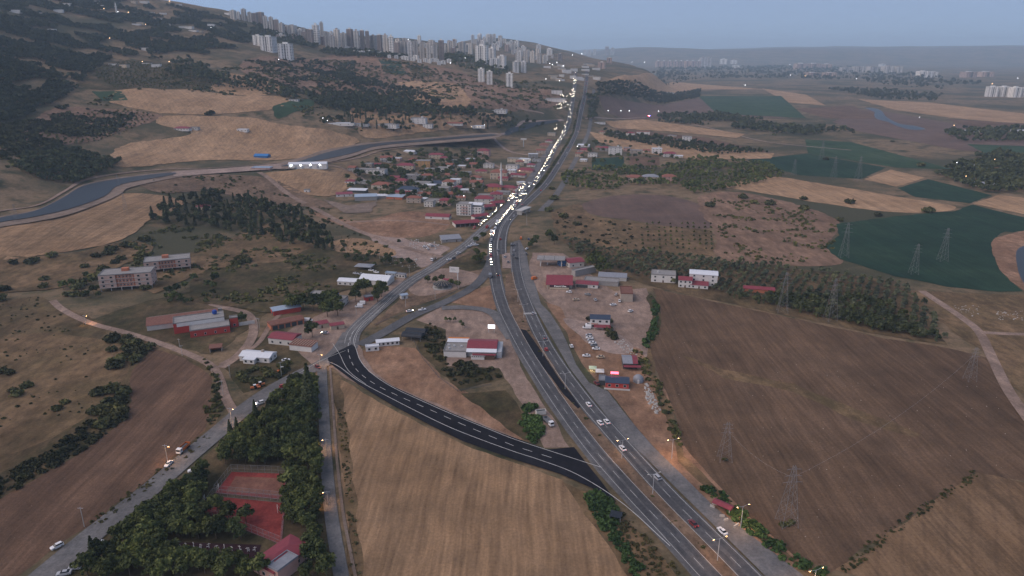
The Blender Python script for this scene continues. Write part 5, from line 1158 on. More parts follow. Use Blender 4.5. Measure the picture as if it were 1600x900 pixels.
def scatter(px_poly, n, excl=(), gap=0.0, clear=True, mask=None, cap=None, extra=0.0):
    """n points spread over a piece of land outlined on the photograph"""
    poly = [tuple(W2(*q)) for q in px_poly]; ex = [[tuple(W2(*q)) for q in e] for e in excl]
    xs = [q[0] for q in poly]; ys = [q[1] for q in poly]; out = []; tries = 0; cell = {}
    while len(out) < n and tries < n * 14:
        tries += 1; x = random.uniform(min(xs), max(xs)); y = random.uniform(min(ys), max(ys))
        if not inside(poly, x, y): continue
        if any(inside(e, x, y) for e in ex): continue
        if mask is not None and vnoise(np.array([x / mask[0]]), np.array([y / mask[0]]), 21)[0] < mask[1]: continue
        if gap:
            k = (int(x // gap), int(y // gap))
            if any((x - a) ** 2 + (y - b) ** 2 < gap * gap for i in (-1, 0, 1) for j in (-1, 0, 1) for a, b in cell.get((k[0] + i, k[1] + j), ())): continue
        if clear and not free(x, y, extra): continue
        if gap: cell.setdefault(k, []).append((x, y))
        out.append((x, y))
    return out
def plant(kind, name, x, y, s, label, cat, group, parts=True, squash=1.0):
    crowns, tr = KIND[kind]; me = random.choice(crowns)[0]; z = h1(x, y); rz = random.uniform(0, 6.28)
    if parts:
        e = new_obj(name, None, None, (x, y, z), rz); e.scale = (s, s, s * squash); new_obj('trunk', tr, e); new_obj('crown', me, e)
    else:
        e = new_obj(name, me, None, (x, y, z), rz); e.scale = (s, s, s * squash)
    return tag(e, label, cat, group)
def _vs(a, b): return a + (b - a) * random.random() ** 1.5 * 1.25
def mass(name, kind, pts, smin, smax, label, cat, thin=None, lm=None):
    """a wood that reads as one mass: one object"""
    if not pts: return None
    crowns = KIND[kind][0]; V_, F_ = [], []; n0 = 0; pts = np.array(pts); zs = hgt(pts[:, 0], pts[:, 1])
    for k, ((x, y), z) in enumerate(zip(pts, zs)):
        v, f = crowns[k % len(crowns)][1:]
        if thin and len(f) > thin:
            i = rng.choice(len(f), thin, replace=False); v = v.reshape(-1, 4, 3)[i]; c = v.mean(1, keepdims=True); v = (c + (v - c) * math.sqrt(len(f) / thin) * 0.9).reshape(-1, 3)
        s = _vs(smin * 0.75, smax); a = random.uniform(0, 6.28); ca, sa = math.cos(a), math.sin(a)
        w = np.stack([v[:, 0] * ca - v[:, 1] * sa, v[:, 0] * sa + v[:, 1] * ca, v[:, 2]], 1) * s + np.array([x, y, z])
        V_.append(w); m_ = len(w); F_.append(np.arange(n0, n0 + m_).reshape(-1, 4)); n0 += m_
    o = new_obj(name, fast_mesh(name, np.concatenate(V_), np.concatenate(F_), lm or list(KIND[kind][0][0][0].materials)[0])); return tag(o, label, cat, kind='stuff')
# ---- park grove
COURT = [(322,728),(452,726),(448,856),(395,858),(312,795)]; PLAY = [(262,846),(412,848),(405,880),(258,874)]; CLUB = [(400,830),(482,828),(482,898),(400,898)]
GROVE = [(470,600),(490,598),(498,680),(503,760),(508,830),(516,905),(130,905),(170,862),(240,806),(300,758),(380,682),(415,648)]
for k, (x, y) in enumerate(scatter(GROVE, 235, [COURT, PLAY, CLUB], 3.7)):
    near_court = False
    plant('broad', 'broadleaf_tree', x, y, random.uniform(0.72, 1.15), 'dark leafy tree in the dense park grove around the red courts', 'tree', 'trees of the park grove')
for x, y in ((340,800),(358,812),(385,818),(305,806),(467,790),(455,740)):
    q = W2(x, y); plant('broad', 'broadleaf_tree', q[0], q[1], 0.95, 'lighter green round tree at the edge of the red court', 'tree', 'trees beside the red court')
q = W2(485, 640); plant('conifer_big', 'conifer_tree', q[0], q[1], 1.0, 'tallest dark conifer standing at the park corner by the junction', 'tree', None)
for x, y, s in ((362,690,0.45),(372,682,0.4),(400,655,0.42),(150,885,0.5)): q = W2(x, y); plant('conifer_big', 'conifer_tree', q[0], q[1], s, 'small dark conifer in the row along the park street', 'tree', 'conifers along the park street')
# ---- single trees and bushes placed one by one
JT = [(458,487,1.25),(474,484,1.2),(490,486,1.25),(506,482,1.2),(523,480,1.3),(528,494,1.1),(512,495,1.2),(488,527,1.05),(562,462,1.2),(556,472,1.0),(572,458,1.1),(596,464,1.25),(590,472,1.0),(378,506,0.8)]
for x, y, s in JT: q = W2(x, y); plant('broad', 'broadleaf_tree', q[0], q[1], s * 1.25, 'large dark tree shading the yards at the road junction', 'tree', 'yard trees at the junction')
BU = [(21,412),(47,412),(55,408),(80,402),(133,418),(150,402),(175,392),(170,398),(190,406),(162,424),(156,430),(226,376),(207,386),(216,390),(196,386),(224,402),(172,440),(125,446),(70,438),(68,450),(5,455),(118,462),(380,404),(372,414),(386,410),(350,374),(340,373),(323,384),(228,452),(120,452),(105,462),(130,462),(148,436),(180,412),(0,470)]
for x, y in BU: q = W2(x, y); plant('bush', 'round_bush', q[0], q[1], random.uniform(1.3, 2.2), 'dark round bush on the golden slope above the stilted apartments', 'bush', 'bushes on the golden slope')
BU2 = [(15,584),(20,612),(38,606),(27,618),(44,604),(102,630),(90,640),(3,582)]
for x, y in BU2: q = W2(x, y); plant('bush', 'round_bush', q[0], q[1], random.uniform(0.7, 1.4), 'lone dark shrub on the dry grassland left of the dirt road', 'bush', 'lone shrubs on the dry grassland')
for x, y in scatter([(135,520),(170,518),(225,540),(235,552),(210,575),(170,585),(160,575),(190,560),(160,540)], 16, gap=3.5) + scatter([(155,612),(200,605),(200,640),(150,680),(140,665)], 12, gap=3.5):
    plant('bush', 'round_bush', x, y, random.uniform(1.2, 1.9), 'thick green shrub in the hedge beside the ploughed corner', 'bush', 'hedge shrubs beside the ploughed corner')
for x, y in scatter([(100,440),(160,430),(165,470),(120,478),(95,465)], 10, gap=4) + scatter([(240,465),(300,440),(340,430),(345,470),(270,485)], 16, gap=5):
    plant('broad_mid', 'broadleaf_tree', x, y, random.uniform(0.6, 0.95), 'leafy tree in the thicket around the stilted apartments', 'tree', 'thicket trees at the apartments')
for x, y in scatter([(360,585),(430,570),(470,560),(445,590),(385,606)], 16, gap=3.2, extra=-3): plant('bush', 'round_bush', x, y, random.uniform(0.8, 1.3), 'green bush in the garden strip below the white roofed house', 'bush', 'garden strip bushes')
for x, y in scatter([(530,395),(620,402),(655,415),(600,420),(540,408)], 26, gap=4): plant('broad_mid', 'broadleaf_tree', x, y, random.uniform(0.5, 0.8), 'small tree in the green belt behind the white sheds', 'tree', 'green belt trees')
for x, y in scatter([(735,380),(757,372),(758,412),(748,420),(740,408)], 8, gap=4, clear=False): plant('broad_mid', 'broadleaf_tree', x, y, random.uniform(0.7, 1.0), 'leafy tree on the soil island beside the car queue', 'tree', 'soil island trees')
for x, y in ((690,440),(680,443),(705,447),(668,442),(715,450)): q = W2(x, y); plant('broad_mid', 'broadleaf_tree', q[0], q[1], 0.75, 'dark tree of the tea garden around the round pavilion', 'tree', 'tea garden trees')
for x, y, s in ((833,385,1.0),(838,378,0.9),(828,388,0.8),(858,375,1.3),(866,382,1.2),(930,410,1.4),(922,418,1.3),(940,418,1.3),(948,426,1.1),(935,428,1.1)): q = W2(x, y); plant('broad_mid', 'broadleaf_tree', q[0], q[1], s, 'large dark tree behind the filling station', 'tree', 'trees behind the filling station')
for x, y, s in ((921,500,1.0),(952,503,1.0),(955,525,1.5),(950,516,1.2),(960,530,1.0)): q = W2(x, y); plant('bush', 'round_bush', q[0], q[1], s, 'dark garden bush beside the blue roofed office', 'bush', 'office garden bushes')
for x, y in ((697,503),(704,504),(711,503),(720,508),(723,512)): q = W2(x, y); plant('sapling', 'young_tree', q[0], q[1], 1.2, 'young tree in the dry garden behind the restaurant', 'tree', 'restaurant saplings')
# conifer plantation on the left rise
for k, (x, y) in enumerate(scatter([(236,342),(255,322),(300,312),(335,304),(400,316),(450,330),(480,345),(535,392),(500,394),(440,382),(380,366),(300,352),(245,356)], 210, gap=4.8, clear=False)):
    plant('conifer' if k % 3 == 1 else 'pine', 'conifer_tree' if k % 3 == 1 else 'pine_tree', x, y, random.uniform(0.85, 1.3), 'dark pointed conifer in the dense plantation on the rise' if k % 3 == 1 else 'round crowned pine in the dense plantation on the rise', 'tree', 'plantation conifers' if k % 3 == 1 else 'plantation pines', False)
# village trees
VIL = [(532,292),(560,262),(600,245),(650,238),(740,235),(765,250),(735,280),(760,300),(715,325),(690,330),(640,315),(560,300)]
for x, y in scatter(VIL, 260, gap=5.0, extra=-2.5): plant('broad_mid', 'garden_tree', x, y, random.uniform(0.75, 1.3), 'garden tree between the village houses below the canal', 'tree', 'village garden trees', False)
for k, (x, y) in enumerate(scatter([(500,190),(560,175),(640,180),(760,182),(830,190),(850,200),(780,206),(700,205),(560,204)], 120, gap=6)):
    plant('pine' if k % 4 else 'cypress', 'pine_tree' if k % 4 else 'cypress_tree', x, y, random.uniform(0.9, 1.5), 'dark pine among the walled compounds above the canal' if k % 4 else 'slim cypress among the walled compounds above the canal', 'tree', 'compound pines' if k % 4 else 'compound cypresses', False)
q = W2(744, 246); plant('cypress', 'cypress_tree', q[0], q[1], 1.5, 'lone tall cypress beside the pink three storey house', 'tree', None)
for x, y in scatter([(885,232),(940,222),(1060,250),(1050,262),(900,255)], 40, gap=6): plant('broad_mid', 'garden_tree', x, y, random.uniform(0.7, 1.2), 'garden tree between the houses right of the highway', 'tree', 'trees right of the highway', False)
for t in np.arange(R_R2.near(846, 294), R_R2.near(911, 160), 7.0):
    q = R_R2.at(t, -8.0 - random.random()); plant('bush', 'median_shrub', q[0], q[1], random.uniform(0.7, 1.1), 'dark shrub in the median hedge of the jammed highway', 'shrub', 'median hedge shrubs', False)
for t in np.arange(10, R_R.near(829, 500), 17.0):
    q = R_R.at(t, -5.9 - random.random() * 1.6); plant('bush', 'median_shrub', q[0], q[1], random.uniform(0.22, 0.45), 'small dusty shrub on the bare median of the highway', 'shrub', 'bare median shrubs', False)
for x, y in ((1257,210),(1210,212),(1284,208),(1333,208),(1394,222),(1438,260),(1330,205),(1290,250),(1312,345),(1255,312),(1256,328),(1328,318),(1450,332),(1372,338),(1203,320),(1178,318),(1109,323),(1160,310),(866,312),(857,330),(880,340),(862,296),(330,178),(325,180),(218,140),(900,352)):
    q = W2(x, y); plant('bush', 'round_bush', q[0], q[1], random.uniform(1.3, 2.6), 'single dark bush standing at a field edge on the plain', 'bush', 'field edge bushes')
# ---- olive grove: the nearest 300 trees singly, the rest as one mass
GROVE2 = [(868,366),(960,390),(1100,402),(1200,415),(1290,425),(1400,440),(1450,480),(1478,532),(1400,522),(1250,488),(1130,460),(1020,440),(930,416),(895,395)]
poly = [tuple(W2(*q)) for q in GROVE2]; ol = []
a0 = np.array(poly[0]); dr = np.array(W2(1400, 440)) - a0; dr /= np.linalg.norm(dr); dn = np.array([-dr[1], dr[0]])
for i in range(-10, 120):
    for j in range(-40, 40):
        q = a0 + dr * i * 6.4 + dn * j * 6.4 + np.array([random.uniform(-.8, .8), random.uniform(-.8, .8)])
        if inside(poly, q[0], q[1]) and random.random() < 0.93 and free(q[0], q[1]): ol.append((q[0], q[1]))
ol.sort(key=lambda q: math.hypot(*q))
for x, y in ol[:300]: plant('olive', 'olive_tree', x, y, random.uniform(0.85, 1.25), 'grey green olive tree in the planted rows behind the ploughed field', 'tree', 'olive grove rows', False)
mass('olive_rows', 'olive', ol[300:], 0.85, 1.25, 'far rows of grey green olive trees in the grove', 'olive grove', 60)
for t in np.linspace(0, 1, 46):
    q = W2(1140 + 335 * t, 466 + 72 * t + 3 * math.sin(t * 20)); 
    if random.random() < 0.9: plant('cypress' if random.random() < 0.6 else 'pine', 'cypress_tree', q[0] + random.uniform(-2, 2), q[1] + random.uniform(2, 7), random.uniform(0.5, 0.85), 'tall dark tree in the windbreak along the ploughed field', 'tree', 'windbreak trees', False)
for i in range(13):
    for j in range(7):
        if random.random() < 0.8:
            q = W2(1002 + i * 9 + j * 0.4, 352 + j * 6.5); plant('sapling', 'young_tree', q[0], q[1], random.uniform(0.8, 1.3), 'sapling in the young orchard rows below the tilled field', 'tree', 'young orchard saplings', False)
# ---- woods that read as one mass
mass('mountain_wood', 'broad_mid', scatter([(-20,45),(60,40),(120,55),(178,88),(150,108),(120,140),(60,175),(-20,200)], 3800, gap=4.5, clear=False, mask=(45, 0.40)), 0.7, 1.2, 'dark wood covering the left mountain flank', 'wood', 34, PINE)
mass('mountain_wood', 'broad_mid', scatter([(-20,-10),(120,-12),(200,0),(300,16),(340,26),(400,46),(385,75),(300,92),(200,92),(100,45),(-20,42)], 5200, gap=5, mask=(50, 0.44)), 0.7, 1.2, 'patchy wood on the upper mountain between houses', 'wood', 30, PINE)
mass('slope_scrub', 'bush', scatter([(-20,200),(100,165),(210,180),(150,225),(60,240),(-20,250)], 700, gap=4, mask=(40, 0.42)), 0.7, 1.7, 'scrub on the terraces left of the golden fields', 'scrub', 24)
mass('canal_wood', 'broad_mid', scatter([(35,242),(120,236),(190,255),(120,287),(60,280),(30,266)], 420, gap=4, clear=False), 0.6, 1.0, 'dense dark thicket above the canal bend', 'wood', 40, PINE)
mass('ravine_wood', 'broad_mid', scatter([(470,92),(510,100),(560,120),(640,140),(690,162),(650,168),(560,142),(520,128),(475,108)], 620, gap=4.5, clear=False, mask=(40, 0.38)), 0.6, 1.1, 'trees filling the ravine below the towers', 'wood', 34, PINE)
mass('ravine_wood', 'broad_mid', scatter([(522,104),(556,96),(552,114),(535,122)], 160, gap=4.5, clear=False), 0.6, 1.0, 'tree clump on the spur above the ravine', 'wood', 34, PINE)
mass('hill_pines', 'pine', scatter([(475,152),(560,146),(640,162),(700,172),(760,182),(735,188),(660,182),(560,175),(500,168)], 560, gap=5), 0.8, 1.3, 'dark pine belt behind the walled compounds', 'wood', 40)
mass('hill_pines', 'pine', scatter([(690,92),(720,84),(770,102),(800,112),(780,122),(720,108)], 420, gap=6, clear=False), 0.8, 1.3, 'dark trees in the valley between estate towers', 'wood', 30)
mass('hill_pines', 'pine', scatter([(395,38),(460,56),(500,76),(560,80),(640,90),(600,92),(510,86),(440,66),(390,55)], 700, gap=6, clear=False, mask=(60, 0.25)), 0.8, 1.3, 'dark wood below the ridge towers', 'wood', 30)
mass('hill_pines', 'pine', scatter([(280,92),(360,120),(450,135),(470,160),(430,150),(340,135),(260,118)], 300, gap=5, clear=False, mask=(45, 0.4)), 0.6, 1.2, 'tree line along the terrace above the golden field', 'wood', 34)
mass('slope_scrub', 'bush', scatter([(380,96),(470,92),(560,150),(620,160),(560,165),(470,150),(400,125)], 700, gap=4, mask=(35, 0.42)), 0.6, 1.5, 'scattered scrub on the rocky slope', 'scrub', 24)
mass('slope_scrub', 'bush', scatter([(560,88),(700,112),(880,130),(880,170),(720,180),(600,150)], 260, gap=6, mask=(60, 0.5)), 0.7, 1.6, 'sparse scrub on the fallow slope', 'scrub', 24)
mass('terrace_olives', 'olive', scatter([(30,228),(120,178),(200,172),(245,182),(220,195),(120,226)], 520, gap=6.5, clear=False), 0.7, 1.0, 'olive trees dotting the terrace left of the golden field', 'olive trees', 30, SCRUB)
mass('terrace_olives', 'olive', scatter([(130,108),(200,96),(300,104),(360,126),(320,138),(180,140)], 700, gap=6, clear=False), 0.7, 1.0, 'vineyard rows on the green terrace', 'vineyard', 30, SCRUB)
mass('slope_scrub', 'bush', scatter([(240,350),(420,350),(530,400),(520,450),(420,480),(300,470),(230,470),(180,440)], 520, gap=3.0, mask=(26, 0.52)), 0.35, 0.95, 'low green scrub on the rise behind the depot', 'scrub', 40)
mass('plain_wood', 'pine', scatter([(930,133),(1000,132),(1095,141),(1092,154),(990,154),(935,151)], 900, gap=5), 0.9, 1.3, 'dark pine wood right of the highway crest', 'wood', 30)
mass('plain_wood', 'pine', scatter([(1030,107),(1200,104),(1330,106),(1480,124),(1545,131),(1480,144),(1300,126),(1100,123),(1020,116)], 1700, gap=12, clear=False, mask=(180, 0.42)), 1.3, 2.4, 'far dark woods of the campus on the plain', 'wood', 24)
mass('plain_wood', 'pine', scatter([(1290,140),(1380,142),(1475,150),(1460,160),(1370,156)], 300, gap=9, clear=False), 1.2, 1.8, 'dark tree belt beyond the river', 'wood', 24)
mass('plain_wood', 'broad_mid', scatter([(1028,180),(1120,178),(1230,195),(1330,205),(1250,213),(1130,200),(1030,191)], 620, gap=6, mask=(50, 0.3)), 0.8, 1.4, 'tree belt of farmsteads across the plain', 'wood', 30, PINE)
mass('orchard_wood', 'broad_mid', scatter([(882,272),(925,264),(985,262),(1040,262),(1095,246),(1200,256),(1225,276),(1160,292),(1085,304),(1060,290),(980,290),(960,298),(905,297),(875,286)], 950, gap=5.4, extra=-1, mask=(24, 0.3)), 0.42, 0.85, 'dense dark orchard around the three villas', 'orchard', 40)
mass('orchard_wood', 'broad_mid', scatter([(940,205),(1080,222),(1200,240),(1120,242),(1000,226),(945,214)], 330, gap=6), 0.7, 1.1, 'tree row between the two wheat strips', 'trees', 34)
mass('orchard_wood', 'broad_mid', scatter([(1440,288),(1500,252),(1560,240),(1640,250),(1640,300),(1560,302)], 620, gap=7, mask=(60, 0.3)), 0.8, 1.3, 'dark orchard around the farm huts on the plain', 'orchard', 30, PINE)
mass('orchard_wood', 'broad_mid', scatter([(1470,205),(1640,200),(1640,222),(1500,222)], 260, gap=9, mask=(60, 0.3)), 0.9, 1.4, 'dark trees around the pale farm sheds', 'trees', 30, PINE)
mass('orchard_wood', 'broad_mid', scatter([(918,150),(935,150),(932,185),(920,190)], 60, gap=6, extra=-2), 0.9, 1.4, 'roadside trees right of the climbing highway', 'trees', 40, PINE)
mass('grove_underwood', 'broad_mid', scatter([(1180,470),(1260,460),(1380,470),(1470,535),(1380,520),(1260,490)], 200, gap=4), 0.45, 0.75, 'dense dark thicket at the lower end of the olive grove', 'thicket', 60)
def verge(name, px, n, kind, s0, s1, label, lm=None, thin=40, mask=None): return mass(name, kind, scatter(px, n, clear=False, mask=mask), s0, s1, label, 'weeds', thin, lm)
verge('hedge_weeds', [(1108,755),(1165,802),(1240,868),(1300,893),(1290,902),(1230,882),(1155,820),(1098,765)], 170, 'bush', 0.2, 0.55, 'green weeds along the ploughed field edge', REED)
verge('hedge_weeds', [(1308,888),(1360,845),(1430,795),(1520,735),(1535,742),(1440,805),(1370,860),(1320,898)], 150, 'bush', 0.10, 0.28, 'weedy strip between the two fields', SCRUB)
verge('hedge_weeds', [(1014,455),(1028,480),(1026,520),(1010,545),(1004,540),(1018,515),(1020,480)], 90, 'bush', 0.3, 0.7, 'green ditch weeds curving round the dirt yard', REED)
verge('hedge_weeds', [(1000,545),(1030,600),(1050,640),(1065,700),(1050,690),(1035,640),(1010,595),(990,550)], 90, 'bush', 0.2, 0.6, 'scrubby weeds on the slope behind the grill house', SCRUB)
verge('hedge_weeds', [(670,505),(692,515),(698,560),(770,578),(780,590),(720,605),(690,575),(660,535)], 150, 'bush', 0.3, 0.75, 'garden thicket beside the restaurant', SCRUB)
verge('reed_bed', [(812,640),(838,632),(848,680),(836,692),(818,682)], 60, 'bush', 0.5, 0.95, 'bright green reed bed beside the slip road', REED, 90)
verge('reed_bed', [(915,772),(935,768),(958,790),(962,820),(945,830),(925,800)], 80, 'bush', 0.5, 0.9, 'green reed bed below the slip road end', REED, 90)
verge('reed_bed', [(945,828),(962,822),(1005,890),(990,905),(975,880)], 70, 'bush', 0.25, 0.5, 'narrow green ditch reeds beside the stubble', REED, 60)
verge('verge_weeds', [(-30,760),(60,715),(150,655),(200,625),(200,650),(150,692),(60,745),(-30,795)], 260, 'bush', 0.25, 0.7, 'green weeds in the grass strip between the left fields', SCRUB, 40)
verge('verge_weeds', [(965,795),(1000,825),(1070,900),(1010,900),(970,850)], 160, 'bush', 0.12, 0.3, 'dry tufts on the verge below the highway', WEED, 30)
verge('verge_weeds', [(318,560),(345,595),(348,640),(330,672),(320,640),(335,600)], 90, 'bush', 0.2, 0.5, 'weeds along the dirt road bend', SCRUB, 40)
verge('verge_weeds', [(140,815),(230,748),(320,676),(330,684),(235,762),(145,828)], 120, 'bush', 0.1, 0.3, 'dry tufts between street and ploughed field', WEED, 30)
verge('verge_weeds', [(990,760),(1030,790),(1147,905),(1122,905),(1010,785)], 100, 'bush', 0.08, 0.2, 'dry tufts on the highway median', WEED, 24)
verge('verge_weeds', [(528,640),(540,640),(562,900),(550,900),(540,780)], 130, 'bush', 0.1, 0.26, 'dry tufts on the lane verge', WEED, 24)
mass('hill_scrub', 'bush', scatter([(-20,205),(60,180),(170,165),(250,118),(380,100),(470,95),(560,90),(720,115),(880,140),(880,180),(760,200),(560,205),(480,190),(440,150),(380,150),(200,140),(120,165),(60,235),(-20,300)], 3200, gap=3.5, mask=(28, 0.5)), 0.35, 1.3, 'scattered dark scrub over the dry hills', 'scrub', 18)
mass('hill_scrub', 'bush', scatter([(870,330),(910,340),(990,352),(1000,395),(900,372),(870,355)], 70, gap=4), 0.3, 0.8, 'scattered weeds below the tilled field', 'scrub', 30)
mass('hill_scrub', 'bush', scatter([(1110,310),(1240,320),(1310,350),(1300,400),(1240,412),(1125,402)], 420, gap=3, mask=(18, 0.55)), 0.2, 0.7, 'tufts over the pale fallow land', 'scrub', 20)
mass('hill_scrub', 'bush', scatter([(-20,470),(60,465),(150,505),(300,565),(200,600),(120,660),(-20,740)], 160, gap=2.5, mask=(14, 0.55)), 0.08, 0.3, 'tufts over the dry grassland', 'scrub', 20)
mass('hill_scrub', 'bush', scatter([(230,278),(400,276),(520,330),(640,385),(560,400),(420,340),(260,310)], 260, gap=3, mask=(18, 0.5)), 0.25, 0.8, 'scrub along the eroded bank below the canal', 'scrub', 24)

# ---------------------------------------------------------------- vehicles
PAINT = {k: mat('paint_' + k, c, 0.35, 0.04, 0.3, spec=0.5) for k, c in {'white': (0.68, 0.68, 0.69), 'silver': (0.36, 0.37, 0.40), 'grey': (0.15, 0.16, 0.18), 'black': (0.02, 0.021, 0.025), 'red': (0.36, 0.025, 0.022), 'darkred': (0.14, 0.02, 0.022), 'blue': (0.03, 0.06, 0.16), 'orange': (0.52, 0.13, 0.02), 'yellow': (0.55, 0.34, 0.05), 'sand': (0.45, 0.36, 0.26)}.items()}
TYRE = mat('tyre_rubber', (0.018, 0.018, 0.018), 0.9); CARGLASS = glass('car_glass', (0.012, 0.014, 0.018)); RIM = mat('wheel_rim', (0.35, 0.35, 0.36), 0.4)
HEAD_OFF = mat('headlamp_glass', (0.55, 0.56, 0.58), 0.2); TAIL_OFF = mat('taillamp_glass', (0.22, 0.012, 0.012), 0.3)
HEAD_ON = emis('headlamp_lit', (1.0, 0.86, 0.62), 60.0); TAIL_ON = emis('taillamp_lit', (1.0, 0.07, 0.05), 3.5)
def loft(mb, st, mi=0):
    """stations (x, half width low, half width high, z low, z high) joined along the length"""
    vs = []
    for x, a, b, z0, z1 in st: vs += [(x, -a, z0), (x, a, z0), (x, b, z1), (x, -b, z1)]
    fs = [(3, 2, 1, 0), tuple(len(vs) - 4 + i for i in range(4))]
    for i in range(len(st) - 1):
        o = 4 * i
        for k in range(4): fs.append((o + k, o + (k + 1) % 4, o + 4 + (k + 1) % 4, o + 4 + k))
    return mb.add(vs, fs, mi)
SHAPES = {  # body stations, glass stations, roof stations
 'sedan': ([(-2.2, .70, .66, .45, .80), (-2.1, .84, .80, .30, .95), (-1.2, .88, .84, .22, .98), (0.9, .88, .84, .22, .95), (1.9, .86, .80, .26, .82), (2.2, .72, .66, .40, .66)],
           [(-1.65, .74, .72, .92, .95), (-1.0, .76, .60, .92, 1.38), (0.35, .76, .60, .92, 1.38), (1.05, .76, .74, .90, .93)], [(-0.98, .59, .56, 1.36, 1.42), (0.33, .59, .56, 1.36, 1.42)]),
 'hatch': ([(-1.95, .74, .70, .42, .95), (-1.85, .86, .82, .30, 1.02), (0.9, .88, .84, .22, .98), (1.75, .86, .80, .26, .85), (2.0, .72, .66, .40, .70)],
           [(-1.85, .76, .74, .98, 1.02), (-1.45, .78, .62, .98, 1.46), (0.3, .78, .62, .96, 1.46), (1.0, .78, .76, .93, .96)], [(-1.5, .61, .58, 1.44, 1.51), (0.28, .61, .58, 1.44, 1.51)]),
 'van': ([(-2.5, .92, .88, .35, 1.2), (-2.45, .96, .92, .28, 1.25), (1.6, .96, .92, .28, 1.2), (2.3, .92, .86, .30, 1.0), (2.55, .80, .74, .42, .8)],
         [(1.0, .9, .78, 1.2, 1.95), (1.35, .9, .76, 1.2, 1.9), (2.0, .88, .84, 1.05, 1.12)], [(-2.48, .93, .80, 1.2, 2.1), (1.05, .93, .80, 1.2, 2.1)]),
 'pickup': ([(-2.6, .86, .84, .45, 1.0), (0.9, .90, .86, .35, 1.02), (2.2, .88, .82, .35, .95), (2.5, .76, .70, .45, .8)],
            [(-0.6, .80, .64, 1.0, 1.62), (0.5, .80, .64, 1.0, 1.6), (1.2, .80, .76, .98, 1.02)], [(-0.58, .63, .60, 1.58, 1.66), (0.48, .63, .60, 1.58, 1.66)]),
}
_cm = {}
def car_meshes(shape, paint):
    k = (shape, paint)
    if k not in _cm:
        b, g, r = SHAPES[shape]; m1 = MB(); loft(m1, b); 
        if shape == 'van': loft(m1, r)
        if shape == 'pickup': m1.box((-1.6, 0, 1.03), (1.7, 1.3, 0.04))
        m2 = MB(); loft(m2, g); m3 = MB(); loft(m3, r)
        w = MB(); w.tube((0, -0.1, 0), (0, 0.1, 0), 0.31, n=10); 
        ri = MB(); ri.tube((0, -0.11, 0), (0, 0.11, 0), 0.19, n=8)
        _cm[k] = (m1.mesh('body', PAINT[paint]), m2.mesh('glass', CARGLASS), m3.mesh('roof', PAINT[paint]), w.mesh('tyre', TYRE), ri.mesh('rim', RIM))
    return _cm[k]
_lm = {}
def lamp_mesh(w, h, m, d=0.08):
    k = (w, h, m.name)
    if k not in _lm: mb = MB(); mb.box((0, 0, 0), (d, w, h)); _lm[k] = mb.mesh('lamp', m)
    return _lm[k]
def car(x, y, ang, shape, paint, label, group=None, lights=False, z=None, brake=False, name='car', cat='car', full=True):
    if shape == 'van' and name == 'car': name = cat = 'van'; label = label.replace('car ', 'van ', 1)
    zz = (h1(x, y) + (0.5 if h1(x, y) < 0.02 else 0.85)) if z is None else z
    e = new_obj(name, None, None, (x, y, zz), ang); tag(e, label, cat, group)
    b, g, r, ty, ri = car_meshes(shape, paint); e.scale = (1.1, 1.1, 1.1)
    new_obj('body', b, e); new_obj('windows', g, e)
    if shape != 'van': new_obj('roof', r, e)
    bx = SHAPES[shape][0]; xf = bx[-1][0]; xr = bx[0][0]
    if full:
        for sx in (xr + 0.75, xf - 0.8):
            for sy in (-0.8, 0.8): w = new_obj('wheel', ty, e, (sx, sy, 0.31)); new_obj('rim', ri, w)
    big = 1.0 if full else 1.15
    for sy in (-0.58, 0.58):
        new_obj('headlight', lamp_mesh(0.34 * big, 0.18 * big, HEAD_ON if lights else HEAD_OFF), e, (xf - 0.06, sy, 0.66))
        new_obj('taillight', lamp_mesh(0.30 * big, 0.18 * big, TAIL_ON if (lights or brake) else TAIL_OFF), e, (xr + 0.05, sy, 0.74))
    return e
def car_px(px, py, heading, shape, paint, label, group=None, lights=False, brake=False, name='car', cat='car'):
    q = W2(px, py); 
    if isinstance(heading, tuple): w = W2(*heading); ang = math.atan2(w[1] - q[1], w[0] - q[0])
    else: ang = math.radians(heading)
    return car(q[0], q[1], ang, shape, paint, label, group, lights, None, brake, name, cat)
# moving on the near highway
def on_road(ln, px, py, off, fwd, shape, paint, label, **k):
    t = ln.near(px, py); q = ln.at(t, off); return car(q[0], q[1], q[2] + (0 if fwd else math.pi), shape, paint, label, **k)
on_road(R_R, 1110, 840, 5.9, True, 'sedan', 'white', 'white sedan pulled over beside the bus shelter')
on_road(R_R, 1085, 822, -1.8, True, 'sedan', 'darkred', 'dark red car in the median lane beside the bus stop lamp', brake=True)
on_road(R_R, 1018, 745, 1.8, True, 'hatch', 'silver', 'silver grey hatchback driving north past the double lamp post', brake=True)
on_road(R_R, 973, 700, -1.8, True, 'sedan', 'white', 'white car with lit tail lamps driving alone in the median lane', brake=True)
on_road(R_R, 945, 663, 1.8, True, 'sedan', 'white', 'white sedan on the outer side of the pair driving abreast', brake=True)
on_road(R_R, 940, 662, -1.8, True, 'sedan', 'white', 'white sedan on the median side of the pair driving abreast', brake=True)
on_road(R_R, 919, 635, 0.3, True, 'sedan', 'white', 'white sedan on the lane line level with the grill house', brake=True)
on_road(R_R, 856, 548, -1.5, True, 'hatch', 'red', 'red hatchback beside the black asphalt patch', brake=True)
on_road(R_R, 852, 531, 1.6, True, 'sedan', 'grey', 'dark grey car with red tail lamps beside the patch top', brake=True)
on_road(R_R, 832, 490, 1.5, True, 'hatch', 'silver', 'silver car reaching the zebra crossing', brake=True)
car_px(893, 543, (878, 515), 'hatch', 'white', 'white car waiting on the wide shoulder before the car lot')
car_px(932, 601, (920, 590), 'sedan', 'darkred', 'dark red car parked at the grill house terrace')
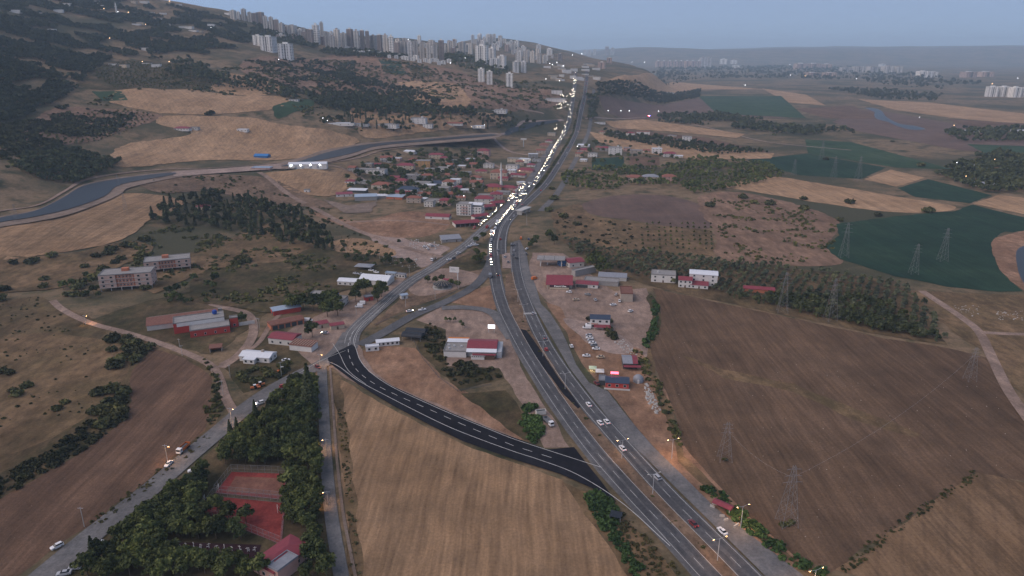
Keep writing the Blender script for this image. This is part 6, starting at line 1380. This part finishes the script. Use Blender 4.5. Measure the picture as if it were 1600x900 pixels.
# car lot
for k, (x, y, c) in enumerate([(920,526,'silver'),(921,530,'white'),(923,534,'silver'),(925.5,538,'white'),(928,542,'grey'),(931,547,'white')]):
    car_px(x, y, 172, 'sedan' if k % 2 else 'hatch', c, {'white': 'white used car in the slanting row of the car lot', 'silver': 'silver used car in the slanting row of the car lot', 'grey': 'dark grey used car in the slanting row of the car lot'}[c], 'car lot row')
car_px(917, 514, 176, 'van', 'white', 'white minibus parked at the corner of the blue roofed office', name='van', cat='van')
car_px(920, 509, 176, 'sedan', 'white', 'white sedan behind the minibus at the office')
car_px(916, 558, 178, 'sedan', 'white', 'white sedan parked alone below the car lot row'); car_px(938, 560, 185, 'sedan', 'sand', 'beige sedan parked near the striped barn')
# street in the lower left
car_px(90, 857, 222 + 10, 'hatch', 'white', 'white estate car parked along the ploughed field kerb'); car_px(264, 728, (252, 740), 'sedan', 'white', 'white sedan parked under the lit street lamp')
car_px(118, 890, 190, 'hatch', 'silver', 'silver car reversing out by the dark street tree'); car_px(101, 899, 195, 'sedan', 'silver', 'pale sedan at the street edge half out of the park')
car_px(163, 853, -20, 'hatch', 'silver', 'silver hatchback parked nose in under the grove trees'); car_px(206, 813, 60, 'sedan', 'black', 'black car parked nose in beside the grove, first of two'); car_px(214, 809, 60, 'sedan', 'blue', 'dark blue car parked nose in beside the grove, second of two')
car_px(303, 738, 200, 'sedan', 'white', 'white car half hidden under the grove canopy'); car_px(407, 632, 215, 'hatch', 'white', 'white car at the grove edge opposite the tractors', lights=True)
car_px(497, 576, -40, 'hatch', 'darkred', 'dark red hatchback turning into the narrow lane'); car_px(443, 606, 30, 'hatch', 'red', 'small red car beside the street opposite the orange tractor')
car_px(447, 565, 20, 'sedan', 'white', 'white car parked under bushes above the street'); car_px(482, 503, -4, 'van', 'white', 'white delivery van parked in the junction yard', name='van', cat='van')
car_px(508, 522, 170, 'sedan', 'silver', 'silver car with one headlamp glowing beside the round tree', lights=True)
car_px(561, 481, 178, 'van', 'white', 'white minibus parked on the small asphalt bay', name='van', cat='van'); car_px(565, 476, 178, 'van', 'white', 'second white minibus behind the first on the asphalt bay', name='van', cat='van')
car_px(640, 488, 28, 'sedan', 'white', 'white sedan driving the link road behind the pickup', lights=True); car_px(660, 486, 28, 'pickup', 'white', 'white pickup truck on the link road', name='pickup', cat='pickup')
car_px(702, 407, 36, 'sedan', 'white', 'white car beside the old road at the red soil'); car_px(716, 397, 36, 'hatch', 'white', 'white hatchback parked along the old road island'); car_px(709, 405, 60, 'hatch', 'black', 'black car on the red soil island')
for x, y in ((732,387),(736,385),(740,382),(744,384)): car_px(x, y, 30, 'sedan', random.choice(['grey', 'silver', 'white']), 'car parked in the cluster between old road and new asphalt', 'island parking cluster')
for x, y in ((664,387),(671,384),(676,386),(668,390)): car_px(x, y, random.uniform(0, 180), 'hatch', random.choice(['white', 'silver']), 'car parked on the pale gravel yard edge', 'gravel yard cars')
for x, y in ((588,427),(565,430),(572,432),(556,429),(580,424)): car_px(x, y, random.uniform(-30, 30), 'sedan', 'white' if x > 575 else 'silver', 'old car standing in the scrap yard behind the white sheds', 'scrap yard cars')
for x, y, c in ((800,385,'black'),(803,384,'grey'),(801,400,'grey'),(807,405,'black'),(789,403,'silver'),(794,411,'grey'),(803,393,'silver'),(826,375,'blue'),(823,390,'white'),(822,398,'grey')): car_px(x, y, 95 + random.uniform(-30, 30), 'sedan', c, 'car standing on the closed carriageway at the roadworks', 'roadworks cars')
car_px(778, 393, 95, 'hatch', 'grey', 'dark hatchback driving north beside the queue', lights=True); car_px(782, 375, 88, 'hatch', 'red', 'red car driving north beside the queue', lights=True); car_px(778, 431, 100, 'sedan', 'black', 'black car driving north below the queue', lights=True); car_px(795, 345, 70, 'hatch', 'silver', 'silver car passing the overpass deck', lights=True)
car_px(835, 437, 40, 'van', 'orange', 'orange breakdown van beside the forecourt canopy', name='van', cat='van'); car_px(814, 374, 85, 'van', 'orange', 'orange road works van at the closed carriageway', name='van', cat='van')
# trucks
def truck(px, py, heading, cab, bed, label, L=7.5, load=None, box=False, lights=False):
    q = W2(px, py); w = W2(*heading) if isinstance(heading, tuple) else None
    ang = math.atan2(w[1] - q[1], w[0] - q[0]) if w is not None else math.radians(heading)
    e = new_obj('truck', None, None, (q[0], q[1], h1(q[0], q[1]) + 0.5), ang); tag(e, label, 'truck')
    mb = MB(); loft(mb, [(L / 2 - 1.9, 1.15, 1.1, 0.7, 2.7), (L / 2 - 0.3, 1.15, 1.1, 0.6, 2.6), (L / 2, 1.1, 1.05, 0.6, 1.7)]); mb.build('cab', PAINT[cab], e)
    mb = MB(); mb.box((L / 2 - 0.12, 0, 2.0), (0.3, 1.9, 0.8)); mb.box((L / 2 - 0.95, 0, 2.1), (0.9, 2.34, 0.6)); mb.build('windscreen', CARGLASS, e)
    mb = MB(); mb.box((-0.3, 0, 0.75), (L - 1.0, 0.9, 0.25)); mb.build('chassis', WALL['dark'], e)
    mb = MB(); bl = L - 2.3; cx = -L / 2 + bl / 2
    if box: mb.box((cx, 0, 2.1), (bl, 2.4, 2.5))
    else:
        mb.box((cx, 0, 1.0), (bl, 2.3, 0.2))
        for y in (-1.15, 1.15): mb.box((cx, y, 1.6), (bl, 0.1, 1.1))
        for x in (-bl / 2, bl / 2): mb.box((cx + x, 0, 1.6), (0.1, 2.2, 1.1))
    mb.build('cargo_bed', PAINT[bed], e)
    if load: mb = MB(); mb.box((cx, 0, 1.5), (bl - 0.3, 2.1, 0.9), top=(0.7, 0.5)); mb.build('load', F[load], e)
    for sx in (-L / 2 + 1.0, -L / 2 + 2.2, L / 2 - 1.0):
        for sy in (-1.0, 1.0): MB().tube((sx, sy - 0.15, 0.5), (sx, sy + 0.15, 0.5), 0.5, n=10).build('wheel', TYRE, e)
    for sy in (-0.85, 0.85): new_obj('headlight', lamp_mesh(0.4, 0.25, HEAD_ON if lights else HEAD_OFF), e, (L / 2 + 0.02, sy, 0.9))
    return e
truck(287, 705, (275, 716), 'white', 'orange', 'white cabbed truck with orange tipper bed beside the street lamp', 8.0, 'asph')
truck(857, 663, (866, 672), 'white', 'grey', 'white flatbed truck parked beside the highway shoulder', 8.0)
truck(677, 407, (668, 415), 'white', 'sand', 'sandy coloured tipper truck with load beside the old road', 10.0, 'gravel')
truck(768, 366, (767, 376), 'white', 'white', 'white box lorry in the car queue', 9.0, None, True, True); truck(777, 350, (774, 358), 'white', 'white', 'second white box lorry behind the first in the car queue', 8.0, None, True, True)
truck(766, 434, (768, 420), 'grey', 'grey', 'dark lorry leaving the queue toward the link road', 8.0, None, True, False); truck(761, 357, (755, 365), 'red', 'red', 'red lorry standing on the black new asphalt', 7.0)
def tractor(px, py, deg, label):
    q = W2(px, py); e = new_obj('tractor', None, None, (q[0], q[1], 0.5), math.radians(deg)); tag(e, label, 'tractor')
    mb = MB(); mb.box((0.9, 0, 1.1), (1.9, 0.8, 0.7)); mb.box((-0.7, 0, 1.0), (1.4, 1.2, 0.6)); mb.build('bonnet', PAINT['orange'], e)
    mb = MB(); mb.box((-0.6, 0, 1.8), (1.2, 1.1, 1.1), top=(0.9, 0.9)); mb.build('cab_glass', CARGLASS, e); mb = MB(); mb.box((-0.6, 0, 2.45), (1.5, 1.4, 0.16)); mb.build('cab_roof', PAINT['white'], e)
    for sx, sy, r in ((-0.9, -0.85, 0.75), (-0.9, 0.85, 0.75), (1.3, -0.7, 0.42), (1.3, 0.7, 0.42)): MB().tube((sx, sy - 0.18, r), (sx, sy + 0.18, r), r, n=12).build('wheel', TYRE, e)
    mb = MB(); mb.box((-2.6, 0, 0.8), (1.8, 1.5, 0.5)); mb.build('implement', PAINT['orange'], e)
tractor(409, 604, 25, 'orange tractor with white roof parked on the street verge'); tractor(397, 609, 205, 'smaller orange machine beside the parked tractor'); tractor(443, 580, 40, 'orange roller with white cab roof under the utility pole')
q = W2(845, 648); e = new_obj('container', None, None, (q[0], q[1], 0.4), math.radians(15)); tag(e, 'rusty white open topped skip container beside the reed bed', 'container')
mb = MB(); mb.box((0, 0, 0.15), (5, 2.2, 0.2)); [mb.box((0, s * 1.1, 1.2), (5, 0.12, 2.2)) for s in (-1, 1)]; [mb.box((s * 2.5, 0, 1.2), (0.12, 2.1, 2.2)) for s in (-1, 1)]; mb.build('shell', WALL['pale'], e)
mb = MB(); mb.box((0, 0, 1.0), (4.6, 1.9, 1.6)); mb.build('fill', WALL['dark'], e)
# ---- the evening jam: headlights toward the town
JAM = 'car queueing with headlights lit in the evening jam on the highway'
cols = ['white', 'white', 'silver', 'white', 'grey', 'black', 'red', 'blue', 'white', 'silver']
t = R_L.near(770, 414); tm = R_L.near(797, 330); te = R_L.L - 30; n = 0
while t < te and n < 165:
    if 0 <= t:
        for off in ((-2.6,) if t < tm else (-2.8, 1.2) if random.random() < 0.62 else (-2.8,)):
            q = R_L.at(t, off + random.uniform(-.3, .3)); car(q[0], q[1], q[2] + math.pi, random.choice(['sedan', 'hatch', 'hatch', 'van']), random.choice(cols), JAM, 'evening jam queue', True, full=t < tm + 100); n += 1
    t += random.uniform(6.5, 10) if t < tm + 60 else random.uniform(13, 34)
t = R_R2.near(800, 338)
while t < R_R2.L - 60:
    q = R_R2.at(t, random.choice([-1.8, 1.8])); car(q[0], q[1], q[2], random.choice(['sedan', 'hatch']), random.choice(cols), 'car driving north with red tail lamps beside the jam', 'northbound tail lamp cars', False, brake=True, full=False); t += random.uniform(40, 120)
# cars crowding the market frontages
RC = 'car parked with lamps lit in the crowd before the roadside market'
fr = Line([(742,358),(760,343),(778,326),(797,312),(813,296),(826,280),(836,266)])
t = 0; n = 0
while t < fr.L and n < 62:
    for off in (-4.0, 0.5, 5.0) if t > fr.L * 0.42 else (0.0,):
        if random.random() < 0.8:
            q = fr.at(t, off + random.uniform(-1, 1)); 
            car(q[0], q[1], q[2] + math.pi + random.uniform(-.5, .5), random.choice(['sedan', 'hatch', 'van']), random.choice(cols), RC, 'market front crowd', random.random() < 0.6, full=False); n += 1
    t += random.uniform(5.5, 8.5)
for k in range(30):
    x, y = random.uniform(874, 893), random.uniform(146, 172); q = W2(x - (y - 146) * 0.15, y); car(q[0], q[1], random.uniform(3.8, 5.2), 'sedan', random.choice(cols), 'brightly lit car on the crowded forecourt by the factory', 'factory forecourt cars', random.random() < 0.75, full=False)
for k in range(10):
    x, y = random.uniform(862, 886), random.uniform(193, 207); q = W2(x, y); car(q[0], q[1], random.uniform(3.8, 5.2), 'hatch', random.choice(cols), 'lit car outside the roadside stalls at the canal crossing', 'canal crossing cars', random.random() < 0.8, full=False)

for x, y, c, a in ((968,472,'white',80),(963,462,'silver',70),(958,478,'white',20),(900,470,'sand',10),(918,462,'grey',150),(889,458,'white',170),(930,470,'silver',95),(985,488,'white',40)): car_px(x, y, a, 'hatch' if x % 2 else 'sedan', c, 'car left standing on the wide dirt yard behind the office', 'dirt yard cars')

# ---------------------------------------------------------------- sports courts and playground
fm = {}
REDC = field_mat('court_red', (0.145, 0.032, 0.032), (0.17, 0.040, 0.040), (0.20, 0.048, 0.048), 0, 0.3, 0.6, 0.08, 0.15, bump=0.0)
TANC = field_mat('court_tan', (0.13, 0.065, 0.055), (0.15, 0.085, 0.07), (0.17, 0.10, 0.08), 0, 0.3, 0.6, 0.08, 0.25, bump=0.0)
RUBB = field_mat('rubber_floor', (0.022, 0.012, 0.018), (0.03, 0.016, 0.023), (0.036, 0.02, 0.028), 0, 0.3, 0.6, 0.08, 0.2, bump=0.0)
cA = [on_level(*q, 0)[:2] for q in ((362,738),(446,741),(447,782),(336,771))]; cB = [on_level(*q, 0)[:2] for q in ((334,776),(446,787),(440,852),(316,802))]
sheet('sports_court', cA, REDC, 0.24, world=True)['kind'] = 'structure'; sheet('sports_court', cB, REDC, 0.243, world=True)
sheet('court_inset', [on_level(*q, 0)[:2] for q in ((368,745),(442,748),(444,775),(354,769))], TANC, 0.26, world=True)
sheet('playground_floor', [(276,848),(408,852),(402,876),(268,870)], RUBB, 0.25)
FPOST = mat('fence_steel', (0.22, 0.22, 0.23), 0.6)
MESHW = bpy.data.materials.new('fence_mesh'); MESHW.use_nodes = True
_n = MESHW.node_tree; _pb = _n.nodes['Principled BSDF']; _pb.inputs['Base Color'].default_value = (0.30, 0.31, 0.33, 1); _pb.inputs['Alpha'].default_value = 0.12
def fence(pts, h, label, gap=3.0, alpha=True, name='court_fence', pm=None):
    e = new_obj(name, None, None, (pts[0][0], pts[0][1], h1(*pts[0]))); tag(e, label, 'fence')
    for a, b in zip(pts[:-1], pts[1:]):
        a = np.array(a) - np.array(pts[0]); b = np.array(b) - np.array(pts[0]); L = np.linalg.norm(b - a); n = max(1, int(L / gap)); ang = math.atan2(b[1] - a[1], b[0] - a[0])
        for i in range(n + (1 if b is pts[-1] else 0)): q = a + (b - a) * i / n; MB().tube((q[0], q[1], 0), (q[0], q[1], h), 0.05, n=5).build('post', pm or FPOST, e)
        m_ = (a + b) / 2
        for z in (0.5, h / 2, h - 0.05): mb = MB(); mb.box((m_[0], m_[1], z), (L, 0.05, 0.05), ang); mb.build('rail', pm or FPOST, e)
        if alpha: mb = MB(); mb.add([(a[0], a[1], 0.1), (b[0], b[1], 0.1), (b[0], b[1], h), (a[0], a[1], h)], [(0, 1, 2, 3)]); mb.build('wire_mesh', MESHW, e)
    return e
fence([cA[3], cA[0], cA[1], cA[2], cA[3]], 4.0, 'tall wire fence around the upper red and tan court'); fence([cB[1], cB[0], cB[3], cB[2], cB[1]], 4.0, 'tall wire fence around the lower plain red court')
for x, y, a, lb in ((320,783,20,'white goal frame at the left end of the lower court'), (434,799,200,'white goal frame at the right end of the lower court'), (342,766,20,'white goal frame at the corner of the upper court')):
    e = thing('goal', lb, 'goal', x, y, a, dz=0.25)
    for s in (-1.5, 1.5): MB().tube((0, s, 0), (0, s, 2), 0.08).build('post', WALL['white'], e); MB().tube((0, s, 2), (-1, s, 0), 0.05).build('stay', WALL['white'], e)
    MB().tube((0, -1.5, 2), (0, 1.5, 2), 0.08).build('crossbar', WALL['white'], e)
GYM = ['pale twin pole exercise frame', 'pale swing stepper', 'pale arm wheel machine', 'pale leg press seat', 'pale cross trainer']
for k in range(11):
    x = 279 + k * 12; y = 853 + k * 0.9 + (2 if k % 2 else 0)
    e = thing('gym_machine', GYM[k % 5] + ' on the dark rubber playground floor', 'gym machine', x, y, random.uniform(0, 180), 'playground machines', dz=0.25)
    MB().tube((0, 0, 0), (0, 0, 1.9), 0.12).build('post', WALL['white'], e); MB().tube((-0.6, 0, 1.6), (0.6, 0, 1.6), 0.08).build('handle', WALL['white'], e)
    mb = MB(); mb.box((0.5 if k % 2 else -0.5, 0.2, 0.55), (0.7, 0.35, 0.1)); mb.build('seat', WALL['steel'], e)
    if k % 3 == 0: MB().tube((0.6, 0, 0), (0.6, 0, 1.7), 0.1).build('post', WALL['white'], e)
# ---------------------------------------------------------------- poles, lamps, pylons
SOD = emis('sodium_lamp', (1.0, 0.50, 0.16), 40.0); COOL = emis('cool_lamp', (0.92, 0.96, 1.0), 40.0)
def utility(px, py, h, label, group, lamp=None, power=0, arm=True, name='utility_pole', cat='utility pole', side=1):
    e = thing(name, label, cat, px, py, random.uniform(-25, 25) if not lamp else 0, group)
    MB().tube((0, 0, -0.5), (0, 0, h), 0.16, 0.10, 6).build('pole', CONC, e)
    if arm:
        mb = MB(); mb.box((0, 0, h - 0.5), (2.2, 0.1, 0.12)); mb.build('crossarm', METAL, e)
    if lamp:
        MB().tube((0, 0, h * 0.82), (side * 1.3, 0, h * 0.9), 0.05).build('lamp_arm', METAL, e)
        mb = MB(); mb.box((side * 1.6, 0, h * 0.9), (0.75, 0.3, 0.14)); hd = mb.build('lamp_head', METAL, e)
        mb = MB(); mb.box((side * 1.6, 0, h * 0.9 - 0.1), (0.5, 0.24, 0.06)); mb.build('bulb', SOD if lamp == 's' else COOL, hd)
        if power:
            l = bpy.data.lights.new('street_light', 'SPOT'); l.energy = power; l.color = (1.0, 0.52, 0.22) if lamp == 's' else (0.9, 0.95, 1.0); l.spot_size = math.radians(135); l.spot_blend = 0.8; l.shadow_soft_size = 0.3
            lo = new_obj('lamp_light', l, hd, (side * 1.6, 0, h * 0.9 - 0.25))
    return e
for x, y, h, s in ((134,507,7,1),(262,722,9,1),(362,662,9,1),(500,572,8,1),(511,706,7,-1),(513,790,7,-1)): utility(x, y, h, 'concrete pole with a lit orange street lamp beside the quiet streets', 'lit street poles', 's', 1300, side=s)
for x, y, h in ((132,823,9),(349,618,9),(360,590,8),(440,588,9),(406,515,8),(285,556,7),(281,543,6),(502,525,8),(557,492,7),(581,504,7),(634,480,7),(640,433,9),(680,468,8),(541,400,9),(716,452,9),(600,412,7),(593,405,6),(403,514,8),(614,410,6)): utility(x, y, h, 'plain concrete utility pole with a short crossarm beside the lanes', 'plain utility poles')
utility(794, 318, 16, 'tall slim lamp mast beside the market awnings', None, None, 0, False, 'lamp_mast', 'lamp mast'); utility(823, 352, 16, 'dark tall mast beside the overpass deck', None, None, 0, False, 'lamp_mast', 'lamp mast')
def twin(ln, px, py, off, label, group, lit=0, h=10):
    q = ln.at(ln.near(px, py), off); e = thing('street_lamp', label, 'street lamp', 0, 0, math.degrees(q[2]), group, world=(q[0], q[1]))
    MB().tube((0, 0, 0), (0, 0, h), 0.14, 0.08, 6).build('pole', METAL, e)
    for s in (-1, 1):
        MB().tube((0, 0, h - 0.2), (0, s * 2.4, h + 0.3), 0.05).build('lamp_arm', METAL, e)
        mb = MB(); mb.box((0, s * 2.7, h + 0.3), (0.32, 0.8, 0.14)); hd = mb.build('lamp_head', WALL['pale'], e)
        if lit:
            mb = MB(); mb.box((0, s * 2.7, h + 0.2), (0.26, 0.6, 0.06)); mb.build('bulb', SOD, hd)
            l = bpy.data.lights.new('street_light', 'SPOT'); l.energy = lit; l.color = (1.0, 0.55, 0.28); l.spot_size = math.radians(140); l.spot_blend = 0.9; l.shadow_soft_size = 0.3; new_obj('lamp_light', l, hd, (0, s * 2.7, h + 0.05))
twin(R_R, 1040, 772, -5.6, 'unlit double armed street lamp on the median near the bus shelter', None)
twin(R_R, 1140, 872, -5.6, 'lit double armed street lamp at the lower end of the median', None, 700); twin(R_R, 985, 715, -5.6, 'lit double armed street lamp on the median below the paired cars', None, 450)
twin(R_R, 1210, 945, 15, 'lit roadside lamp past the bus shelter on the highway shoulder', None, 2200); twin(R_R, 1005, 722, 16, 'lit roadside lamp at the soil bank opposite the slip road end', None, 1500); twin(R_R, 1120, 838, 14.5, 'lit roadside lamp beside the concrete blocks', None, 1500)
for k, (x, y) in enumerate(((788,474),(800,500),(832,560),(868,612))): twin(R_R, x, y, -5.6, 'unlit double armed street lamp beside the black asphalt patch', 'median lamps', 0)
for x, y in ((850,270),(868,240),(884,210),(895,180),(903,150)): twin(R_R2, x, y, -8, 'double armed lamp in the median hedge of the jammed road', 'hedge lamps', 0, 12)
DULL = mat('dull_steel', (0.19, 0.19, 0.20), 0.7, 0.15)
def pylon(px, py, h, w, label, group=None, arms=3):
    e = thing('pylon', label, 'pylon', px, py, random.uniform(-12, 12), group); mb = MB(); n = 7
    def lv(t): return w / 2 * (1 - t) ** 1.25 + 0.45
    zs = [h * (1 - (1 - i / n) ** 1.15) for i in range(n + 1)]; r = max(0.035, h * 0.0017)
    cn = [(1, 1), (-1, 1), (-1, -1), (1, -1)]
    for (sx, sy) in cn:
        m2 = MB()
        for i in range(n): a, b_ = lv(i / n), lv((i + 1) / n); m2.tube((sx * a, sy * a, zs[i]), (sx * b_, sy * b_, zs[i + 1]), r * 1.4, n=4)
        m2.build('leg', DULL, e)
    for i in range(n):
        a, b_ = lv(i / n), lv((i + 1) / n)
        for k in range(4):
            p, q = cn[k], cn[(k + 1) % 4]; mb.tube((p[0] * a, p[1] * a, zs[i]), (q[0] * b_, q[1] * b_, zs[i + 1]), r * 0.7, n=3, caps=False); mb.tube((q[0] * a, q[1] * a, zs[i]), (p[0] * b_, p[1] * b_, zs[i + 1]), r * 0.7, n=3, caps=False)
    mb.build('bracing', DULL, e)
    for k in range(arms):
        z = h * (0.72 + 0.11 * k); L = h * (0.15 - 0.02 * k); m2 = MB()
        for s in (-1, 1): m2.tube((0, 0, z + 0.6), (s * L, 0, z), r, n=4); m2.tube((0, 0, z), (s * L, 0, z), r, n=4)
        m2.build('crossarm', DULL, e)
        for s in (-1, 1): MB().tube((s * L, 0, z), (s * L, 0, z - h * 0.045), r * 1.3, n=5).build('insulator', WALL['dark'], e)
    return e
pylon(1229, 818, 26, 5.6, 'tall lattice pylon with black insulators standing in a bush in the ploughed field'); pylon(1132, 718, 19, 4.6, 'smaller lattice pylon in the ploughed field beside the highway bank')
q = W2(1229, 820); 
for dx in (-2, 0, 2.2): plant('bush', 'round_bush', q[0] + dx, q[1] + random.uniform(-1, 1), 0.55, 'green bush at the foot of the tall field pylon', 'bush', 'pylon foot bushes')
q = W2(1132, 719); plant('bush', 'round_bush', q[0], q[1], 0.5, 'small bush at the foot of the smaller field pylon', 'bush', None)
PY = [(1427,428,26),(1472,408,30),(1318,402,32),(1222,488,30),(1297,500,30),(1515,594,20),(1340,284,36),(1302,279,32),(1283,250,32),(1240,274,24)]
for k, (x, y, h) in enumerate(PY): pylon(x, y, h, h * 0.2, ['slim lattice pylon in the big green crop field', 'lattice pylon at the olive grove', 'lattice pylon on the far green plots'][0 if k in (0, 1, 2) else 1 if k in (3, 4, 5) else 2], ['crop field pylons', 'grove pylons', 'far plot pylons'][0 if k in (0, 1, 2) else 1 if k in (3, 4, 5) else 2])
pylon(197, 333, 22, 3.0, 'rust brown lattice mast on the golden slope below the canal', None, 1); pylon(27, 348, 18, 2.4, 'grey lattice mast at the lower canal bank', None, 1); pylon(186, 294, 17, 2.2, 'grey lattice mast at the canal bend', None, 1)
# power line
def wire(a, b, za, zb, sag, lb):
    pa = np.array([*W2(*a), 0.0]); pb = np.array([*W2(*b), 0.0]); pa[2] = h1(pa[0], pa[1]) + za; pb[2] = h1(pb[0], pb[1]) + zb; mb = MB(); n = 12; prev = None
    for i in range(n + 1):
        t = i / n; q = pa + (pb - pa) * t; q[2] -= 4 * sag * t * (1 - t); q = q - np.array([pa[0], pa[1], 0])
        if prev is not None: mb.tube(prev, q, 0.018, n=3, caps=False)
        prev = q
    o = mb.build('power_line', METAL); o.location = (pa[0], pa[1], 0); tag(o, lb, 'cable')
wire((1229,818), (1132,718), 21, 15, 3, 'sagging power cable between the two field pylons'); wire((1229,818), (1515,594), 21, 16, 6, 'sagging power cable running to the pylon by the far track')
# ---------------------------------------------------------------- odds and ends
for k, (x, y) in enumerate(((1113,793),(1117,788),(1128,808),(1134,814),(1150,823))):
    e = thing('concrete_block', 'pale concrete block set around the bus shelter', 'block', x, y, -40 + 20 * k, 'bus shelter blocks'); 
    mb = MB(); mb.box((0, 0, 0.55), (2.0 if k < 4 else 3.4, 0.7, 1.1), top=(0.95, 0.6)); mb.build('block', CONC, e); mb = MB(); mb.box((0, 0, 0.06), (2.2 if k < 4 else 3.6, 0.9, 0.12)); mb.build('foot', CONC, e)
def rubble(px, n, s0, s1, m_, label):
    mb = MB()
    for x, y in scatter(px, n, clear=False): s = random.uniform(s0, s1); mb.box((x, y, h1(x, y) + s * 0.2), (s, s * random.uniform(.5, 1.2), s * random.uniform(.3, .8)), random.uniform(0, 3), top=(random.uniform(.4, .9), random.uniform(.4, .9)))
    o = mb.build('rubble', m_); tag(o, label, 'rubble', kind='stuff')
rubble([(1005,600),(1012,600),(1032,640),(1025,650),(1010,625)], 130, 0.3, 1.3, CONC, 'pale rubble and rubbish dumped down the slope'); rubble([(960,535),(975,530),(1000,560),(990,560)], 60, 0.4, 1.2, CONC, 'stones on the bank behind the office')
rubble([(1490,478),(1530,478),(1528,496),(1498,494)], 80, 0.3, 1.0, CONC, 'white rubble tipped on the waste ground'); rubble([(1555,488),(1620,484),(1620,502),(1560,500)], 130, 0.3, 1.1, CONC, 'long white rubble heap on the waste ground')
rubble([(600,400),(660,405),(650,420),(610,415)], 60, 0.5, 1.6, CONC, 'broken concrete around the gravel yard'); rubble([(640,372),(690,380),(680,392),(640,388)], 70, 0.5, 1.8, CONC, 'stone piles on the gravel yard')
rubble([(1060,520),(1560,600),(1600,740),(1500,735),(1300,880),(1180,810),(1080,700),(1040,580)], 160, 0.15, 0.4, WALL['beige'], 'stones scattered over the ploughed field')
# zebra crossing
z0 = R_R.near(828, 490)
for i in range(12):
    mb = MB(); R_R.strip(mb, -4.4 + i * 0.75, -4.0 + i * 0.75, 0.56, z0, z0 + 3.2, 3.0); mb.build('zebra_stripe', white_paint, r_R)
# low wall and hedge of the restaurant garden
e = fence([tuple(W2(*q)) for q in ((640,520),(660,560),(685,590),(715,612),(768,602))], 1.3, 'dark garden fence around the restaurant plot', 4.0, True, 'garden_fence', WALL['dark'])
fence([tuple(W2(*q)) for q in ((585,508),(640,487),(690,466),(730,448))], 1.2, 'low dark railing between the old road and the link road', 4.0, True, 'railing', WALL['dark'])
fence([tuple(W2(*q)) for q in ((525,202),(580,206),(645,203))], 2.4, 'long white compound wall facing the canal', 8.0, False, 'compound_wall', WALL['white'])
# black shade net in the ditch
e = thing('shade_net', 'black shade net sheet on poles in the ditch beside the reeds', 'net', 962, 812, -20)
mb = MB(); mb.box((0, 0, 2.6), (4.6, 4.2, 0.08)); mb.build('net', ROOF['black'], e)
for x in (-2.1, 2.1):
    for y in (-1.9, 1.9): MB().tube((x, y, 0), (x, y, 2.6), 0.06).build('pole', METAL, e)
# hillside minaret
e = thing('minaret', 'thin white minaret high on the wooded mountain', 'minaret', 183, 24); MB().lathe((0, 0, 0), [(2.4, 0), (2.2, 22), (3.2, 23), (3.2, 24.5), (1.8, 24.6), (1.8, 29), (0.1, 36)], 10).build('shaft', WALL['white'], e); MB().tube((0, 0, 36), (0, 0, 38), 0.15).build('finial', METAL, e)
# scattered town lamps seen as points of light
LP = [(228,3,'s'),(265,3,'s'),(163,15,'s'),(201,21,'s'),(185,20,'c'),(172,62,'s'),(223,99,'s'),(265,99,'s'),(330,45,'c'),(228,40,'s'),(638,62,'c'),(704,100,'c'),(727,92,'c'),(505,188,'c'),(530,184,'c'),(542,181,'c'),(512,192,'c'),(757,198,'c'),(870,98,'c'),(863,102,'c'),(859,100,'c'),(894,86,'c'),(909,84,'c'),(987,96,'c'),(1007,96,'c'),(1234,100,'c'),(1272,98,'c'),(1330,103,'c'),(1235,117,'c'),(1258,118,'s'),(1288,120,'s'),(1338,123,'c'),(1550,131,'s'),(1590,122,'c'),(950,175,'c'),(970,175,'c'),(1029,175,'c'),(983,175,'c'),(1164,133,'c'),(1138,108,'c'),(1508,280,'s'),(1553,253,'s'),(1494,258,'c'),(1567,291,'c'),(902,232,'c'),(1436,185,'c'),(1490,198,'s'),(725,312,'c'),(436,95,'c'),(760,94,'c'),(853,125,'c'),(874,128,'c'),(880,104,'c'),(1190,103,'c'),(1589,150,'c')]
for x, y, c in LP:
    e = thing('town_lamp', 'far lit lamp glowing as a point among the houses and woods', 'street lamp', x, y + 2, 0, 'far lit lamps'); D = e.location.y; s = max(0.35, D / 2600)
    MB().tube((0, 0, 0), (0, 0, 6), 0.12, n=5).build('pole', METAL, e); MB().lathe((0, 0, 6), [(0.2 * s, 0), (0.9 * s, 0.5 * s), (0.9 * s, 1.1 * s), (0.2 * s, 1.5 * s)], 8).build('globe', emis('far_sodium', (1.0, 0.62, 0.3), 7.0) if c == 's' else emis('far_white', (0.95, 0.97, 1.0), 7.0), e)
e = thing('police_car', 'police car with red and blue beacons lit on the field road', 'car', 1014, 182); mb = MB(); loft(mb, SHAPES['sedan'][0]); mb.build('body', PAINT['white'], e); mb = MB(); loft(mb, [(q[0], q[1], q[2], q[3], q[4] + 0.5) for q in SHAPES['sedan'][1]]); mb.build('windows', CARGLASS, e)
mb = MB(); mb.box((-0.9, 0, 2.35), (1.2, 0.8, 0.7)); mb.build('red_lamp', emis('beacon_red', (1, 0.08, 0.06), 60), e); mb = MB(); mb.box((0.9, 0, 2.35), (1.2, 0.8, 0.7)); mb.build('blue_lamp', emis('beacon_blue', (0.1, 0.15, 1), 90), e)
